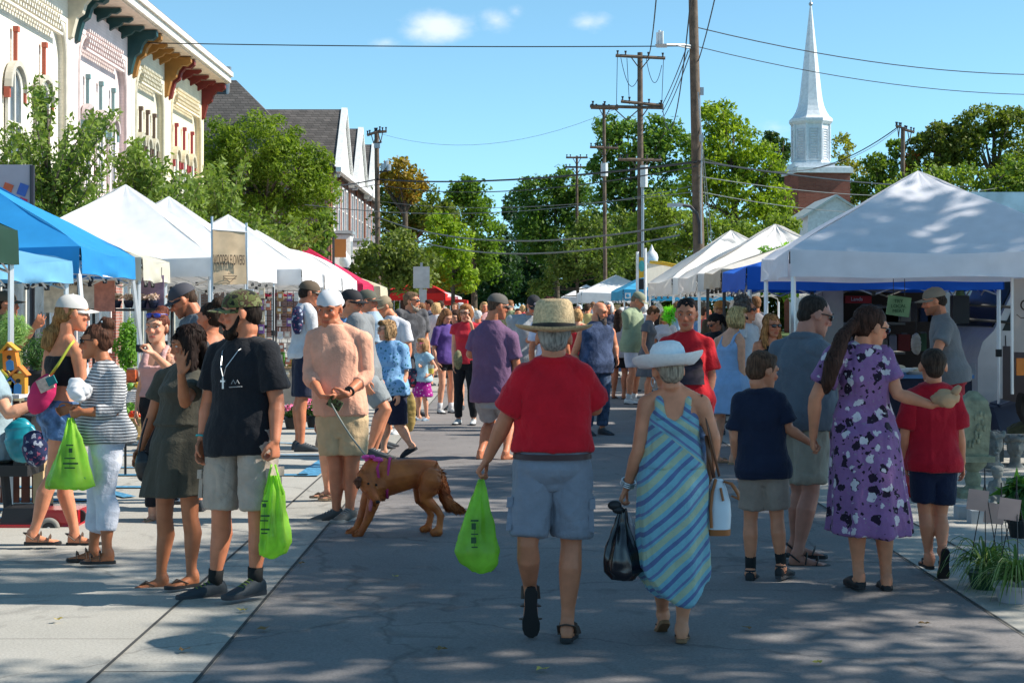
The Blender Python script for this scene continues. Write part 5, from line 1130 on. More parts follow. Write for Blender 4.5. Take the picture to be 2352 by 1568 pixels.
# ================================================================ TENTS
steel=mat('tent_pole_steel',(.62,.63,.64),.35,.5,var=.05); blk_=mat('black_plastic',(.015,.015,.017),.5)
def tent(label,col,s1,u1,s2,u2,zb,vh,zp,side=-1,depth=3.05,legm=None,group='pop up market tents',slant=0,tr=.22,vcol=None,sag=.10,truss=True,logo=None,zt2=None,hidelegs=(),wr=.012,dome=0,vtrim=None):
    """street edge runs from pixel column u1 (scale s1) to u2 (scale s2); the tent reaches 'depth' away from the street"""
    a=Vector(((u1-1176)/s1,F/s1,0)); b=Vector(((u2-1176)/s2,F/s2,0)); e=(b-a); n=Vector((e.y,-e.x,0)).normalized()*(1 if side>0 else -1)
    c=b+n*depth; d_=a+n*depth; ctr=(a+b+c+d_)/4; r=thing('market_tent',(ctr.x,ctr.y,0),label,'tent',group)
    cm=thin('tent_fabric',col,tr,.75); vm=thin('tent_fabric',vcol or col,tr,.75); lm=legm or steel
    cor=[a,b,c,d_]; ze=zb+vh; rg=random.Random(int(u1*3+s1)); K=12; V=[];Fc=[]
    for q in range(4):
        p0,p1_=cor[q],cor[(q+1)%4]; base=len(V)
        for i in range(K+1):
            t=i/K      # eave -> peak
            for j in range(K+1):
                w_=j/K; pe=p0.lerp(p1_,w_); p=pe.lerp(ctr,t); z=ze+(zp-ze)*(t if not dome else math.sin(t*math.pi/2)**.9)
                edge=min(w_,1-w_)*2; z-=sag*math.sin(t*math.pi)*edge*(1-t*.5)*(1 if not dome else -.2)
                z-=.05*edge*(1-t)**3
                if 0<t<1: z+=wr*math.sin(7*w_*(1-t)+q*2+rg.random()*.25+5*t)+wr*.5*math.sin(23*w_+9*t+q)
                V.append((p.x,p.y,z))
        for i in range(K):
            for j in range(K):
                A=base+i*(K+1)+j; Fc.append((A,A+1,A+K+2,A+K+1))
    m=MB(); m.add(V,Fc); bm=None
    o=m.build('canopy',cm,r); bm=bmesh.new(); bm.from_mesh(o.data); bmesh.ops.remove_doubles(bm,verts=bm.verts,dist=.004); bmesh.ops.recalc_face_normals(bm,faces=bm.faces); bm.to_mesh(o.data); bm.free(); o.data.polygons.foreach_set('use_smooth',[True]*len(o.data.polygons)); o.data.set_sharp_from_angle(angle=R(24))
    m=MB(); N_=28
    for q in range(4):
        p0,p1_=cor[q],cor[(q+1)%4]; o_=((p0+p1_)/2-ctr).normalized(); row=[]
        for j in range(N_+1):
            w_=j/N_; pe=p0.lerp(p1_,w_); bul=math.sin(w_*math.pi); sg_=.05*min(w_,1-w_)*2
            row.append([Vector((pe.x,pe.y,ze-sg_))+o_*.012, Vector((pe.x,pe.y,ze-vh*.35-sg_))+o_*(.02+.02*math.sin(w_*9+q)*bul),Vector((pe.x,pe.y,ze-vh*.7-sg_*.7))+o_*(.022+.03*math.sin(w_*13+q*2+1)*bul),Vector((pe.x,pe.y,zb+.012*math.sin(w_*11+q)*bul-sg_*.2))+o_*(.025+.03*math.sin(w_*10+q*3)*bul)])
        v=[p for rr in row for p in rr]; f=[(i*4+k,(i+1)*4+k,(i+1)*4+k+1,i*4+k+1) for i in range(N_) for k in range(3)]; m.add(v,f)
    vo=m.build('valance',vm,r,smooth=True)
    if vtrim:
        m=MB()
        for q in range(4): m.tube([cor[q]+Vector((0,0,zb)),cor[(q+1)%4]+Vector((0,0,zb))],.012,5)
        m.build('hem',mat('hem_white',vtrim,.8),vo)
    for i,p in enumerate(cor):
        if i in hidelegs: continue
        m=MB(); o_=(p-ctr); o_.z=0; o_=o_.normalized(); ft=p+o_*slant-o_*.05; tp=p-o_*.05+Vector((0,0,ze-.03)); mdp=ft.lerp(tp,.52)
        m.box((ft.x,ft.y,.008),(.12,.12,.014)); m.tube([ft+Vector((0,0,.012)),mdp],.018,4); m.tube([mdp,tp],.025,4)
        lg=m.build('leg',lm,r,smooth=False)
        m=MB(); m.box(mdp,(.06,.06,.09)); m.build('clamp',blk_,lg); m=MB(); m.box(tp-Vector((0,0,.05)),(.075,.075,.12)); m.build('corner_bracket',blk_,lg)
    if truss:
        m=MB()
        for q in range(4):
            p0,p1_=cor[q].lerp(ctr,.03),cor[(q+1)%4].lerp(ctr,.03); n_=4; zh,zl=ze-.06,zb-.06
            for k in range(n_):
                A=p0.lerp(p1_,k/n_); B_=p0.lerp(p1_,(k+1)/n_); m.tube([A+Vector((0,0,zh)),B_+Vector((0,0,zl))],.011,4); m.tube([A+Vector((0,0,zl)),B_+Vector((0,0,zh))],.011,4)
        for p in cor: m.tube([p+Vector((0,0,ze-.1)),ctr+Vector((0,0,zp-.12))],.013,4)
        m.tube([ctr+Vector((0,0,zp-.5)),ctr+Vector((0,0,zp-.02))],.02,6)
        tr_=m.build('truss',lm,r)
        for k in(1,2,3):
            for q in(0,3): 
                m=MB(); p=cor[q].lerp(cor[(q+1)%4],k/4).lerp(ctr,.03); m.box(p+Vector((0,0,zb-.05)),(.04,.04,.05)); m.build('joint',blk_,tr_)
    return r,cor,ctr
WH=(.86,.86,.87)
tent('dark green market tent just cutting into the left edge',(.012,.05,.03),392,-313,285,37,1.99,.28,2.9)
tent('pale blue market tent with sagging rim in the left foreground',(.16,.42,.66),281,-32,235,163,1.88,.22,2.40,sag=.12,wr=.02)
tent('large bright blue market tent with slanted legs',(.02,.27,.62),233,183,193,307,1.98,.27,3.12,slant=.35,depth=3.0,vtrim=(.7,.7,.72),sag=.12,wr=.018,hidelegs=(3,))
tent('small beige market tent squeezed behind the blue tent',(.62,.60,.50),191,325,172,387,1.97,.28,2.6,depth=2.4)
tent('widest white market tent, first white peak on the left',WH,170,487,149.6,570,2.06,.26,3.42)
tent('white market tent with the second white peak on the left',WH,149,568,133,633,2.06,.28,3.46)
tent('white market tent with its peak right above the burlap banner',WH,132.6,692,120,738,2.03,.28,3.34)
tent('white market tent, fourth peak on the left',WH,119.9,744,109.5,782,2.0,.27,3.2)
tent('domed white market tent just before the pink red one',WH,108.5,785,99.5,818,1.98,.28,2.95,dome=1)
tent('pink red market tent in the left row',(.62,.02,.09),97.7,832,90.5,857,1.92,.28,3.14)
tent('beige market tent beyond the pink red one',(.66,.58,.42),87,872,81.5,889,1.9,.3,2.75)
tent('bright red market tent by the road sign post',(.72,.02,.015),46,1020,42,1035,2.0,.36,3.2,depth=3.1)
tent('white market tent behind the bright red one',WH,44,1052,40.5,1060,1.9,.3,2.75)
tent('low red tent at the far end of the left row',(.72,.03,.02),46,1072,44,1075,1.75,.25,2.1,depth=2.4)
# right row
tent('big white market tent dominating the right side',(.78,.78,.84),232,1815,195,1752,1.95,.27,3.12,side=1,sag=.09,tr=.25,truss=False)
tent('deep blue market tent behind the big white one',(.012,.13,.62),190,1716,163,1662,1.86,.28,2.55,side=1,hidelegs=(1,2))
tent('tan rimmed market tent with black legs in the right row',(.72,.68,.62),160,1658,143,1620,1.93,.27,2.75,side=1,legm=blk_,vcol=(.56,.48,.38))
tent('white market tent with creased peak in the right row',(.80,.77,.74),140,1602,124,1560,1.9,.30,3.1,side=1,wr=.03)
tent('white market tent with a vent flap below its peak',(.80,.79,.76),118,1545,98,1490,1.9,.32,3.3,side=1,wr=.02)
tent('sky blue market tent with white square mark on the rim',(.05,.36,.62),82,1432,72,1405,1.85,.30,2.95,side=1)
tent('white market tent with a tall plain peak beyond the sky blue tent',WH,52,1336,47,1325,1.85,.45,3.15,side=1,depth=3.4)
tent('farthest white market tent of the right row',WH,37,1296,34.5,1288,1.9,.4,3.1,side=1)
r=thing('square_mark',W(1440,680,F/82-.05),'white square emblem on the sky blue tent rim','emblem'); m=MB(); m.box(W(1442,679,F/82-.08),(.16,.01,.16)); m.build('panel',white,r); m=MB(); m.ell(W(1442,679,F/82-.10),(.05,.01,.05)); m.build('mark',mat('logo_blue',(.05,.3,.55),.6),r)
# vent flap on tent
m=MB(); p=W(1668,548,F/106-1.0); m.quad(p+Vector((-.45,-.6,-.42)),p+Vector((.45,-.6,-.42)),p+Vector((.12,0,0)),p+Vector((-.12,0,0))); tag(m.build('vent_flap',thin('tent_fabric',(.5,.5,.5),.3),at=tuple(p)),'grey vent flap on the white tent peak','flap')
# awning with yellow edge and flag between two white poles
r=thing('canvas_awning',W(1520,700,46),'white canvas awning with a yellow top edge beside the globe lamp','awning'); m=MB(); m.quad(W(1483,604,46),W(1560,614,44),W(1560,655,44),W(1483,660,46)); m.build('canvas',thin('tent_fabric',(.7,.68,.6),.3),r); m=MB(); m.tube([W(1495,602,46),W(1520,604,45),W(1560,612,44)],.05,6); m.build('edge',mat('yellow_edge',(.75,.48,.02),.6),r)
r=thing('feather_flag',W(1470,1000,F/95),'yellow and teal flag banner strung between two white poles','flag'); fd=F/95
m=MB(); m.tube([Vector((W(1464,0,fd).x,fd,0)),W(1464,578,fd)],.035,8); m.tube([Vector((W(1482,0,fd).x,fd,0)),W(1482,570,fd)],.035,8); m.build('pole',mat('pvc_white',(.75,.75,.75),.4),r)
m=MB(); m.quad(W(1466,640,fd),W(1481,636,fd),W(1481,592,fd),W(1466,590,fd)); m.build('flag_cloth',thin('flag_yellow',(.75,.45,.04),.3),r); m=MB(); m.ell(W(1474,611,fd-.02),(.07,.012,.14)); m.build('emblem',mat('flag_teal',(.08,.4,.38),.7),r); m=MB(); m.quad(W(1466,665,fd),W(1481,665,fd),W(1481,640,fd),W(1466,640,fd)); m.build('lower_panel',blk_,r)
# ================================================================ TEXT
def text(name,body,size,loc,rx,rz,m_,parent,sx=1.0,ext=.002):
    c=bpy.data.curves.new(name,'FONT'); c.body=body; c.size=size; c.align_x='CENTER'; c.align_y='CENTER'; c.extrude=ext
    o=bpy.data.objects.new(name,c); COL.objects.link(o); dg=bpy.context.evaluated_depsgraph_get(); dg.update(); me=bpy.data.meshes.new_from_object(o.evaluated_get(dg)); bpy.data.objects.remove(o)
    M=Matrix.Translation(Vector(loc)-BASE[parent.name])@Matrix.Rotation(rz,4,'Z')@Matrix.Rotation(rx,4,'X')@Matrix.Diagonal((sx,1,1,1)); me.transform(M); me.materials.clear(); me.materials.append(m_); return link(name,me,parent)
ink=mat('ink',(.03,.02,.015),.8); H90=R(90)
def clothpanel(A,B_,C,D_,n=14,amp=.02,ph=0):   # hanging sheet A,B top; C,D bottom
    v=[];f=[]; nrm=(B_-A).cross(D_-A).normalized()
    for i in range(n+1):
        for j in range(n+1):
            t=i/n; w_=j/n; p=A.lerp(B_,w_).lerp(D_.lerp(C,w_),t)+nrm*(amp*math.sin(w_*9+ph+t*2)*(.3+t)); v.append(p)
    for i in range(n):
        for j in range(n): a=i*(n+1)+j; f.append((a,a+1,a+n+2,a+n+1))
    m=MB(); m.add(v,f); return m
bd=F/222
r=thing('market_banner',W(526,1100,bd),'burlap banner reading wooden flowers hung beside the first white tent','banner')
clothpanel(W(489,526,bd),W(563,532,bd+.16),W(566,652,bd+.15),W(491,655,bd-.01),amp=.008).build('burlap',thin('burlap',(.60,.45,.29),.25,.9,.2),r,smooth=True)
text('lettering','WOODEN FLOWERS',.15,W(526,598,bd+.03),H90,R(24),ink,r,.235); text('fine_print','est.',.03,W(528,628,bd+.03),H90,0,ink,r)
m=MB(); m.tube([W(512,634,bd+.0),W(544,634,bd+.07)],.003,4); m.tube([W(514,640,bd),W(542,640,bd+.07)],.003,4); m.tube([W(512,634,bd),W(528,648,bd+.03),W(544,634,bd+.07)],.003,4); m.build('ornament',ink,r)
m=MB(); m.tube([Vector((W(487,0,bd).x,bd+.02,0)),W(487,497,bd+.02)],.012,6); m.tube([Vector((W(566,0,bd).x,bd+.17,0)),W(566,512,bd+.17)],.012,6); m.tube([W(487,527,bd),W(566,533,bd+.16)],.008,6); m.build('pole',steel,r)
# white street banner with coloured shapes at the left edge
sd_=F/150; r=thing('street_banner',W(40,900,sd_),'white lamp post banner with coloured diamond shapes behind the blue tent','banner')
m=MB(); m.box(W(36,440,sd_),(.50,.02,.82)); m.build('banner_cloth',thin('banner_white',(.55,.5,.55),.3),r)
for u,v,wd,hh,c in((18,432,.14,.14,(.6,.12,.05)),(52,436,.14,.18,(.05,.12,.4)),(18,462,.12,.10,(.05,.4,.1)),(52,464,.12,.12,(.5,.02,.08))):
    m=MB(); m.box(W(u,v,sd_-.02),(wd,.008,hh),rot=Matrix.Rotation(R(20),3,'Y')); m.build('coloured_shape',mat('banner_shape',c,.7),r)
text('number','11',.09,W(58,483,sd_-.02),H90,0,ink,r)
m=MB(); m.tube([Vector((W(74,0,sd_).x,sd_,0)),W(74,380,sd_)],.04,8); m.build('post',mat('lamp_post_black',(.02,.02,.03),.4),r)
sd_=F/100; r=thing('street_banner',W(780,900,sd_),'orange banner on the lamp post behind the white tents','banner'); m=MB(); m.box(W(780,570,sd_),(.30,.02,.42)); m.build('banner_cloth',thin('banner_orange',(.55,.2,.05),.3),r); m=MB(); m.tube([Vector((W(766,0,sd_).x,sd_,0)),W(766,545,sd_)],.03,8); m.build('post',dk,r)
# hanging cloth signs inside the left tents
for (u,v,wd,hh,s_,c,tx,lb) in((140,672,.42,.5,185,(.62,.55,.45),'LOVE GROWS','cream cloth sign hanging in the shade under the blue tent'),(205,672,.30,.40,185,(.6,.55,.5),'Rustic Sweets','pale printed sign hanging between the blue tent legs'),(240,668,.25,.5,188,(.55,.22,.16),'','red brick patterned panel under the blue tent'),(350,672,.3,.45,178,(.28,.2,.3),'','dull purple cloth hanging behind the beige tent')):
    dd=F/s_; r=thing('hanging_sign',W(u,v,dd),lb,'sign'); m=MB(); m.box(W(u,v,dd),(wd,.012,hh)); m.build('panel',mat('sign_cloth',c,.8,var=.25,scale=12),r)
    m=MB()
    for sg in(1,-1): m.tube([W(u,v,dd)+Vector((sg*wd*.4,0,hh/2)),W(u,v,dd)+Vector((sg*wd*.4,0,hh/2+.10))],.004,4)
    m.build('cord',ink,r)
    if tx: text('lettering',tx,.06,W(u,v-20,dd-.02),H90,0,ink,r)
# ================================================================ THE PEOPLE
SK1=(.66,.26,.14); SK2=(.57,.205,.105); SK3=(.43,.155,.07); SK4=(.70,.35,.22)
BLK=cloth((.012,.013,.017)); sneak_b=mat('sneaker_dark',(.03,.04,.05),.7); sneak_w=mat('sneaker_white',(.62,.64,.64),.6); sand_b=mat('sandal_black',(.018,.016,.016),.6); sand_br=mat('sandal_brown',(.08,.05,.035),.6); tan_l=mat('sandal_tan',(.33,.22,.13),.7)
blackhat=mat('cap_black',(.018,.018,.022),.8)
def hoop(name,c,n,r,t,m_,root):
    m=MB(); x,y=frame(Vector(n)); m.tube([Vector(c)+x*math.cos(a)*r+y*math.sin(a)*r for a in[k*2*math.pi/20 for k in range(21)]],t,6); return m.build(name,m_,root,smooth=True)
silver=mat('silver',(.6,.6,.6),.3,.9)
# --- man in black tee
def x_bt(r,J,h,tring,k):
    a=J['wR']; hoop('wristband',a.lerp(J['eR'],.12),J['wR']-J['eR'],.036,.006,mat('band_teal',(.02,.4,.42),.5),r)
    ch=tring(.80,.020,24); fr=k['fwd']; nk=J['nk']; P=nk-k['upv']*.20+fr*(.165)
    m=MB()
    x=k['ax1']
    for sg in(1,-1): m.tube([nk+x*sg*.075-fr*.0+k['upv']*.0,nk+x*sg*.06+fr*.11-k['upv']*.05,P+x*sg*.02+k['upv']*.06,P],.0026,5)
    n=m.build('necklace',silver,r); m=MB(); m.box(P-k['upv']*.03,(.010,.010,.06)); m.box(P-k['upv']*.018,(.034,.010,.010),rz=R(-35)); m.build('cross_pendant',silver,n)
    c=nk-k['upv']*.235+fr*.145+x*.075
    m=MB(); m.tube([c-x*.03,c-x*.015+k['upv']*.022,c,c+x*.015+k['upv']*.02,c+x*.03],.0028,5); m.tube([c-x*.045-k['upv']*.018,c+x*.05-k['upv']*.016],.003,5); m.build('chest_print',mat('print_grey',(.3,.3,.3),.8),r)
person('bearded man in black tee, camouflage cap and khaki cargo shorts holding a green bag',406,537,1.78,-32,SK2,(-78,4,0),
  dict(sR=(505,815),sL=(614,811),eR=(479,925),wR=(464,1012),eL=(636,925),wL=(632,1012),hR=(516,998),hL=(594,996),aR=(494,1338),aL=(586,1332),kR=(508,1180),kL=(592,1178)),
  build=1.06,top=dict(m=BLK,hem=-.22,sleeve=.72,flare=.020,loose=.016,wr=.006),bottom=dict(m=cloth((.40,.33,.27)),len=.93,cargo=1,flare=.016,wr=.009),hair=dict(st='short',col=(.02,.013,.01)),hat=dict(t='cap',m=cloth((1,1,1),'camo')),
  beard=dict(col=(.018,.011,.008)),shoes=dict(t='sneaker',m=sneak_b,sock=(.01,.01,.01),sh=.2,lm=mat('lace_green',(.15,.2,.03),.8)),fyaw=(-42,-68),extra=x_bt,hands=dict(L=dict(curl=1.0,grip=True,dir=(0,0,-1)),R=dict(curl=.7)))
# --- dark haired woman
person('woman with long dark hair in olive shirt dress shielding her face with one hand',391,405,1.57,-38,SK3,(-72,10,4),
  dict(sR=(377,872),sL=(448,874),eR=(350,955),wR=(322,1032),eL=(425,925,-.26),wL=(416,858,-.36),hR=(382,1010),hL=(430,1010),aR=(370,1325),aL=(440,1318),kR=(378,1190),kL=(437,1188),hd=(432,792),nk=(428,842)),
  fem=True,build=1.02,dress=dict(m=cloth((.060,.056,.042)),hem=.35,sleeve=.55,fl=.22,fld=.7,fa=.05,nf=7,loose=.02),hair=dict(st='long',col=(.018,.010,.008),len=.36,r=1.05),toes=True,
  shoes=dict(t='flip',m=sand_b,stm=sand_br),fyaw=(-50,-75),hands=dict(L=dict(dir=(.02,-.05,1),pn=(.4,.9,0),th=(1,0,.2),curl=.12,spread=.2),R=dict(curl=.7)))
# --- striped top
def x_sw(r,J,h,tring,k):
    m=MB(); m.ell(J['sL']+Vector((-.005,-.035,-.012)),(.036,.028,.050)); m.build('bare_shoulder',skinmat(SK3),r,smooth=True)
    m=MB()
    for i in range(5): a=i*.5-.9; m.ell(h(.03+.0*i,.045+.02*math.cos(a),.075+.05*math.sin(a)+.012),.014,n=8,m=6)
    m.build('hair_flowers',white,r,smooth=True)
    m=MB(); m.tube([J['wL']+Vector((.0,0,.0)),J['wL']+Vector((.01,-.0,.01))],.03,10); 
person('woman in striped cold shoulder top and white capri trousers walking left with sunglasses',358,236,1.55,-82,SK3,(-84,2,0),
  dict(hd=(220,785),nk=(240,836),sL=(266,866,-.13),sR=(240,866,.20),eL=(262,945,-.17),wL=(190,946,-.24),eR=(232,940,.18),wR=(168,936,.04),hL=(248,998),hR=(240,998),aL=(246,1268),aR=(214,1262),kL=(240,1135),kR=(226,1135)),
  fem=True,build=1.15,belly=.03,top=dict(m=cloth((.5,.5,.5),'stripes'),sleeve=1.55,hem=-.12,loose=.03,off=.015),bottom=dict(m=cloth((.62,.64,.72)),len=1.62,name='trousers',flare=.010,wr=.008),hair=dict(st='bun',col=(.07,.03,.018)),
  glasses=dict(),toes=True,shoes=dict(t='sandal',m=sand_b,stm=sand_br,slide=1),fyaw=(-86,-84),extra=x_sw,hands=dict(L=dict(curl=1.0,grip=True,dir=(-1,0,-.2)),R=dict(curl=.9,dir=(-1,0,-.3))))
# --- white cap woman
person('woman in white cap, black tube top and denim shorts seen from behind',333,122,1.72,120,SK1,(118,5,0),
  dict(sL=(118,812),sR=(180,814),eR=(188,885),wR=(205,948),eL=(104,885),wL=(118,948),hL=(125,958),hR=(148,958),aR=(76,1224),aL=(172,1226),kR=(122,1095),kL=(150,1098),hd=(168,720),nk=(152,778)),
  fem=True,build=1.0,top=dict(m=BLK,neck='tank',tube=1,hem=.40,sleeve=0,loose=0,off=.008),bottom=dict(m=cloth((.09,.17,.32),'denim'),len=.36,rise=.2,flare=.014),hair=dict(st='pony',col=(.30,.16,.06),pts=[(135,745,.05),(118,765,.02),(112,795,.02),(122,808,.02)],rr=[.05,.06,.055,.02]),
  hat=dict(t='cap',m=mat('cap_offwhite',(.6,.58,.55),.8)),toes=True,shoes=dict(t='sandal',m=sand_b,stm=sand_br),fyaw=(92,95))
# --- pink tank
person('woman in pink tank top with tattooed arm and blue sunglasses on her head',297,366,1.68,-6,SK4,(-14,0,0),
  dict(sR=(342,818),sL=(386,814),eL=(398,856,-.12),wL=(352,812,-.36),eR=(326,890),wR=(316,940),aR=(350,1180),aL=(384,1180),hR=(353,935),hL=(379,935)),
  fem=True,top=dict(m=cloth((.62,.36,.34)),neck='tank',sleeve=0,hem=.18,loose=.004,strap=.022),bottom=dict(m=BLK,len=1.85,name='trousers',off=.006,flare=.004,rise=.24),hair=dict(st='bun',col=(.13,.04,.025)),glasses=dict(up=.085,col=(.02,.05,.4),lens=(.02,.04,.35)),tattoo='L',toes=True,shoes=dict(t='flip',m=tan_l),
  hands=dict(L=dict(dir=(-.5,-.1,.8),curl=.8,grip=True)))
person('man in dark cap and blue grey tee looking down behind the olive dress woman',270,445,1.86,-60,SK2,(-80,28,0),dict(hd=(420,690)),build=1.1,top=dict(m=cloth((.13,.16,.19))),bottom=dict(m=cloth((.2,.18,.15))),hair=dict(st='buzz',col=(.05,.03,.02)),hat=dict(t='cap',m=mat('cap_slate',(.06,.06,.075),.8)),glasses=dict(),beard=dict(stubble=1),shoes=dict(t='sneaker',m=sneak_w))
person('person with dark bun and charcoal tank top facing away behind the black tee man',282,482,1.68,-140,SK2,(-110,0,0),dict(),fem=True,build=1.15,top=dict(m=cloth((.06,.065,.07)),neck='tank',sleeve=0,strap=.03),bottom=dict(m=BLK,len=1.8,name='trousers'),hair=dict(st='bun',col=(.03,.018,.012)),shoes=dict(t='sneaker',m=sneak_b))
person('man in white long sleeves with paisley bandana and brown cap by the grid rack',200,692,1.93,105,SK2,(100,10,0),dict(hd=(712,674),nk=(700,700),sL=(690,718),sR=(712,722,-.15),hL=(695,812),hR=(700,812),eR=(718,765),wR=(728,790,-.25)),build=1.05,top=dict(m=cloth((.62,.62,.64)),sleeve=1.6,hem=-.1),bottom=dict(m=cloth((.02,.025,.05)),len=.95),hair=dict(st='short',col=(.03,.02,.015)),hat=dict(t='cap',m=mat('cap_brown',(.12,.085,.055),.8)),glasses=dict(),shoes=dict(t='sneaker',m=sneak_b),
  extra=lambda r,J,h,tr,k:(lambda m:(m.ell(W(683,735,F/200-.22),(.07,.05,.17)),m.build('bandana',cloth((.02,.03,.08),'paisley'),r,smooth=True)))(MB()))
def x_pm(r,J,h,tring,k):
    a=J['wL'].lerp(J['eL'],.16); hoop('watch_strap',a,J['wL']-J['eL'],.034,.009,blk_,r); m=MB(); m.box(a+Vector((-.012,-.042,.012)),(.040,.016,.042),rz=R(10)); m.build('watch_face',mat('watch_glass',(.01,.01,.012),.1),r)
    m=MB(); m.box(J['wL']+Vector((-.085,-.02,-.07)),(.075,.04,.11),rot=Matrix.Rotation(R(-60),3,'Y')); m.build('leash_pouch',cloth((1,1,1),'camo'),r,smooth='auto')
person('young man in peach long sleeves and backwards white cap holding the dog leash',297,788,1.82,-10,SK2,(-14,14,3),
  dict(sR=(724,778),sL=(834,782),hd=(757,708),nk=(768,752),eR=(712,862,-.02),wR=(738,908,-.26),eL=(842,862,-.02),wL=(796,905,-.27),hR=(757,962),hL=(812,962),kR=(772,1075),kL=(808,1075),aR=(773,1172),aL=(803,1170)),
  build=1.04,belly=.014,headk=1.05,top=dict(m=cloth((.80,.40,.27)),sleeve=1.42,hem=.05,loose=.024,off=.012,wr=.009),bottom=dict(m=cloth((.60,.42,.24)),len=.70,flare=.026,wr=.009),hair=dict(st='buzz',col=(.03,.018,.012)),hat=dict(t='cap',m=mat('cap_white',(.66,.66,.68),.8),back=True),
  shoes=dict(t='sneaker',m=mat('sneaker_greyblack',(.09,.09,.085),.7),sm=mat('sole_grey',(.25,.25,.24),.7)),fyaw=(-28,-72),extra=x_pm,hands=dict(L=dict(curl=1,grip=True,dir=(-.8,-.1,-.25)),R=dict(curl=1,grip=True,dir=(.8,-.1,-.3))))
person('short person in flip flops hidden close behind the man in the peach shirt',270,776,1.40,-20,SK4,None,dict(aR=(752,1125),aL=(772,1130)),fem=True,top=dict(m=cloth((.6,.6,.62))),bottom=dict(m=cloth((.3,.25,.2))),hair=dict(st='short',col=(.1,.06,.03)),toes=True,shoes=dict(t='flip',m=tan_l),fyaw=(-80,-80))
person('man in black cap and grey t-shirt with his back to the peach shirt man',222,835,1.87,80,SK1,(70,8,0),dict(hd=(808,696),nk=(818,728),aL=(858,1035),aR=(848,1030)),build=1.15,top=dict(m=cloth((.22,.23,.24))),bottom=dict(m=cloth((.25,.27,.28))),hair=dict(st='short',col=(.05,.03,.02)),hat=dict(t='cap',m=blackhat),glasses=dict(clear=1),shoes=dict(t='sneaker',m=sneak_b))
person('man in olive grey cap and light blue t-shirt behind the black cap man',196,872,1.80,85,SK2,(80,5,0),dict(hd=(845,692),nk=(855,720)),build=1.1,top=dict(m=cloth((.32,.42,.52))),bottom=dict(m=cloth((.25,.25,.24))),hair=dict(st='short',col=(.12,.1,.09)),hat=dict(t='cap',m=mat('cap_olive',(.10,.10,.075),.8)),shoes=dict(t='sneaker',m=sneak_b))
person('person in khaki cap and white t-shirt leaning behind the older woman',176,905,1.75,-40,SK1,(-60,25,0),dict(hd=(882,704),nk=(900,728)),top=dict(m=cloth((.62,.63,.68))),bottom=dict(m=cloth((.3,.28,.2))),hair=dict(st='short',col=(.2,.16,.1)),hat=dict(t='cap',m=mat('cap_khaki',(.28,.22,.14),.8)),shoes=dict(t='clog',m=sneak_w))
person('older woman in blue print top and navy capri shorts with glasses',209,905,1.55,-40,SK4,(-70,5,0),dict(hd=(888,758),nk=(897,786),sR=(872,803),sL=(925,803),eL=(930,862),wL=(916,905),eR=(862,862),aR=(881,1032),aL=(944,1022),kL=(915,975),kR=(884,970),hR=(886,905),hL=(910,905)),fem=True,build=1.25,belly=.04,pit=(25,0),
  top=dict(m=cloth((.22,.42,.68),'sprig'),sleeve=.75,hem=-.02,loose=.035,flare=.018),bottom=dict(m=cloth((.012,.014,.035)),len=.98,flare=.02),hair=dict(st='mid',col=(.36,.22,.11)),glasses=dict(clear=1,col=(.1,.1,.1)),shoes=dict(t='clog',m=blackhat),fyaw=(-60,-50),hands=dict(L=dict(curl=.3,dir=(-.1,-.1,-1))))
person('tall man with beard and sunglasses in faded black grey t-shirt',152,946,1.93,35,SK1,(72,0,0),dict(hd=(946,692),nk=(945,722)),build=1.12,top=dict(m=cloth((.045,.045,.05),'tiedye'),sleeve=.75),bottom=dict(m=cloth((.05,.05,.06))),hair=dict(st='short',col=(.16,.10,.06)),beard=dict(col=(.3,.25,.2)),glasses=dict(),shoes=dict(t='sneaker',m=sneak_b))
person('little girl with pink headband, floral backpack and magenta polka dot skirt',158,970,1.17,-35,SK4,(-50,0,0),dict(wL=(985,860,-.15),wR=(965,840,-.12)),fem=True,build=1.05,headk=1.28,top=dict(m=cloth((.35,.55,.68)),sleeve=.3,hem=-.1),bottom=dict(m=cloth((.38,.02,.26),'dots'),skirt=.22,len=.3,fl=.35,name='skirt'),hair=dict(st='mid',col=(.3,.17,.08)),glasses=dict(up=.03,col=(.7,.05,.25),lens=(.6,.05,.2)),shoes=dict(t='clog',m=mat('shoe_bluegrey',(.2,.28,.36),.6)),
  extra=lambda r,J,h,tr,k:(lambda m:(m.ell(W(948,868,F/158-.02),(.085,.10,.15)),m.build('backpack',cloth((.03,.04,.07),'tropic'),r,smooth=True)))(MB()))
person('girl with long loose brown hair and purple t-shirt looking down',148,1024,1.62,35,SK4,(45,35,0),dict(),fem=True,top=dict(m=cloth((.10,.055,.24),'cotton'),sleeve=.8,hem=-.14,loose=.03),bottom=dict(m=BLK,len=.45),hair=dict(st='long',col=(.24,.11,.05),len=.25),shoes=dict(t='sneaker',m=sneak_w,sock=(.6,.6,.62),sh=.25))
person('woman in lavender t-shirt just behind the girl in purple',143,1047,1.60,-15,SK4,(-30,15,0),dict(),fem=True,top=dict(m=cloth((.42,.36,.6))),bottom=dict(m=cloth((.1,.1,.1))),hair=dict(st='long',col=(.06,.03,.02),len=.15),shoes=dict(t='sneaker',m=sneak_b))
person('woman with glasses in red vest and black leggings touching her face',164,1070,1.69,-12,SK4,(-20,10,0),dict(wL=(1082,742,-.22),eL=(1096,800,-.05),eR=(1043,790),wR=(1042,835)),fem=True,top=dict(m=cloth((.58,.03,.05)),sleeve=.35,hem=-.05),bottom=dict(m=BLK,len=1.92,name='leggings',off=.005,flare=.003),hair=dict(st='bob',col=(.28,.12,.05)),glasses=dict(clear=1),shoes=dict(t='sneaker',m=sneak_w),hands=dict(L=dict(dir=(-.3,0,1),curl=.5)))
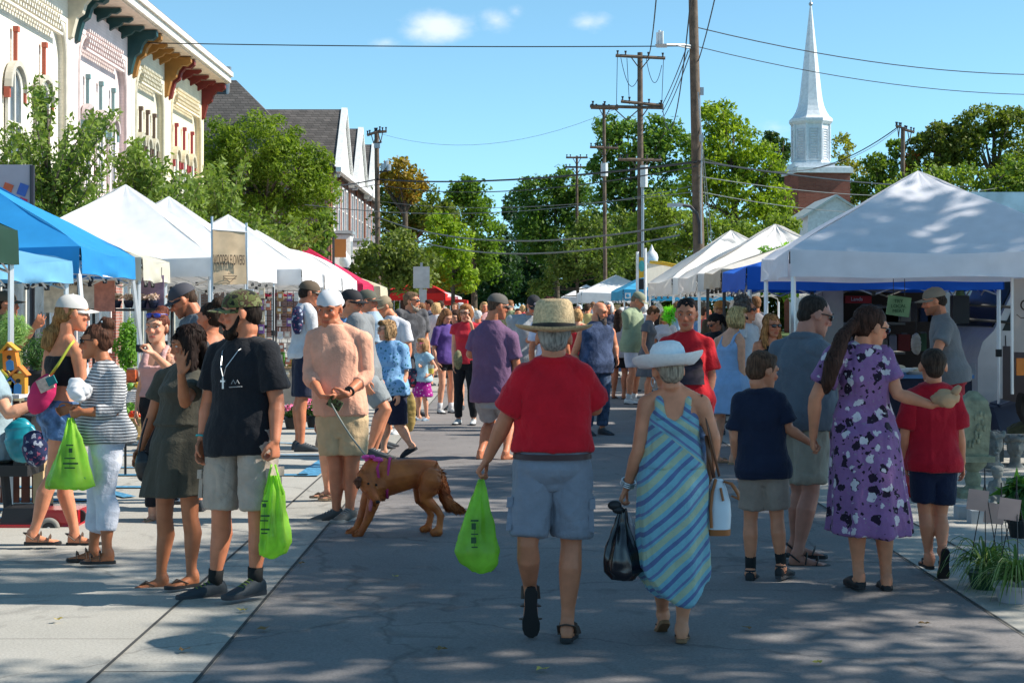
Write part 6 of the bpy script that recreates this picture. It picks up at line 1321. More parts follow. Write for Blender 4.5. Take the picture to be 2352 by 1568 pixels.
person('man in dusty purple tee and light grey shorts seen from behind',212,1133,1.84,165,SK2,(112,12,0),dict(hd=(1144,704),nk=(1130,742),sL=(1093,775),sR=(1172,778),eL=(1082,815,.05),wL=(1078,808,.28),eR=(1186,838),wR=(1180,888),hL=(1112,905),hR=(1152,905),aL=(1104,1038),aR=(1162,1040)),build=1.2,
  top=dict(m=cloth((.17,.09,.17)),sleeve=.75,hem=-.1,loose=.025,wr=.008),bottom=dict(m=cloth((.36,.36,.38)),len=.78),hair=dict(st='buzz',col=(.1,.06,.04)),hat=dict(t='cap',m=mat('cap_grey_tweed',(.11,.10,.09),.8)),glasses=dict(),toes=True,shoes=dict(t='flip',m=sand_b),fyaw=(150,120))
person('grey bearded man in grey polo and black cap reading a white paper',168,1207,1.83,15,SK1,(12,28,0),dict(hd=(1226,702),nk=(1216,728),wL=(1240,775,-.25),wR=(1225,775,-.25)),build=1.15,top=dict(m=cloth((.36,.38,.40)),sleeve=.95,collar=1,loose=.03),bottom=dict(m=BLK,len=1.85,name='trousers'),hair=dict(st='short',col=(.4,.38,.36)),beard=dict(col=(.5,.48,.45),k=.9),hat=dict(t='cap',m=blackhat,logo=(.5,.4,.45)),shoes=dict(t='sneaker',m=sneak_b))
person('person with reddish black curly hair and white shirt hidden behind the straw hat',172,1262,1.74,178,SK2,(178,0,0),dict(),build=1.0,top=dict(m=cloth((.6,.62,.75))),bottom=dict(m=BLK),hair=dict(st='curly',col=(.05,.015,.012)),shoes=dict(t='sneaker',m=sneak_b))
person('blonde woman in red top seen from behind beyond the straw hat',130,1326,1.62,175,SK4,None,dict(),fem=True,top=dict(m=cloth((.6,.03,.04)),sleeve=0,neck='tank',strap=.03),bottom=dict(m=cloth((.4,.4,.42)),len=.6),hair=dict(st='mid',col=(.5,.28,.12)),shoes=dict(t='flip',m=sand_b))
person('bald man with long grey black beard in navy sleeveless shirt and jeans',178,1368,1.75,28,SK1,(58,15,0),dict(hd=(1378,716),nk=(1372,742),sR=(1340,762),sL=(1402,764),eL=(1412,795),wL=(1416,818)),build=1.22,top=dict(m=cloth((.02,.035,.08),'tiedye'),sleeve=0,loose=.03,hem=-.2),bottom=dict(m=cloth((.05,.08,.14),'denim'),len=1.9,name='jeans'),hair=dict(st='bald',col=(.05,.03,.02)),beard=dict(col=(.09,.07,.06),len=.10),shoes=dict(t='sneaker',m=sneak_b))
person('woman with long dark hair, grey top and black shorts with her back to us',128,1422,1.60,150,SK2,(160,0,0),dict(),fem=True,build=1.15,top=dict(m=cloth((.42,.42,.45)),sleeve=.3),bottom=dict(m=BLK,len=.7),hair=dict(st='long',col=(.035,.02,.015),len=.25),shoes=dict(t='flip',m=sand_b))
person('man in sage green t-shirt and cap with white shorts, hand in pocket',135,1452,1.90,62,SK1,(75,30,0),dict(hd=(1466,690),nk=(1456,708),wR=(1456,790,-.1),eR=(1444,762,-.12)),build=1.15,belly=.03,top=dict(m=cloth((.28,.35,.23)),sleeve=.75,loose=.03),bottom=dict(m=cloth((.6,.6,.68)),len=.8),hair=dict(st='short',col=(.2,.15,.1)),hat=dict(t='cap',m=mat('cap_sage',(.24,.26,.18),.8)),shoes=dict(t='sneaker',m=sneak_w,sock=(.6,.6,.6),sh=.2))
person('woman in grey dress bending her head over the stall table',138,1488,1.66,75,SK1,(85,35,0),dict(hd=(1500,720),nk=(1490,738)),fem=True,dress=dict(m=cloth((.13,.14,.16)),hem=.3,sleeve=.3),hair=dict(st='short',col=(.12,.06,.03)),shoes=dict(t='flip',m=sand_b))
person('blonde woman in white t-shirt and sunglasses looking down by the stall',126,1527,1.57,-10,SK1,(-20,25,0),dict(),fem=True,top=dict(m=cloth((.6,.6,.66))),bottom=dict(m=BLK,len=1.7,name='trousers'),hair=dict(st='long',col=(.38,.22,.10),len=.15),glasses=dict(),shoes=dict(t='sneaker',m=sneak_b))
def x_rw(r,J,h,tr,k):
    c=J['nk']-k['upv']*.20; f=k['fwd']; 
    poly=[]; rg=tr(.62,.021,24); rt=tr(.30,.024,24)
    m=MB(); v=[];idx=[i for i in range(24)]
    ax=k['ax1']
    def fr(ring): return sorted([p for p in ring if (p-k['P0']).dot(f)>.045],key=lambda p:p.dot(ax))
    rows=[fr(tr(t,.030+ (.028 if t<.5 else .006),40)) for t in(.66,.58,.5,.42,.34,.26)]
    n=min(len(a) for a in rows); rows=[a[(len(a)-n)//2:(len(a)-n)//2+n] for a in rows]; rows=[[p for p in a if abs((p-k['P0']).dot(ax))<.16] for a in rows]; n=min(len(a) for a in rows); rows=[a[(len(a)-n)//2:(len(a)-n)//2+n] for a in rows]
    v=[p for a in rows for p in a]; f_=[(i*n+j,i*n+j+1,(i+1)*n+j+1,(i+1)*n+j) for i in range(len(rows)-1) for j in range(n-1)]
    m.add(v,f_); m.build('chest_print',mat('print_dark',(.03,.018,.028),.7,var=.5,scale=25),r,smooth=True)
person('woman in red tee with dark square print and hair pulled back, facing us',288,1575,1.73,-8,SK2,(-14,6,0),dict(hd=(1577,722),nk=(1576,768),sR=(1532,792),sL=(1622,792),eL=(1634,865),wL=(1618,935),eR=(1522,860),wR=(1530,935)),fem=True,build=1.12,belly=.01,
  top=dict(m=cloth((.55,.012,.02)),sleeve=.78,hem=-.2,loose=.025,flare=.02,wr=.008),bottom=dict(m=cloth((.05,.08,.14),'denim'),len=1.9,name='jeans'),hair=dict(st='pony',col=(.022,.014,.012),sleek=1,r=1.0),shoes=dict(t='sneaker',m=sneak_b),extra=x_rw)
person('blonde woman in pale blue sundress facing away beside the red tee woman',218,1667,1.64,140,SK4,(105,5,0),dict(hd=(1694,730),nk=(1684,760),sL=(1650,785),sR=(1700,785),eR=(1704,845),wR=(1705,900)),fem=True,build=1.1,dress=dict(m=cloth((.28,.44,.68)),neck='tank',hem=.33,fl=.75,fld=1.1,fa=.10,nf=11,waist=.35),hair=dict(st='bob',col=(.52,.36,.16)),glasses=dict(),toes=True,shoes=dict(t='flip',m=tan_l),fyaw=(110,110))
person('person with windblown grey curly hair in pale sleeveless shirt beyond the sundress',205,1718,1.72,60,SK1,(70,0,0),dict(hd=(1714,712)),build=1.05,top=dict(m=cloth((.5,.55,.6)),sleeve=.2),bottom=dict(m=cloth((.3,.3,.32)),len=.8),hair=dict(st='curly',col=(.12,.10,.09)),glasses=dict(),shoes=dict(t='sneaker',m=sneak_b))
person('woman with copper blonde hair and sunglasses in black tank top behind the navy boy',232,1772,1.58,20,SK2,(25,5,0),dict(),fem=True,top=dict(m=BLK,neck='tank',sleeve=0,strap=.015),bottom=dict(m=BLK),hair=dict(st='long',col=(.36,.15,.05),len=.2),glasses=dict(),shoes=dict(t='flip',m=sand_b))
person('seller in black top bending under the black tent legs',178,1642,1.56,-40,SK2,(-60,30,0),dict(),fem=True,top=dict(m=BLK),bottom=dict(m=BLK,len=1.8,name='trousers'),hair=dict(st='pony',col=(.02,.015,.012)),glasses=dict(),shoes=dict(t='sneaker',m=sneak_b))
person('man in orange cap standing under the tan rimmed tent',150,1652,1.74,-5,(.5,.24,.12),None,dict(),build=1.1,top=dict(m=cloth((.10,.07,.04))),bottom=dict(m=BLK),hair=dict(st='short',col=(.1,.05,.02)),hat=dict(t='cap',m=mat('cap_orange',(.45,.20,.05),.8)),beard=dict(stubble=1),shoes=dict(t='sneaker',m=sneak_b))
# --- family on the right
person('father in slate grey polo and wrap sunglasses turning his head right',357,1842,1.76,150,(.45,.20,.14),(98,16,0),
  dict(hd=(1872,724),nk=(1850,775),sL=(1793,808),sR=(1876,808),eR=(1898,890,-.08),wR=(1905,960,-.05),eL=(1783,895,.12),wL=(1800,960,.3),hL=(1822,965),hR=(1858,965),kL=(1838,1130),kR=(1862,1130),aL=(1826,1248,.12),aR=(1832,1272)),build=1.1,belly=.02,
  top=dict(m=cloth((.115,.135,.165)),sleeve=.85,collar=1,hem=-.12,loose=.03,wr=.009),bottom=dict(m=cloth((.34,.31,.25)),len=.85,flare=.02,wr=.009),hair=dict(st='buzz',col=(.03,.022,.018)),glasses=dict(),toes=True,shoes=dict(t='sandal',m=sand_b,stm=sand_b),fyaw=(75,85))
person('boy in navy polo and khaki shorts holding a hand, seen from behind',380,1760,1.39,168,SK1,(118,12,0),
  dict(hd=(1752,852),nk=(1745,898),sL=(1705,922),sR=(1788,922),eL=(1690,1008),wL=(1696,1078),eR=(1812,985,-.05),wR=(1858,1015,-.02),hL=(1730,1078),hR=(1776,1078),aL=(1724,1312),aR=(1795,1302),kL=(1724,1195),kR=(1785,1192)),build=.98,headk=1.16,
  top=dict(m=cloth((.014,.02,.045)),sleeve=.75,collar=1,hem=-.10,loose=.02,wr=.007),bottom=dict(m=cloth((.33,.25,.20)),len=.78,flare=.016),hair=dict(st='short',col=(.10,.05,.03)),shoes=dict(t='sneaker',m=mat('shoe_black',(.015,.015,.017),.6),sock=(.012,.012,.012),sh=.30),fyaw=(165,150),hands=dict(R=dict(curl=.9,grip=True)))
person('mother in purple floral dress with long ponytail reaching her arm to the right',394,2003,1.68,186,SK1,(112,14,-6),
  dict(hd=(2000,752),nk=(1980,800),sL=(1918,822),sR=(2028,824),eL=(1872,915),wL=(1868,1002),eR=(2062,905,-.06),wR=(2140,930,-.12),hL=(1955,995),hR=(2015,995),aL=(1972,1320),aR=(2036,1328)),fem=True,build=1.08,belly=.005,
  dress=dict(m=cloth((.26,.12,.275),'floral'),sleeve=.62,hem=.205,fl=.26,fld=.8,fa=.07,nf=9,loose=.012,waist=.28,wr=.007),hair=dict(st='pony',col=(.045,.02,.014),r=1.03,pts=[(1935,775,-.10),(1912,835,-.16),(1902,880,-.16),(1897,905,-.15)],rr=[.046,.052,.040,.012]),
  glasses=dict(lens=(.02,.03,.07)),shoes=dict(t='clog',m=mat('shoe_black',(.015,.015,.017),.6)),fyaw=(190,175),hands=dict(R=dict(dir=(1,-.1,.1),pn=(0,-.2,1),th=(0,-1,.4),curl=.45),L=dict(curl=1,grip=True)))
person('boy in red polo and navy shorts stepping away in flip flops',374,2145,1.41,180,SK1,(178,0,0),
  dict(hd=(2143,842),nk=(2143,888),sL=(2095,915),sR=(2190,915),eL=(2078,1000),wL=(2080,1058),eR=(2204,1000),wR=(2210,1062),hL=(2120,1068),hR=(2168,1068),aL=(2134,1278),aR=(2165,1268,-.1),kL=(2125,1180),kR=(2160,1185)),build=.96,headk=1.16,pit=(0,72),
  top=dict(m=cloth((.42,.008,.022)),sleeve=.78,collar=1,hem=-.06,loose=.024,wr=.008),bottom=dict(m=cloth((.012,.018,.045)),len=.74,flare=.02),hair=dict(st='buzz',col=(.045,.028,.02)),toes=True,shoes=dict(t='flip',m=sand_b),fyaw=(180,180))
person('seller in grey t-shirt, tan cap and red shorts behind the stall table',228,2168,1.84,-95,SK2,(-95,12,0),dict(hd=(2145,692),nk=(2160,728),sL=(2172,756,-.16),sR=(2165,756,.16),eL=(2152,806,-.28),wL=(2148,856,-.34),hL=(2190,860),hR=(2185,860)),build=1.12,belly=.02,top=dict(m=cloth((.17,.17,.18)),sleeve=.62,loose=.018),bottom=dict(m=cloth((.33,.01,.02)),len=.85),hair=dict(st='short',col=(.03,.02,.015)),hat=dict(t='cap',m=mat('cap_tan',(.25,.2,.15),.8)),beard=dict(stubble=1),shoes=dict(t='sneaker',m=sneak_b))
# --- couple in front
person('older man in straw hat, red polo and grey cargo shorts walking away',466,1268,1.69,180,SK2,(178,4,0),
  dict(hd=(1272,778),nk=(1272,828),sL=(1212,862),sR=(1332,862),eL=(1162,962),wL=(1120,1052),eR=(1366,938,.06),wR=(1345,912,.30),hL=(1228,1072),hR=(1308,1072),kL=(1212,1250,-.05),kR=(1312,1250),aL=(1218,1362,.12),aR=(1303,1432)),build=1.03,belly=.012,pit=(78,4),
  top=dict(m=cloth((.60,.010,.022)),sleeve=.82,collar=1,hem=.17,loose=.026,off=.012,flare=.016,wr=.010),bottom=dict(m=cloth((.235,.245,.29)),len=.88,cargo=1,belt=(.06,.02,.015),beltt=.085,rise=.15,flare=.018,wr=.009),hair=dict(st='short',col=(.25,.22,.19)),
  hat=dict(t='straw',m=mat('straw_weave',(.62,.44,.24),.8,var=.3,scale=70,bump=.6,bscale=140),band=mat('hat_band',(.03,.018,.012),.6)),toes=True,shoes=dict(t='sandal',m=sand_b,stm=sand_br),fyaw=(182,172),hands=dict(L=dict(curl=1,grip=True,dir=(-.5,0,-.7)),R=dict(curl=.6)))
def x_ww(r,J,h,tring,k):
    hoop('earring',h(.088,.0,-.05),(1,.3,0),.022,.0035,silver,r)
    for i in range(3): hoop('bracelet',J['wL'].lerp(J['eL'],.06+.05*i),J['wL']-J['eL'],.034,.005,silver,r)
person('woman in wide white sun hat and blue bias striped dress walking away',466,1548,1.545,178,SK1,(192,6,4),
  dict(hd=(1535,852),nk=(1546,896),sL=(1487,928),sR=(1610,928),eL=(1466,1035),wL=(1440,1118),eR=(1640,1005),wR=(1632,1085),hL=(1505,1110),hR=(1585,1110),kL=(1518,1300),kR=(1576,1300),aL=(1522,1408,.22),aR=(1566,1440)),fem=True,build=1.02,belly=.0,pit=(30,6),
  dress=dict(m=cloth((.2,.4,.5),'bias'),neck='tank',tt=.86,strap=.020,hem=.19,fl=.02,fld=.35,fa=.06,nf=6,loose=.016,waist=.30,asym=.055,asp=.9,wr=.008),hair=dict(st='short',col=(.30,.24,.18)),hat=dict(t='wide',m=mat('white_hat_weave',(.86,.83,.82),.8,var=.06,scale=60,bump=.3,bscale=120),band=mat('pastel_band',(.5,.3,.36),.7,var=.6,scale=40)),
  toes=True,shoes=dict(t='flip',m=mat('sandal_cork',(.22,.11,.05),.7),stm=sand_br),fyaw=(185,172),extra=x_ww,hands=dict(L=dict(curl=1,grip=True,dir=(-.4,0,-.8)),R=dict(curl=.5)))
# --- left edge people
person('seller in olive green t-shirt and brown cap at the left edge raising a forearm',235,18,1.80,120,SK2,(100,0,0),dict(hd=(14,700),nk=(12,728),wR=(78,752,-.2),eR=(48,790,-.1)),build=1.2,top=dict(m=cloth((.16,.19,.05))),bottom=dict(m=cloth((.2,.18,.12))),hair=dict(st='short',col=(.05,.03,.02)),hat=dict(t='cap',m=mat('cap_brown',(.12,.085,.055),.8)),shoes=dict(t='sneaker',m=sneak_b))
person('rider in beige shorts on the red mobility scooter, mostly cut off by the edge',300,-60,1.72,-92,SK4,(-90,0,0),dict(hL=(-10,1030,-.1),hR=(-12,1030,.14),sL=(-20,880,-.2),sR=(-25,880,.2),hd=(-40,800),nk=(-30,850),kL=(-125,1035,-.1),kR=(-125,1030,.15),aL=(-110,1150,-.1),aR=(-110,1150,.15),eL=(20,950,-.35),wL=(84,925,-.30)),build=1.25,belly=.05,top=dict(m=cloth((.3,.4,.45))),bottom=dict(m=cloth((.5,.46,.4)),len=.8),hair=dict(st='short',col=(.3,.3,.3)),shoes=dict(t='sneaker',m=sneak_w),group='people walking about the market')
# --- distant crowd
rc=random.Random(5); CLC=[((.6,.6,.62),'white'),((.05,.06,.1),'navy'),((.5,.05,.05),'red'),((.3,.45,.6),'sky blue'),((.02,.02,.02),'black'),((.55,.3,.3),'pink'),((.3,.35,.2),'green'),((.6,.5,.2),'yellow'),((.25,.25,.28),'grey'),((.1,.25,.5),'blue')]
HC=[((.5,.32,.15),'blond'),((.05,.03,.02),'dark'),((.5,.5,.5),'white haired'),((.2,.1,.05),'brown haired')]
far=[(1002,110,0),(1012,98,1),(1080,92,8),(1098,118,2),(1112,90,5),(1190,96,3),(1240,110,9),(1295,90,0),(1310,105,4),(1350,88,7),(1398,112,1),(1408,96,3),(1418,84,6),(1338,80,2),(1058,78,9),(1160,76,0),(1218,78,5),(1284,70,6),(1442,104,8),(1000,84,3),(1380,72,5),(1130,70,7),(1475,118,0),(1558,120,3),(1604,112,9),(985,92,1),(1020,74,7),(1045,66,5),(1092,70,2),(1108,64,0),(1145,68,4),(1172,88,6),(1200,70,2),(1232,66,8),(1255,82,1),(1270,92,3),(1305,72,4),(1318,95,6),(1330,66,9),(1362,64,0),(1390,82,2),(1404,70,7),(1428,86,0),(1436,74,3),(1462,84,6),(1496,90,1),(1512,104,4),(1545,96,7),(1585,100,5),(1622,118,2),(1690,132,1),(1735,140,8),(745,150,4),(770,120,0),(790,135,9),(965,112,5),(940,98,8)]
where=['under the bright red tent','left of the purple tee man','near the far white tents','beyond the bald man','right of the straw hat','at the far end of the street','by the sky blue tent','in the middle of the street']
far=[(u,s_,ci) for u,s_,ci in far]
for i,(u,s_,ci) in enumerate(far):
    c,cn=CLC[ci]; hc,hn=HC[i%4] if u!=1098 else HC[2]; fm=i%2==0; near='left of' if u<1140 else 'right of'
    Hh=rc.uniform(1.58,1.84)
    cues=[(760,'behind the peach shirt man'),(955,'behind the tall bearded man'),(1010,'beneath the bright red tent'),(1060,'beyond the girl in purple'),(1115,'beyond the red vest woman'),(1180,'beyond the dusty purple man'),(1240,'beside the man reading the paper'),(1300,'beyond the straw hat'),(1345,'left of the bald man'),(1400,'right of the bald man'),(1450,'under the sky blue tent'),(1530,'beyond the sage tee man'),(1610,'behind the red tee woman'),(1700,'under the tan rimmed tent')]
    cue=min(cues,key=lambda q:abs(q[0]-u))[1]
    person('%s %s in %s top %s, %s'%(hn,'woman' if fm else 'man',cn,cue,('nearer' if s_>100 else 'farther' if s_>75 else 'farthest')+(' and taller' if Hh>1.71 else ' and shorter')),s_,u,Hh,rc.choice([0,20,-30,170,190,150,90,-90]),rc.choice([SK1,SK2,SK4]),fem=fm,build=rc.uniform(1,1.2),face=False,top=dict(m=cloth(c)),bottom=dict(m=cloth(rc.choice([(.3,.28,.22),(.03,.03,.05),(.1,.13,.2)])),len=rc.choice([.7,1.8])),hair=dict(st='mid' if fm else 'short',col=hc),shoes=dict(t='clog',m=sneak_b),group='distant visitors at the far end of the market')
# ================================================================ DOG
s=317.0; dd=F/s
def Q(u,v,dy=0): return W(u,v,dd+dy)
r=thing('dog',W(900,1228,dd)*1.0,'reddish golden dog with pink harness standing with lowered head on the road','dog'); BASE[r.name]=Vector(r.location)
m=MB()
m.tube([Q(866,1095),Q(885,1098),Q(925,1090),Q(965,1084),Q(990,1088),Q(1003,1098)],[.085,.135,.118,.098,.105,.07],16,rnd=True)
m.ell(Q(872,1105,-.01),(.10,.10,.145)); m.tube([Q(875,1085),Q(856,1082,-.03),Q(842,1098,-.08)],[.115,.098,.078],14,rnd=True)
m.ell(Q(838,1100,-.10),(.068,.078,.075)); m.tube([Q(840,1106,-.13),Q(852,1126,-.17),Q(864,1146,-.19)],[.056,.042,.030],12,rnd=True); m.tube([Q(842,1120,-.12),Q(852,1140,-.15),Q(859,1155,-.17)],[.045,.03,.022],10,rnd=True)
m.ell(Q(856,1118,-.15),(.03,.03,.03))
for dy,pts in((-.10,[(868,1115),(858,1150),(846,1188),(834,1215),(825,1226)]),(.08,[(858,1115),(842,1150),(830,1188),(819,1212),(810,1222)])):
    m.tube([Q(*p,dy*(.9)) for p in pts],[.075,.048,.033,.027,.030],12,rnd=True); m.tube([Q(pts[-1][0],pts[-1][1]-1,dy*.9),Q(pts[-1][0]-9,pts[-1][1]+3,dy*.9-.02)],[.034,.027],10,rnd=True)
for dy,pts in((-.09,[(990,1100),(982,1128),(978,1146),(1002,1168),(1012,1182),(1010,1205),(1007,1218)]),(.09,[(984,1105),(968,1130),(966,1146),(984,1168),(990,1180),(986,1200),(983,1210)])):
    m.tube([Q(*p,dy) for p in pts],[.085,.072,.048,.030,.025,.024,.028],12,rnd=True); m.tube([Q(pts[-1][0],pts[-1][1]+1,dy),Q(pts[-1][0]-12,pts[-1][1]+4,dy-.02)],[.032,.026],10,rnd=True)
me=remesh(m,.0085,3,.5)
# fur colour: paler underside
def furmat():
    mm,t,b=newmat('red_gold_fur'); L=t.links; g=nd(t,'ShaderNodeTexCoord'); n=nd(t,'ShaderNodeTexNoise'); n.inputs['Scale'].default_value=7; n.inputs['Detail'].default_value=6; L.new(g.outputs['Object'],n.inputs['Vector'])
    rn=nd(t,'ShaderNodeNewGeometry'); a=nd(t,'ShaderNodeMath',operation='MULTIPLY_ADD'); L.new(rn.outputs['Random Per Island'],a.inputs[0]); a.inputs[1].default_value=.35; L.new(n.outputs['Fac'],a.inputs[2])
    q=nd(t,'ShaderNodeValToRGB'); e=q.color_ramp.elements; e[0].position=.35; e[0].color=c4((.24,.038,.007)); e[1].position=.95; e[1].color=c4((.74,.21,.045)); L.new(a.outputs[0],q.inputs[0]); L.new(q.outputs[0],b.inputs['Base Color']); b.inputs['Roughness'].default_value=.5; b.inputs['Specular IOR Level'].default_value=.4; return mm
fm_=furmat(); base=r.location.copy()
o=finish(me,'body',fm_,r,lambda P: folds(P,3,30,(1,1,.5))*.003)
hx=Q(850,1110).x-base.x
def flow(p):
    f=np.zeros_like(p); z=p[:,2]+base.z; up=z>Q(0,1140).z; f[:,0]=np.where(up,1.0,.25); f[:,2]=np.where(up,-.35,-1.0); hd=p[:,0]<hx; f[hd]=np.array([.5,0,.6]); return f
strands(o,26000,.022,.0019,5,flow,lift=.10)
m=MB(); tl=[Q(1006,1092),Q(1015,1112),Q(1020,1138),Q(1030,1156),Q(1046,1164),Q(1060,1167)]; m.tube(tl,[.034,.038,.042,.045,.036,.014],10,rnd=True); me=remesh(m,.009,2); t_=finish(me,'tail',fm_,r); strands(t_,2600,.055,.0024,6,lambda p: np.tile(np.array([[.55,0,-.75]]),(len(p),1)),lift=.12)
for dy,(u0,v0) in((-.17,(828,1092)),(-.02,(852,1086))):
    m=MB(); m.tube([Q(u0,v0,dy+.03),Q(u0-7,v0+12,dy-.01),Q(u0-5,v0+26,dy-.02)],[.018,.034,.018],10,flat=.45,rnd=True); me=remesh(m,.007,2); e_=finish(me,'ear',mat('ear_fur',(.12,.035,.012),.6),r); strands(e_,300,.02,.002,8,lift=.2)
m=MB(); m.ell(Q(868,1152,-.225),(.017,.014,.013),n=10,m=7); m.build('nose',mat('dog_nose',(.012,.01,.01),.3),r,smooth=True)
m=MB(); m.tube([Q(853,1147,-.19),Q(851,1160,-.20),Q(850,1172,-.195)],[.012,.017,.012],8,flat=.35,rnd=True); m.build('tongue',mat('tongue',(.45,.12,.16),.4),r,smooth=True)
for u,v,dy in((846,1110,-.192),(864,1113,-.165)):
    m=MB(); m.ell(Q(u,v,dy),.0095,n=8,m=6); m.build('eye',mat('dog_eye',(.02,.01,.005),.1),r,smooth=True)
hn=mat('harness_pink',(.6,.04,.2),.7); m=MB()
c=Q(893,1097); m.tube([c+Vector((0.01*math.sin(a),math.cos(a)*.125,math.sin(a)*.148)) for a in[k*2*math.pi/24 for k in range(25)]],.010,6,flat=.5)
m.tube([Q(872,1052,-.05),Q(866,1075,-.115),Q(872,1110,-.125),Q(890,1128,-.115)],.011,6,flat=.5); m.build('harness',hn,r,smooth=True)
m=MB(); rb_=random.Random(4)
for k in range(9): m.ell(Q(838+k*4.2,1052+rb_.uniform(-5,5),-.05+rb_.uniform(-.03,.03)),(.028*rb_.uniform(.7,1.2),.02,.016),n=8,m=6)
m.build('bow',mat('bow_pink',(.75,.08,.35),.7),r,smooth=True)
# leash
r=thing('dog_leash',Q(800,1000),'thin grey green leash from the hands of the peach shirt man to the dog','leash'); m=MB(); A=W(760,925,F/297-.30); B_=Q(850,1056,-.05); m.tube([A.lerp(B_,t)-Vector((0,0,.12*t*(1-t))) for t in[k/12 for k in range(13)]],.007,6); m.build('strap',mat('leash_cord',(.22,.24,.21),.7),r,smooth=True)
# ================================================================ BAGS
def bag(name,label,s_,rings,mt,folds_=.10,nf=7,handles=(),dy=0,cat='bag',seed=1,marks=None,gr=None,nn=56):
    d=F/s_+dy; v0=rings[-1][0]; r=thing(name,W((rings[-1][1]+rings[-1][2])/2,v0,d),label,cat,gr); m=MB(); rr=[]; rg=random.Random(seed); ph=rg.uniform(0,6)
    fine=[]
    for q in range(len(rings)-1):
        for k in range(4):
            f=k/4; fine.append(tuple(rings[q][j]*(1-f)+rings[q+1][j]*f for j in range(4)))
    rings=fine+[rings[-1]]
    for i,(v,ul,ur,dp) in enumerate(rings):
        c=W((ul+ur)/2,v,d); a=(ur-ul)/2/(F/d); t=i/(len(rings)-1); am=folds_*(1-t*.75)
        rr.append([c+Vector((math.cos(th)*a*(1+am*math.sin(nf*th+ph+t*2)),math.sin(th)*dp*(1+am*1.6*math.sin(nf*th+ph+t*2)),(.006 if 0<i<len(rings)-1 else 0)*math.sin(3*th+ph))) for th in[2*math.pi*j/nn for j in range(nn)]])
    m.loft(rr); b=m.build('bag_body',mt,r,smooth=True)
    co=getco(b.data); no=getno(b.data); setco(b.data,co+no*(folds(co,seed,18,(1,1,.3))*.012+folds(co,seed+3,40,(1,1,.5))*.005)[:,None])
    for h in handles:
        m=MB(); m.tube([W(u,v,d+(q if q else 0)) for u,v,q in h],[.012]*len(h),8,flat=.5); m.build('handle',mt,r,smooth=True)
    if marks: marks(r,d)
    return r
grn=thin('green_plastic_film',(.44,.78,.10),.6,.25,.3); grn2=mat('groceries_inside',(.05,.22,.03),.6,var=.5,scale=14)
pk=mat('print_dark_green',(.03,.09,.03),.7)
def marks_at(lst,dz):
    def f(r,d):
        m=MB()
        for (u,v,w_,h_) in lst:
            c=W(u,v,d+dz); m.box(c,(w_/(F/d),.003,h_/(F/d)))
        a_=W(lst[0][0],lst[0][1],d+dz); b_=W(lst[-1][0],lst[-1][1],d+dz); m.tube([a_,b_],.0008,4)
        m.build('print',pk,r)
    return f
bag('plastic_bag','bright green plastic bag in the left hand of the man in black',406,[(1090,620,637,.02),(1130,610,648,.05),(1170,604,652,.07),(1210,598,660,.085),(1245,594,665,.09),(1268,596,656,.08),(1279,606,636,.04)],grn,.20,7,dy=-.16,handles=(((624,1066,-.03),(617,1095,-.03),(610,1135,-.03)),((632,1066,-.03),(640,1095,-.03),(650,1135,-.02))),seed=2,gr='green plastic shopping bags',
    marks=marks_at([(608,1150,14,3),(607,1160,9,8),(609,1184,20,4),(607,1195,18,3),(609,1215,20,4),(607,1224,14,3)],-.105))
bag('plastic_bag','bright green plastic bag swinging from the red polo man hand',466,[(1100,1099,1112,.02),(1130,1088,1120,.03),(1180,1068,1132,.05),(1230,1052,1142,.07),(1265,1044,1149,.085),(1292,1056,1147,.08),(1312,1082,1130,.05)],grn,.14,6,seed=5,gr='green plastic shopping bags',marks=marks_at([(1090,1195,18,4),(1088,1208,10,14),(1090,1226,16,3),(1088,1240,12,14),(1090,1256,14,3)],-.10))
bag('plastic_bag','green plastic bag with dark greens in its bottom held by the striped top woman',358,[(958,156,168,.02),(990,146,178,.04),(1030,132,190,.06),(1070,118,204,.08),(1100,108,214,.09),(1117,106,218,.09),(1122,116,206,.07)],grn,.14,6,seed=8,dy=-.25,gr='green plastic shopping bags',marks=marks_at([(160,1022,16,3),(162,1034,8,10),(160,1052,24,3),(162,1064,34,4),(160,1074,24,3)],-.10))
r=thing('leafy_vegetables',W(160,1118,F/358-.25),'dark leafy vegetables showing through the bottom of the green bag','vegetables'); m=MB(); rg_=random.Random(3)
for k in range(16): m.ell(W(125+rg_.random()*75,1096+rg_.random()*18,F/358-.25+rg_.uniform(-.04,.04)),(.03,.025,.02),n=7,m=5)
m.build('leaves',grn2,r,smooth=True)
bag('plastic_bag','black plastic bag hanging from the hand of the white hat woman',466,[(1165,1420,1440,.02),(1200,1410,1446,.04),(1245,1396,1458,.07),(1285,1388,1474,.09),(1312,1388,1478,.085),(1330,1402,1460,.05)],mat('black_film',(.012,.01,.014),.22,spec=.7),.16,7,seed=9)
bag('plastic_bag','white bag with pink writing behind the black plastic bag',462,[(1175,1428,1444,.02),(1220,1432,1462,.03),(1270,1442,1482,.05),(1310,1448,1486,.05),(1328,1456,1480,.03)],thin('white_film',(.65,.6,.64),.35,.4),.12,6,seed=12,dy=.10)
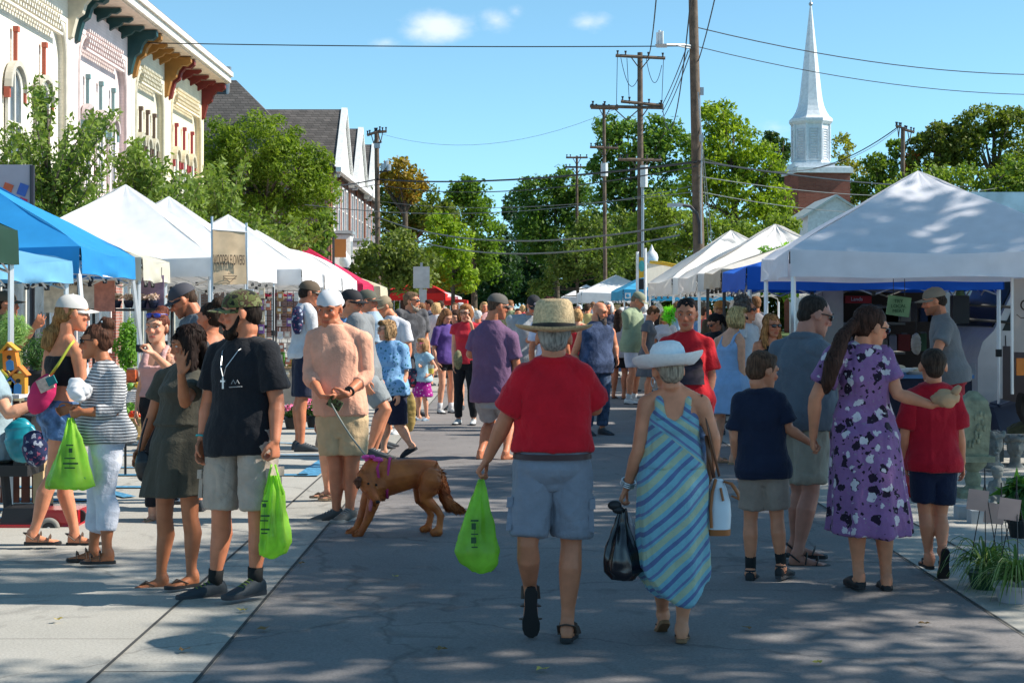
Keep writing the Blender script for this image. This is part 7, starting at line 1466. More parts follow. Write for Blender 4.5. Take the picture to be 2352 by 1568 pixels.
# white handbag with tan trim
hb=F/466+.02; r=thing('handbag',W(1650,1225,hb),'white leather handbag with tan base, zips and straps hanging at her side','handbag'); wl_=mat('white_leather',(.62,.66,.70),.35,var=.05); tn=mat('tan_leather',(.34,.11,.03),.4)
def rrect(u0,u1,v,dp,n=28):
    c=W((u0+u1)/2,v,hb); a=(u1-u0)/2/(F/hb); return [c+Vector((math.copysign(abs(math.cos(t))**.6,math.cos(t))*a,math.copysign(abs(math.sin(t))**.6,math.sin(t))*dp,0)) for t in[2*math.pi*j/n for j in range(n)]]
m=MB(); m.loft([rrect(1619,1676,1212,.085),rrect(1620,1678,1180,.085),rrect(1622,1676,1150,.08),rrect(1628,1668,1120,.06),rrect(1636,1660,1100,.04)]); bo=m.build('bag_body',wl_,r,smooth='auto')
m=MB(); m.loft([rrect(1619,1676,1225,.086),rrect(1618,1677,1211,.088)]); m.build('base',tn,bo,smooth='auto')
m=MB(); m.tube([W(1634,1212,hb-.095),W(1632,1170,hb-.095),W(1636,1130,hb-.075),W(1644,1100,hb-.045)],.008,6); m.tube([W(1655,1120,hb-.07),W(1661,1150,hb-.088)],.007,6); m.build('zip_trim',tn,bo)
for a,b_ in(((1612,905),(1652,1092)),((1622,1000),(1640,1096))):
    m=MB(); m.tube([W(a[0],a[1],hb-.06),W((a[0]+b_[0])/2-2,(a[1]+b_[1])/2,hb-.08),W(b_[0],b_[1],hb-.03)],[.012]*3,8,flat=.4); m.build('strap',mat('brown_strap',(.12,.045,.02),.45),r,smooth=True)
m=MB(); m.tube([W(1662,1105,hb-.04),W(1680,1110,hb-.05),W(1694,1130,hb-.05),W(1696,1145,hb-.05),W(1680,1138,hb-.05)],[.012,.018,.022,.02,.01],8,flat=.5); m.build('tassel_handle',tn,r,smooth=True)
m=MB(); m.ell(W(1412,1160,F/466-.02),(.035,.02,.025)); m.ell(W(1420,1170,F/466-.02),(.03,.02,.02)); tag(m.build('sunglasses_case',blk_,at=tuple(W(1412,1170,F/466)),smooth=True),'small black pouch in the hand of the white hat woman','pouch')
def lump(name,label,u,v,s_,rad,mt,part,amp=.012,fr=30,dy=0,vx=.009,cat='bag',rot=None,extra=None):
    d=F/s_+dy; r=thing(name,W(u,v+rad[2]*s_,d),label,cat); m=MB(); m.ell(W(u,v,d),rad,rot,24,16); me=remesh(m,vx,2); finish(me,part,mt,r,lambda P: folds(P-np.array(r.location),3,fr)*amp)
    if extra: extra(r,d)
    return r
lump('paper_bag','crumpled brown paper bag held out by the woman in the floral dress',2172,916,394,(.085,.06,.055),mat('kraft_paper',(.50,.29,.16),.85,var=.15),'paper',.011,32,dy=-.16,extra=lambda r,d:(lambda m:(m.tube([W(2190,905,d),W(2200,892,d),W(2205,886,d)],[.04,.035,.02],9,flat=.6),m.build('twisted_top',mat('kraft_paper',(.50,.29,.16),.85,var=.15),r,smooth=True)))(MB()))
lump('white_bundle','crumpled white cloth bundle cradled by the striped top woman',180,898,358,(.085,.07,.075),mat('white_tissue',(.70,.70,.72),.8),'cloth_bundle',.018,26,dy=-.22,cat='bundle')
lump('purse','small black purse hanging by the hand of the olive dress woman',330,1072,391,(.055,.04,.095),mat('black_leather',(.012,.012,.013),.35),'purse_body',.006,20,dy=-.05,extra=lambda r,d:(lambda m:(m.tube([W(318,1045,d),W(326,1000,d),W(338,960,d+.05)],.006,6),m.build('strap',blk_,r)))(MB()))
def slb(r,d):
    m=MB(); m.tube([W(112,868,d),W(135,835,d-.02),W(160,795,d-.03),W(170,783,d)],[.02,.018,.016,.014],8,flat=.4); m.build('strap',mat('strap_lime',(.5,.55,.06),.7),r,smooth=True)
    m=MB(); m.box(W(104,882,d-.06),(.10,.02,.09),rot=Matrix.Rotation(R(-25),3,'Y')); m.build('front_pocket',mat('pocket_cream',(.55,.4,.33),.7,var=.5,scale=20),r); m=MB(); m.box(W(118,874,d-.065),(.06,.02,.06),rot=Matrix.Rotation(R(-25),3,'Y')); m.build('teal_flap',mat('teal_cloth',(.02,.18,.2),.7),r)
lump('sling_bag','pink sling bag with lime strap on the back of the white cap woman',96,905,333,(.085,.06,.155),mat('magenta_cloth',(.58,.02,.12),.7),'bag_body',.006,16,dy=-.20,rot=Matrix.Rotation(R(28),3,'Y'),extra=slb)
lump('yellow_cloth_bag','thin mustard yellow cloth bag hanging behind the older woman',942,945,200,(.07,.04,.24),thin('mustard_cloth',(.50,.36,.12),.3,.8,.3),'bag_body',.006,22)
lump('striped_pouch','olive striped round pouch of the woman in the red vest',1052,826,166,(.062,.05,.14),mat('olive_weave',(.20,.19,.10),.8,var=.5,scale=40),'pouch_body',.004,20,dy=-.22)
r=thing('drink_cup',W(990,860,F/160-.2),'clear plastic cup with yellow drink held by the little girl','cup'); m=MB(); m.tube([W(990,858,F/160-.2),W(990,838,F/160-.2)],[.035,.045],12); cu=m.build('cup',thin('cup_clear',(.5,.55,.55),.5,.2),r); m=MB(); m.tube([W(990,858,F/160-.2),W(990,846,F/160-.2)],[.036,.043],12); m.build('drink',mat('lemonade',(.6,.5,.1),.3),cu)
r=thing('paper_sheet',W(1238,785,F/168-.3),'large white folded paper held by the grey polo man','paper'); clothpanel(W(1218,756,F/168-.3),W(1254,735,F/168-.28),W(1262,795,F/168-.34),W(1228,790,F/168-.36),amp=.02).build('sheet',thin('paper_white',(.72,.72,.70),.3),r,smooth=True)
# ================================================================ LEFT STALLS
wood=mat('redwood_boards',(.10,.025,.012),.6,var=.35,scale=7); paleW=mat('pale_wood',(.50,.34,.18),.7,var=.2,scale=9); leafy=leafmat('stall_leaves',(.05,.13,.015),(.16,.30,.05),.4)
def plant(name,label,c,rx,ry,rz,n,ls,lm=leafy,parent=None,seed=1,asp=.4,pot=None,cat='plant',group=None,up=.3,fl=None):
    rg=np.random.default_rng(seed); root=thing(name,(c[0],c[1],c[2]),label,cat,group) if parent is None else parent
    q=rg.normal(size=(n,3)); q/=np.linalg.norm(q,axis=1)[:,None]; rad=rg.uniform(.15,1,n)**.45; bump_=1+.25*np.sin(q[:,0]*5+seed)*np.cos(q[:,2]*6)
    P=np.array([c[0],c[1],c[2]+rz*1.0])+q*(rad*bump_)[:,None]*np.array([rx,ry,rz]); npmesh('foliage',leaves(P,q,ls,asp,rg,up),4,lm,root)
    m=MB()
    for k in range(7): a=k*.9; m.tube([(c[0],c[1],c[2]-.02),(c[0]+math.cos(a)*rx*.4,c[1]+math.sin(a)*ry*.4,c[2]+rz*1.2)],.006,5)
    m.build('stem',mat('stem_green',(.08,.12,.03),.7),root)
    if fl is not None:
        mm,nf_=fl; q=rg.normal(size=(nf_,3)); q[:,2]=np.abs(q[:,2])+.2; q/=np.linalg.norm(q,axis=1)[:,None]; P=np.array([c[0],c[1],c[2]+rz])+q*np.array([rx,ry,rz])*1.05; npmesh('blossom',leaves(P,q,ls*.9,.8,rg,.8),4,mm,root)
    if pot:
        pr,ph,pm=pot; m=MB(); x,y,z=c; m.loft([[Vector((x+math.cos(2*math.pi*j/16)*a,y+math.sin(2*math.pi*j/16)*a,z+b)) for j in range(16)] for a,b in((pr*.72,-ph),(pr*.95,-.03),(pr*1.04,-.03),(pr*1.04,0),(pr*.9,-.005))]); m.build('pot',pm,root,smooth='auto')
    return root
darkpot=mat('dark_blue_pot',(.015,.02,.05),.4); blackpot=mat('black_nursery_pot',(.012,.012,.013),.6)
dryfl=leafmat('dried_flowers',(.35,.24,.22),(.6,.5,.48),.2); pinkfl=leafmat('mum_pink',(.5,.06,.25),(.75,.25,.45),.3); mumL=leafmat('mum_leaves',(.02,.06,.012),(.06,.12,.03),.3)
# shelf of dried flower pots
sd_=F/178; r=thing('display_shelf',W(300,900,sd_),'dark shelf carrying the row of dried flower pots','shelf'); m=MB(); m.box(W(305,708,sd_)-Vector((0,0,.02)),(1.25,.35,.03)); m.build('board',mat('shelf_dark',(.03,.03,.035),.6),r)
for u in(215,395):
    m=MB(); p=W(u,708,sd_); m.tube([(p.x,p.y,0),tuple(p)],.02,5); m.build('leg',blk_,r)
for i,(u,lb) in enumerate(((216,'leftmost'),(242,'second'),(268,'middle'),(296,'fourth'),(326,'fifth'),(352,'sixth'),(396,'rightmost'))):
    plant('dried_flower_pot','dark pot of dusty pink dried flowers, %s in the row on the shelf'%lb,tuple(W(u,690,sd_-.02)),.085,.08,.045,260,.018,dryfl,seed=i+1,asp=.7,pot=(.065,.095,darkpot),cat='flower pot',group='dried flower pots on the shelf')
x_=W(293,850,F/185); plant('climbing_plant','tall bright green leafy plant beside the slanted tent leg',tuple(W(293,868,F/185)),.15,.15,.38,1500,.034,seed=31)
plant('bushy_plant','dark rosemary like bush behind the bird houses',tuple(W(85,850,F/250)),.17,.15,.16,900,.03,mumL,seed=32,asp=.2,pot=(.13,.14,blackpot))
plant('green_herbs','mass of green herbs under the produce table',tuple(W(300,985,F/225)),.22,.18,.13,900,.03,seed=33); plant('tall_grass','pale green feathery grass in front of the olive shirt seller',tuple(W(32,800,F/262)),.14,.1,.16,1200,.05,leafmat('grass_blade',(.12,.2,.06),(.3,.42,.18),.4),seed=35,asp=.06,up=1.5)
# produce table
td=F/232; r=thing('produce_table',W(300,1000,td),'folding table with striped cloth carrying squash and green produce','table'); m=MB(); m.box(W(305,902,td),(.62,.5,.03)); m.build('table_top',mat('table_top_white',(.6,.6,.62),.5),r); clothpanel(W(262,898,td-.26),W(350,898,td-.26),W(350,915,td-.28),W(262,930,td-.28),amp=.015).build('tablecloth',cloth((.5,.5,.5),'stripes'),r,smooth=True)
for u in(268,288,345):
    m=MB(); p=W(u,905,td-.18); m.tube([tuple(p),(p.x,p.y,0)],.013,5); m.build('leg',blk_,r)
for i,(u,v,c,n_) in enumerate(((282,885,(.7,.35,.03),'orange'),(300,886,(.12,.28,.05),'green'),(318,884,(.75,.42,.04),'yellow'),(292,893,(.10,.22,.03),'dark green'),(330,888,(.3,.4,.1),'pale green'),(272,890,(.6,.3,.04),'amber'))):
    r=thing('squash',W(u,v+6,td-.12),n_+' squash lying on the produce table','squash','squashes on the produce table'); m=MB(); m.ell(W(u,v,td-.12),(.042,.04,.034),n=12,m=8); b_=m.build('fruit',mat('squash_skin_'+n_.replace(' ','_'),c,.4,var=.2),r,smooth=True); m=MB(); m.tube([W(u,v,td-.12)+Vector((0,0,.03)),W(u,v,td-.12)+Vector((.008,0,.05))],.006,5); m.build('stem',wood,r)
def basket(label,u,v,s_,w_,h_,lm,fill=None,nfill=10,fname='tomato',flab=''):
    d=F/s_; c=W(u,v,d); r=thing('basket',tuple(c),label,'basket','wood baskets of produce'); m=MB(); n=18
    rings=[[Vector((c.x+math.cos(2*math.pi*j/n)*a*(1+.02*(j%2)),c.y+math.sin(2*math.pi*j/n)*a,c.z+b)) for j in range(n)] for a,b in((w_*.38,0),(w_*.46,h_*.55),(w_*.5,h_),(w_*.47,h_),(w_*.42,h_*.6))]; m.loft(rings); m.build('slatted_side',lm,r)
    for b in(.15,.95):
        m=MB(); a=w_*(.39+.11*b)+.006; m.tube([Vector((c.x+math.cos(t)*a,c.y+math.sin(t)*a,c.z+h_*b)) for t in[2*math.pi*j/20 for j in range(21)]],.009,5); m.build('hoop',lm,r)
    rg=random.Random(int(u))
    for k in range(nfill):
        a=rg.uniform(0,6.28); q=rg.uniform(0,.36)*w_; cc=(c.x+math.cos(a)*q,c.y+math.sin(a)*q-.01,c.z+h_+rg.uniform(0,.035)); t=thing(fname,cc,flab,fname,fname+'es heaped in the basket'); m=MB(); m.ell(cc,(.034,.034,.029),n=12,m=8); m.build('fruit',fill,t,smooth=True); m=MB(); m.tube([(cc[0],cc[1],cc[2]+.025),(cc[0],cc[1],cc[2]+.036)],[.012,.003],6); m.build('stalk',grn2,t)
red=mat('tomato_red',(.62,.05,.012),.25)
basket('round wood splint basket of red tomatoes on the ground below the table',318,1008,260,.29,.20,mat('splint_wood',(.55,.38,.16),.7,var=.2,scale=10),red,12,'tomato','ripe red tomato heaped in the splint basket')
for u,lb in((278,'left'),(300,'middle'),(322,'right')):
    r=thing('berry_crate',W(u,912,td-.2),'small slatted wood crate standing on the produce table, %s one of three'%lb,'crate','small wood crates on the produce table'); m=MB(); c=W(u,903,td-.2)
    m.box(c,(.085,.08,.045)); m.build('side',paleW,r); m=MB()
    for k in(-1,0,1): m.box(c+Vector((k*.03,-.043,.0)),(.018,.004,.052))
    m.build('slat',wood,r)
# white table, wood crate and bird houses
td=F/286; r=thing('display_counter',W(25,1180,td),'dark red slatted wooden counter with white top at the left edge','counter'); m=MB(); m.box(W(-25,907,td+.1),(.62,.45,.03)); m.build('counter_top',mat('white_laminate',(.66,.68,.72),.4),r); m=MB(); zt=W(0,915,td).z
for k in range(6): m.box((W(-60,0,td).x+.07+k*.085,td+.02,zt/2+.03),(.066,.02,zt-.1))
m.build('slats',wood,r); m=MB(); p=W(84,1170,td); m.box((p.x+.02,td+.12,.25),(.08,.3,.45)); m.build('pale_end',paleW,r)
def birdhouse(label,u,v,w_,h_,c1,c2,tilt):
    d=F/296; c=W(u,v,d); r=thing('bird_house',tuple(c),label,'bird house','colourful toy bird houses on the counter'); s_=F/d; a=w_/s_; h=h_/s_; rot=Matrix.Rotation(R(tilt),3,'Y'); P=lambda x,z,y=0:c+rot@Vector((x,y,z))
    m=MB(); m.prism([P(-a/2,0),P(a/2,0),P(a*.42,h*.7),P(-a*.42,h*.7)],(0,.09,0)); b=m.build('body',mat('toy_'+str(int(u)),c1,.5),r); m=MB(); m.prism([P(-a*.62,h*.66,-.015),P(0,h*.98,-.015),P(a*.62,h*.66,-.015),P(a*.5,h*.62,-.015),P(0,h*.86,-.015),P(-a*.5,h*.62,-.015)],(0,.12,0)); m.build('roof',mat('toy_roof_'+str(int(u)),c2,.5),r)
    m=MB(); m.ell(P(0,h*.45,-.002),(a*.16,.004,a*.16),n=14,m=6); m.build('entry_hole',blk_,b); m=MB(); m.prism([P(-a*.25,0,-.004),P(a*.25,0,-.004),P(a*.25,h*.3,-.004),P(0,h*.38,-.004),P(-a*.25,h*.3,-.004)],(0,.005,0)); m.build('door',mat('toy_door',(.05,.22,.5),.5),b)
birdhouse('tall orange toy bird house leaning, nearest the tent leg',24,850,34,66,(.7,.22,.02),(.75,.35,.03),-6); birdhouse('short orange and blue toy bird house at the right',40,904,34,66,(.75,.30,.03),(.7,.2,.02),3); birdhouse('green and yellow toy bird house at the left edge',8,904,26,58,(.08,.35,.06),(.65,.5,.05),-3); birdhouse('small blue and yellow toy bird house in the middle',22,904,20,40,(.6,.45,.05),(.05,.15,.45),5)
# scooter
sc=F/302; r=thing('mobility_scooter',W(100,1235,sc),'red mobility scooter with grey tyres at the left edge','scooter'); redp=mat('scooter_red',(.42,.012,.02),.25,coat=.5)
m=MB(); m.box(W(-10,1205,sc),(.9,.42,.05)); m.box(W(150,1178,sc+.03),(.30,.40,.10)); m.box(W(165,1190,sc+.03),(.18,.38,.14),taper=.8); m.build('body',redp,r,smooth='auto')
m=MB(); m.box(W(65,1185,sc),(.34,.36,.16),taper=.85); m.build('battery_box',blk_,r)
for (u,v,rr_,dy) in((113,1213,.078,-.2),(113,1213,.078,.24),(-95,1213,.078,-.2)):
    m=MB(); c=W(u,v,sc+dy); m.tube([c+Vector((math.cos(t)*rr_*.78,0,math.sin(t)*rr_*.78)) for t in[2*math.pi*j/26 for j in range(27)]],rr_*.27,10); wh=m.build('wheel',mat('grey_tyre',(.22,.21,.19),.8),r,smooth=True); m=MB(); m.tube([c+Vector((0,-.02,0)),c+Vector((0,.02,0))],rr_*.6,18); m.build('rim',blk_,wh); m=MB(); m.tube([c+Vector((0,-.03,0)),c+Vector((0,-.02,0))],.014,8); m.build('hub',steel,wh)
m=MB(); m.tube([W(182,1185,sc-.1)+Vector((0,-.01,0)),W(182,1185,sc-.1)+Vector((0,.02,0))],.05,14); m.tube([W(175,1190,sc-.1),W(170,1170,sc-.1)],.02,6); m.build('anti_tip_wheel',blk_,r,smooth='auto')
m=MB(); m.box(W(10,1075,sc),(.48,.44,.08)); m.box(W(70,1010,sc),(.09,.42,.40),rot=Matrix.Rotation(R(8),3,'Y')); m.tube([W(10,1080,sc),W(20,1185,sc)],.035,8); m.build('seat',mat('seat_black',(.015,.015,.016),.5),r,smooth='auto')
lump('teal_bag','shiny teal bag slung over the scooter backrest',50,1012,312,(.13,.08,.17),mat('teal_satin',(.01,.22,.28),.3,var=.3,scale=9),'bag_body',.014,14,dy=-.18)
lump('floral_backpack','navy paisley backpack with pink swirls hanging on the scooter backrest',82,1030,318,(.10,.075,.135),cloth((.02,.03,.09),'paisley'),'bag_body',.010,16,dy=-.28)
# grid rack with goods
def gridrack(label,u0,u1,v0,v1,s_,seed):
    d=F/s_; r=thing('grid_rack',(W((u0+u1)/2,0,d).x,d,0),label,'rack','wire grid racks of packaged goods'); m=MB(); a=W(u0,v0,d); b=W(u1,v1,d); n=max(4,int((b.x-a.x)/.075)); k_=int((a.z-b.z)/.075)
    for i in range(n+1): x=a.x+(b.x-a.x)*i/n; m.tube([(x,d,a.z),(x,d,b.z)],.0035,4)
    for i in range(k_+1): z=b.z+(a.z-b.z)*i/k_; m.tube([(a.x,d,z),(b.x,d,z)],.0035,4)
    for x in(a.x,b.x): m.tube([(x,d,a.z+.02),(x,d,0)],.012,5)
    m.build('grid',blk_,r); rg=random.Random(seed); cs_=[(.6,.58,.55),(.45,.22,.10),(.18,.08,.26),(.35,.2,.08),(.6,.5,.35),(.42,.14,.08),(.65,.66,.7),(.55,.45,.4)]; rows=7
    for q in range(rows):
        z=b.z+(a.z-b.z)*(q+.5)/rows
        for i in range(max(4,int((b.x-a.x)/.13))):
            c=rg.choice(cs_); x=a.x+.06+i*.13+rg.uniform(-.03,.03); 
            if x>b.x-.04: break
            hh=rg.uniform(.08,.15); t=thing('goods_packet',(x,d-.05,z-.06),'packaged goods hanging on the wire grid rack','packet','packets of goods hanging on the grid racks'); m=MB(); m.box((x,d-.05,z-.06+hh/2),(rg.uniform(.07,.10),.04,hh),taper=.9); m.build('pack',mat('pack_%.2f'%c[0],c,.4,var=.3,scale=25),t); m=MB(); m.box((x,d-.072,z-.06+hh*.55),(.05,.004,hh*.4)); m.build('label_patch',mat('patch',(.7,.68,.62),.6),t)
gridrack('black wire grid rack with white cards behind the man in black',570,628,662,850,160,1); gridrack('wire grid rack with bread and orange goods behind the tent leg',634,700,668,870,152,2); gridrack('small wire grid rack behind the white sleeved man',704,738,680,860,142,3)
for i,(u,v,lb) in enumerate(((672,985,'left'),(700,968,'middle'),(722,982,'right'))):
    s_=(v-705)/1.65; d=F/s_; x=(u-1176)/s_; plant('potted_mum','pink flowering mum in black nursery pot, %s of the three on the pavement'%lb,(x,d,.16),.15,.15,.085,900,.022,mumL,seed=41+i,asp=.5,pot=(.12,.15,blackpot),cat='potted plant',group='potted mums on the pavement',fl=(pinkfl,150 if i<2 else 60))
# ================================================================ RIGHT SIDE: van, trailer, table, garden ornaments
vd=F/186; xN=(2246-1176)/186
r=thing('delivery_van',(xN+2.3,vd+.9,0),'white delivery van parked nose left behind the garden ornaments','van'); vp=mat('van_white',(.56,.52,.52),.25,coat=.4,var=.06); X=lambda x,z,y=0:Vector((xN+x,vd+y,z))
prof=[(.02,.42),(0,.62),(.0,1.02),(.06,1.22),(.20,1.36),(.52,2.02),(.78,2.32),(5.2,2.36),(5.25,.45),(1.62,.42),(1.55,.62),(1.36,.80),(1.08,.86),(.80,.78),(.62,.60),(.55,.40)]
m=MB(); m.prism([X(a,b) for a,b in prof],(0,1.85,0)); bo=m.build('body',vp,r,smooth='auto')
m=MB(); m.prism([X(.30,1.36,-.006),X(.60,2.0,-.006),X(1.25,2.04,-.006),X(1.25,1.34,-.006)],(0,.01,0)); m.build('door_window',mat('van_glass',(.012,.014,.017),.3,spec=.3),bo)
m=MB(); m.prism([X(.22,1.40,.1),X(.51,2.0,.1),X(.51,2.0,1.75),X(.22,1.40,1.75)],(-.02,0,.01)); m.build('windscreen',mat('van_glass',(.012,.014,.017),.3,spec=.3),bo)
m=MB(); m.tube([X(.34,1.30,-.008),X(.36,.60,-.008)],.006,4); m.tube([X(1.80,2.1,-.008),X(1.80,.5,-.008)],.007,4); m.tube([X(.64,1.25,-.008),X(1.8,1.22,-.008)],.005,4); m.build('door_seam',blk_,bo)
m=MB(); m.box(X(1.62,1.12,-.02),(.16,.03,.035)); m.build('door_handle',blk_,bo)
for x in(1.08,4.3):
    m=MB(); c=X(x,.36,.10); m.tube([c+Vector((math.cos(t)*.26,0,math.sin(t)*.26)) for t in[2*math.pi*j/30 for j in range(31)]],.085,10); wh=m.build('wheel',mat('tyre',(.015,.015,.015),.85),r,smooth=True); m=MB(); m.tube([c+Vector((0,-.05,0)),c],.2,20); m.build('rim',mat('rim_steel',(.4,.4,.4),.4,.7),wh,smooth='auto')
m=MB(); m.box(X(-.30,1.62,-.28),(.20,.14,.34)); m.build('mirror',blk_,r,smooth='auto'); m=MB(); m.tube([X(-.2,1.68,-.25),X(.95,1.62,-.02)],.02,6); m.tube([X(-.2,1.5,-.25),X(.95,1.42,-.02)],.02,6); m.build('mirror_arm',blk_,r)
m=MB(); m.box(X(.02,.85,.25),(.05,.3,.2)); m.build('headlight',mat('headlight',(.5,.5,.5),.1),bo)
# second vehicle: amber lamp and cloth banner CHE...
cd2=F/212; r=thing('cheese_banner',W(2330,900,cd2),'cream cloth banner with curly dark lettering hanging at the right edge','banner'); m=clothpanel(W(2327,640,cd2),W(2440,638,cd2),W(2440,812,cd2),W(2325,808,cd2),amp=.02); m.build('banner_cloth',thin('banner_cream',(.50,.45,.42),.3),r,smooth=True); text('lettering','CHEESE',.17,W(2400,702,cd2-.05),H90,0,ink,r,.95); m=MB(); m.tube([W(2335,722,cd2-.04),W(2345,730,cd2-.04),W(2400,728,cd2-.04)],.004,4); m.build('underline',ink,r); m=MB(); m.tube([W(2325,638,cd2),W(2325,905,cd2)],.018,6); m.build('pole',steel,r)
r=thing('trailer_rear',(W(2420,0,cd2+.3).x,cd2+.4,0),'dark trailer rear with big amber marker lamp at the right edge','trailer'); m=MB(); m.box(W(2430,860,cd2+.7),(.95,1.0,.62)); m.build('body',mat('trailer_dark',(.05,.045,.05),.5),r); m=MB(); m.box(W(2346,842,cd2+.19),(.11,.03,.19)); m.build('marker_lamp',mat('amber_lens',(.55,.16,.01),.2),r); m=MB(); c=W(2400,930,cd2+.5); m.tube([c+Vector((0,-.1,0)),c+Vector((0,.1,0))],.3,20); m.build('wheel',mat('tyre',(.015,.015,.015),.85),r)
# open market trailer behind the seller
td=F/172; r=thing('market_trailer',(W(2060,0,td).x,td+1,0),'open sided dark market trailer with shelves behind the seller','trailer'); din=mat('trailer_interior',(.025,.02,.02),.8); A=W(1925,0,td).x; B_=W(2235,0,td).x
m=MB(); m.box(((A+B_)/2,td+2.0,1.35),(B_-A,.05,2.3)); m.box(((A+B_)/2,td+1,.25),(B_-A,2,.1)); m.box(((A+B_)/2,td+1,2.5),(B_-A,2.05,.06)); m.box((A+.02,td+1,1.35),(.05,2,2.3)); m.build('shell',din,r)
m=MB(); m.box((A-.08,td-.02,1.45),(.28,.06,2.1)); m.box((A-.26,td-.04,1.45),(.06,.08,2.1)); m.build('door',mat('cream_door',(.50,.44,.36),.5),r)
for z in(1.02,1.42,1.88):
    m=MB(); m.box(((A+B_)/2-.3,td+.9,z),(B_-A-.9,.5,.03)); m.build('shelf',mat('shelf_grey',(.3,.3,.29),.6),r)
rg_=random.Random(8)
for k in range(26):
    x=A+.1+rg_.random()*(B_-A-.4); z=rg_.choice([1.05,1.45,.62]); c=rg_.choice([(.05,.12,.05),(.3,.25,.18),(.1,.08,.06),(.35,.3,.3),(.25,.03,.02),(.03,.05,.1)]); hh=rg_.uniform(.08,.26); t=thing('storage_box',(x,td+.6,z),'dim box or jar on the trailer shelves','box','boxes and jars on the trailer shelves'); m=MB(); m.box((x,td+.6,z+hh/2),(rg_.uniform(.08,.22),.14,hh)); m.build('carton',mat('carton_%.2f'%c[0],c,.6),t); m=MB(); m.box((x,td+.6,z+hh+.01),(.08,.145,.02)); m.build('lid',mat('carton_lid',(.12,.12,.12),.5),t)
r=thing('red_box',W(1968,692,td+.5),'red cardboard box with white lettering on the upper shelf','box'); m=MB(); m.box(W(1968,688,td+.5),(.36,.2,.10)); m.build('carton',mat('red_card',(.5,.02,.02),.5),r); text('lettering','Lands',.07,W(1968,687,td+.39),H90,0,white,r)
gd=F/205; r=thing('price_sign',W(2066,735,gd),'tilted green sign TRY LOCAL hanging beside the seller','sign'); rot=Matrix.Rotation(R(8),3,'Y'); m=MB(); m.box(W(2064,703,gd),(.26,.012,.22),rot=rot); m.build('board',mat('sign_green',(.13,.24,.12),.6,var=.25),r); text('lettering','TRY\nLOCAL\nMEAT',.055,W(2064,703,gd-.02),H90,0,mat('ink_green',(.01,.06,.02),.7),r); m=MB(); m.tube([W(2052,678,gd),W(2052,640,gd)],.004,4); m.tube([W(2078,680,gd),W(2078,640,gd)],.004,4); m.build('cord',blk_,r)
# stall table
td=F/205; r=thing('stall_table',W(2150,1000,td),'dark clothed stall table with white tray in front of the seller','table'); m=MB(); m.box(W(2095,862,td),(1.2,.7,.04)); m.build('table_top',mat('table_blue',(.05,.14,.3),.6),r); m=MB(); m.box(W(2095,930,td),(1.16,.66,.60)); m.build('skirt',cloth((.015,.018,.035)),r)
for i,(u,v,w_,c,lb) in enumerate(((2062,850,.22,(.62,.66,.70),'white plastic tray with cream loaf on the stall table'),(2105,856,.14,(.55,.48,.42),'small cream parcel on the stall table'),(2150,852,.12,(.08,.1,.12),'black scale on the stall table'))):
    r=thing('tray',W(u,v+8,td-.2),lb,'tray'); m=MB(); m.loft([[W(u,v,td-.2)+Vector((math.cos(t)*w_*k,math.sin(t)*.12*k,z)) for t in[2*math.pi*j/18 for j in range(18)]] for k,z in((.7,-.02),(1,.02),(.95,.025),(.65,-.01))]); m.build('dish',mat('tray_%d'%i,c,.3),r,smooth='auto'); m=MB(); m.ell(W(u-2,v-6,td-.2),(w_*.45,.06,.035)); m.build('contents',mat('cream_goods',(.5,.42,.3),.7),r,smooth=True)
# rolled bags and bread bags hanging in trailer
for i,(u,v,hh,c,lb) in enumerate(((2104,790,.30,(.45,.38,.32),'clear bag of pale goods hanging left of the seller'),(2205,690,.38,(.16,.24,.08),'green patterned cloth hanging right of the seller'))):
    r=thing('hanging_bag',W(u,v-30,F/185),lb,'bag'); m=MB(); m.ell(W(u,v,F/185),(.07,.05,hh/2)); me=remesh(m,.012,2); finish(me,'bag_body',thin('bag_%d'%i,c,.3,.3,.4),r,lambda P:folds(P,3,30)*.012); m=MB(); m.tube([W(u,v,F/185)+Vector((0,0,hh/2-.02)),W(u,v,F/185)+Vector((0,0,hh/2+.3))],.004,4); m.build('cord',blk_,r)
# garden ornaments
stone=mat('mossy_cast_stone',(.24,.25,.17),.9,var=.3,scale=14,bump=.6,bscale=50); stoneg=mat('grey_cast_stone',(.17,.18,.17),.9,var=.3,scale=14,bump=.6,bscale=60); paleS=mat('pale_paver',(.36,.38,.40),.85,var=.12)
def lathe(c,prof,n=20,sq=False):
    out=[]
    for rr,z in prof:
        if sq: out.append([Vector((c[0]+x*rr,c[1]+y*rr,c[2]+z)) for x,y in((-1,-1),(1,-1),(1,1),(-1,1))])
        else: out.append([Vector((c[0]+math.cos(2*math.pi*j/n)*rr,c[1]+math.sin(2*math.pi*j/n)*rr,c[2]+z)) for j in range(n)])
    return out
s_=(1140-705)/1.65; d=F/s_; c=((2235-1176)/s_,d,0)
r=thing('stone_lantern',c,'tall mossy stone pillar with relief on a turned pedestal behind the boy in red','garden ornament')
m=MB(); m.loft(lathe(c,[(.15,0),(.15,.05),(.12,.07)],sq=True)); m.loft(lathe(c,[(.10,.06),(.06,.10),(.075,.16),(.05,.22),(.11,.27),(.12,.31)])); m.build('pedestal',stone,r,smooth='auto')
m=MB(); m.loft(lathe(c,[(.15,.31),(.15,.36)],sq=True)); m.loft(lathe(c,[(.105,.36),(.125,.72),(.10,.84),(.03,.92)],sq=True)); m.build('pillar',stone,r)
m=MB(); rg_=random.Random(2)
for k in range(16): m.ell((c[0]+rg_.uniform(-.07,.07),c[1]-.122,.45+rg_.random()*.28),(.014,.012,.03),n=7,m=5)
m.build('relief',stone,r,smooth=True)
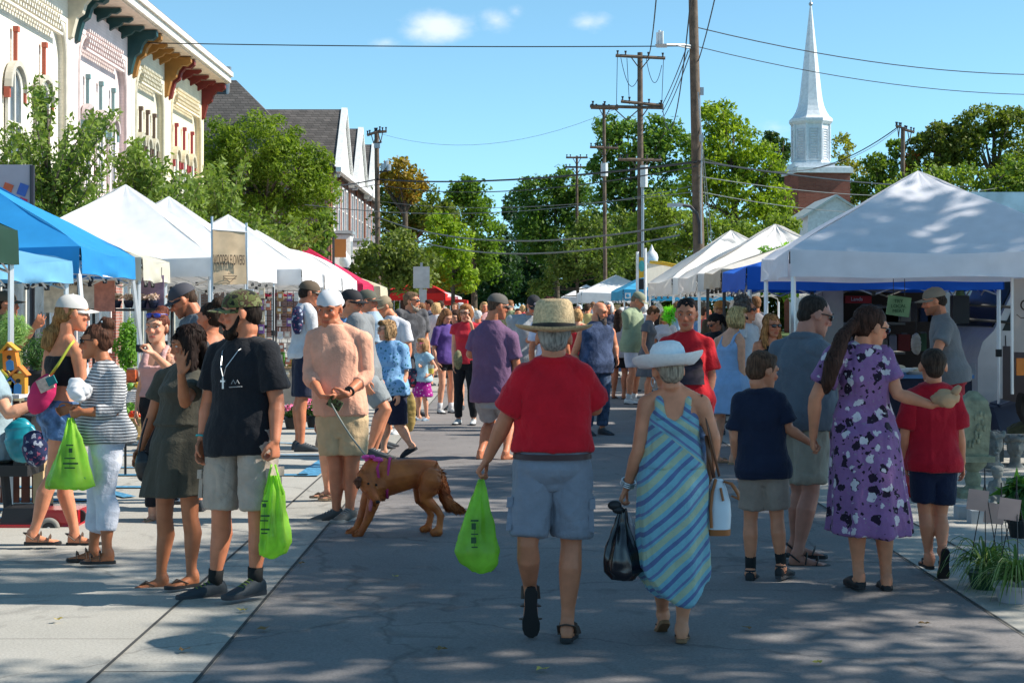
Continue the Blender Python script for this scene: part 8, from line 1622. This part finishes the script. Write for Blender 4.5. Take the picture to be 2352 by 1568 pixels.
def bust(label,u,v,s_,k,mt):
    d=F/s_; c=W(u,v,d); r=thing('stone_bust',tuple(c),label,'statue','cast stone head planters'); h=lambda x,y,z:c+Vector((x,y,z+.26))*1.0*1
    m=MB(); P=lambda x,y,z:c+Vector((x*k,y*k,z*k)); m.ell(P(0,0,.24),Vector((.09,.10,.12))*k); m.tube([P(0,0,.16),P(0,.01,.06)],[.055*k,.06*k],12); m.loft(lathe(P(0,0,0),[(.10*k,0),(.10*k,.03*k),(.07*k,.06*k)]))
    m.tube([P(0,-.09,.27),P(0,-.115,.22)],[.012*k,.018*k],8,rnd=True); m.ell(P(0,-.085,.15),Vector((.025,.02,.018))*k); m.tube([P(-.025,-.092,.185),P(.025,-.092,.185)],.009*k,8,rnd=True)
    for sg in(1,-1): m.tube([P(sg*.015,-.09,.275),P(sg*.06,-.07,.275)],.012*k,8,rnd=True)
    rg=random.Random(int(u))
    for q in range(22): a=q*2*math.pi/22; m.ell(P(math.cos(a)*.095,math.sin(a)*.10,.32+rg.uniform(-.015,.03)),.026*k,n=8,m=6)
    me=remesh(m,.009,1); finish(me,'head',mt,r); return r
bust('grey stone head with wreathed hair, left of the two',2282,1075,228,1.05,stoneg); bust('grey stone head with curly hair, right of the two',2332,1078,222,.98,stoneg)
s_=(1192-705)/1.65; d=F/s_; c=W(2291,1192,d)
r=thing('cherub_statue',tuple(c),'small stone child statue sitting among the plants','statue'); m=MB(); P=lambda x,y,z:c+Vector((x,y,z))
m.ell(P(0,0,.365),(.045,.048,.052)); m.tube([P(0,0,.31),P(0,0,.25),P(.005,.0,.14)],[.03,.055,.06],12,rnd=True)
for sg in(1,-1): m.tube([P(sg*.05,0,.28),P(sg*.075,-.02,.21),P(sg*.04,-.06,.17)],[.022,.018,.015],8,rnd=True); m.tube([P(sg*.03,0,.13),P(sg*.05,-.08,.12),P(sg*.045,-.09,.03)],[.032,.026,.02],8,rnd=True)
m.loft(lathe(P(0,0,0),[(.10,0),(.10,.04),(.07,.10)])); me=remesh(m,.008,1); finish(me,'figure',stoneg,r); m=MB(); m.ell(P(0,.005,.385),(.052,.054,.035)); m.build('hair',stoneg,r,smooth=True)
for (u,v,lb,w_) in((2228,1190,'pale concrete block lying by the stone pillar, left one',.22),(2262,1200,'pale concrete block lying in front, right one',.24)):
    s_=(v-705)/1.65; d=F/s_; c=((u-1176)/s_,d,0); r=thing('concrete_block',c,lb,'block','pale concrete blocks on the pavement')
    m=MB(); m.box((c[0],c[1],.05),(w_,.14,.10)); m.build('block',paleS,r,smooth='auto'); m=MB(); m.box((c[0],c[1]-.071,.05),(.01,.004,.09)); m.build('groove',jm,r)
s_=(1010-705)/1.65; d=F/s_; c=((2258-1176)/s_,d,0); r=thing('cooler',c,'grey cooler box with ridged lid behind the boy in red','cooler'); m=MB(); m.box((c[0],d,.15),(.42,.3,.28)); m.build('box',mat('cooler_brown',(.15,.12,.11),.5),r,smooth='auto'); m=MB(); m.box((c[0],d,.305),(.44,.32,.05)); m.build('lid',mat('cooler_lid',(.22,.22,.23),.5),r,smooth='auto'); m=MB(); m.box((c[0]+.02,d-.165,.26),(.05,.02,.03)); m.build('latch',steel,r)
s_=190; d=F/s_; c=W(2312,1000,d); r=thing('storage_tub',tuple(c),'navy blue plastic tub tipped on its side','tub'); rot=Matrix.Rotation(R(-18),3,'Y'); m=MB(); m.box(c+Vector((0,0,.22)),(.36,.4,.38),rot=rot,taper=.85); m.build('tub',mat('navy_plastic',(.02,.035,.08),.4),r,smooth='auto'); m=MB(); m.box(c+Vector((.05,0,.43)),(.40,.44,.04),rot=rot); m.build('rim',mat('navy_plastic',(.02,.035,.08),.4),r)
s_=210; d=F/s_; c=W(2350,1010,d); lump('canvas_heap','olive canvas heap beside the navy tub',2352,990,200,(.20,.12,.11),cloth((.09,.10,.06)),'canvas',.02,14,cat='canvas',vx=.012)
c=W(2330,1045,F/222); r=thing('stone_bench',tuple(c),'flat grey stone slab bench under the right canopy','bench'); m=MB(); m.box(c+Vector((0.1,.25,.16)),(.6,.35,.06)); m.build('slab',stoneg,r,smooth='auto')
for sg in(1,-1):
    m=MB(); m.box(c+Vector((.1+sg*.22,.25,.03)),(.08,.3,.22)); m.build('leg',stoneg,r)
lump('red_pot','glossy red pot half hidden behind the floral dress',2098,1112,266,(.10,.09,.12),mat('red_glaze',(.40,.015,.02),.2),'pot_body',.001,10,cat='pot',vx=.012)
c=W(2088,1100,F/262); r=thing('small_statue',tuple(c),'small pale stone figure seen between the floral dress and the boy in red','statue'); m=MB(); m.loft(lathe(c,[(.06,0),(.05,.06),(.07,.1),(.05,.2),(.03,.26)])); m.ell(c+Vector((0,0,.31)),(.045,.045,.055)); me=remesh(m,.01,2); finish(me,'figure',stoneg,r); m=MB(); m.loft(lathe(c,[(.09,-.03),(.09,0)],sq=True)); m.build('plinth',stone,r)
# spider plants with arching striped leaves
def spider(label,u,v,s_,R_,pr,ph,pm,seed,n=90,hang=True,tag_=True):
    d=F/s_; c=W(u,v,d); r=thing('spider_plant',tuple(c),label,'potted plant','spider plants at the right edge'); rg=random.Random(seed); lm=[]
    for k_,col in((0,leafmat('spider_green',(.04,.085,.02),(.09,.15,.04),.3)),(1,leafmat('spider_pale',(.20,.26,.13),(.32,.36,.22),.3))):
        m=MB()
        for k in range(n if k_==0 else n//2):
            a=rg.uniform(0,6.28); ln=R_*rg.uniform(.5,1.15); rise=rg.uniform(.3,.9)*ln; wd=rg.uniform(.005,.008)*(1 if k_==0 else .55); pts=[]
            for t in[j/7 for j in range(8)]: pts.append(c+Vector((math.cos(a)*ln*t,math.sin(a)*ln*t,ph+rise*math.sin(t*2.3)*1.0-ln*.55*t*t)))
            sd=Vector((-math.sin(a),math.cos(a),0)); v_=[];f_=[]
            for j,p in enumerate(pts): w_=wd*(1-(j/7)**2)+.0008; v_+= [p-sd*w_+Vector((0,0,.003)),p,p+sd*w_+Vector((0,0,.003))]
            for j in range(7): f_+= [(j*3,j*3+1,j*3+4,j*3+3),(j*3+1,j*3+2,j*3+5,j*3+4)]
            m.add(v_,f_)
        m.build('leaf',col,r,fixn=False)
    m=MB(); m.loft(lathe(c,[(pr*.68,0),(pr*.95,ph*.88),(pr*1.06,ph*.88),(pr*1.06,ph),(pr*.92,ph-.01)],n=24)); m.build('pot',pm,r,smooth='auto')
    if hang:
        m=MB()
        for a in(.3,2.4,4.5): m.tube([c+Vector((math.cos(a)*pr,math.sin(a)*pr,ph)),c+Vector((0,0,ph+.52))],.003,4)
        m.tube([c+Vector((0,0,ph+.52)),c+Vector((0,0,ph+.60))],.004,4); m.build('hanger',blk_,r)
    if tag_:
        m=MB(); m.box(c+Vector((-.05,-.03,ph+.42)),(.12,.004,.12),rot=Matrix.Rotation(R(8),3,'Y')); m.build('price_tag',mat('pink_tag',(.45,.30,.26),.8),r)
spider('spider plant in a dark green hanging pot, left of the pair',2262,1370,392,.26,.10,.15,mat('green_pot',(.015,.05,.025),.4),1)
spider('spider plant in a white pot at the right edge',2335,1405,410,.27,.125,.16,mat('white_pot',(.42,.40,.42),.4),2,n=110)
spider('spider plant in a black pot squeezed between the other two',2300,1385,385,.22,.09,.12,blackpot,3,n=60,tag_=True)
plant('broadleaf_plant','dark glossy broadleaf plant at the right edge',tuple(W(2345,1190,F/320)),.13,.13,.15,170,.10,leafmat('glossy_dark',(.02,.07,.02),(.06,.14,.03),.3),seed=61,asp=.28,pot=(.1,.15,blackpot))
plant('bushy_tree_pot','leafy green nursery plants in the shade beneath the blue tent',tuple(W(1790,690,F/150)),.5,.4,.45,1500,.06,leafy,seed=62); plant('bright_spiky_plant','bright lime green spiky plant left of the red tee woman',tuple(W(1538,745,F/150)),.12,.1,.15,260,.07,leafmat('lime_spikes',(.12,.4,.02),(.25,.6,.05),.4),seed=63,asp=.12,up=1.2)
# back tables & draped cloths under the right row so the stalls are stocked
rg_=random.Random(11)
for i,(u,s_,c,lb) in enumerate(((1560,128,(.45,.42,.38),'cream clothed table deep in the white tent of the right row'),(1500,100,(.1,.2,.4),'blue clothed table beyond the sage tee man'),(1700,150,(.3,.28,.26),'grey clothed table under the tan rimmed tent'),(600,150,(.4,.35,.3),'tan clothed table under the second white tent on the left'),(760,115,(.5,.5,.52),'white clothed table under the white tents on the left'),(440,190,(.35,.3,.2),'table heaped with goods under the first white tent'))):
    x=(u-1176)/s_; d=F/s_; r=thing('stall_table',(x,d,0),lb,'table'); m=MB(); m.box((x,d,.73),(1.6,.7,.03)); m.build('table_top',paleW,r); m=MB(); m.box((x,d,.45),(1.62,.72,.52)); m.build('tablecloth',cloth(c),r)
    for k in range(9):
        cc=rg_.choice([(.5,.1,.03),(.1,.3,.05),(.55,.4,.1),(.45,.4,.35),(.25,.05,.2),(.6,.6,.6)]); xx=x-.7+k*.17; hh=rg_.uniform(.08,.25); t=thing('goods_box',(xx,d-.1,.745),'small box of goods standing on a stall table','box','boxes of goods on the stall tables'); m=MB(); m.box((xx,d-.1,.75+hh/2),(.12,.14,hh),taper=.85); m.build('box',mat('gb_%.2f'%cc[0],cc,.5,var=.3,scale=20),t); m=MB(); m.box((xx,d-.1,.75+hh+.012),(.09,.1,.02)); m.build('lid',mat('gb_lid',(.3,.28,.25),.6),t)
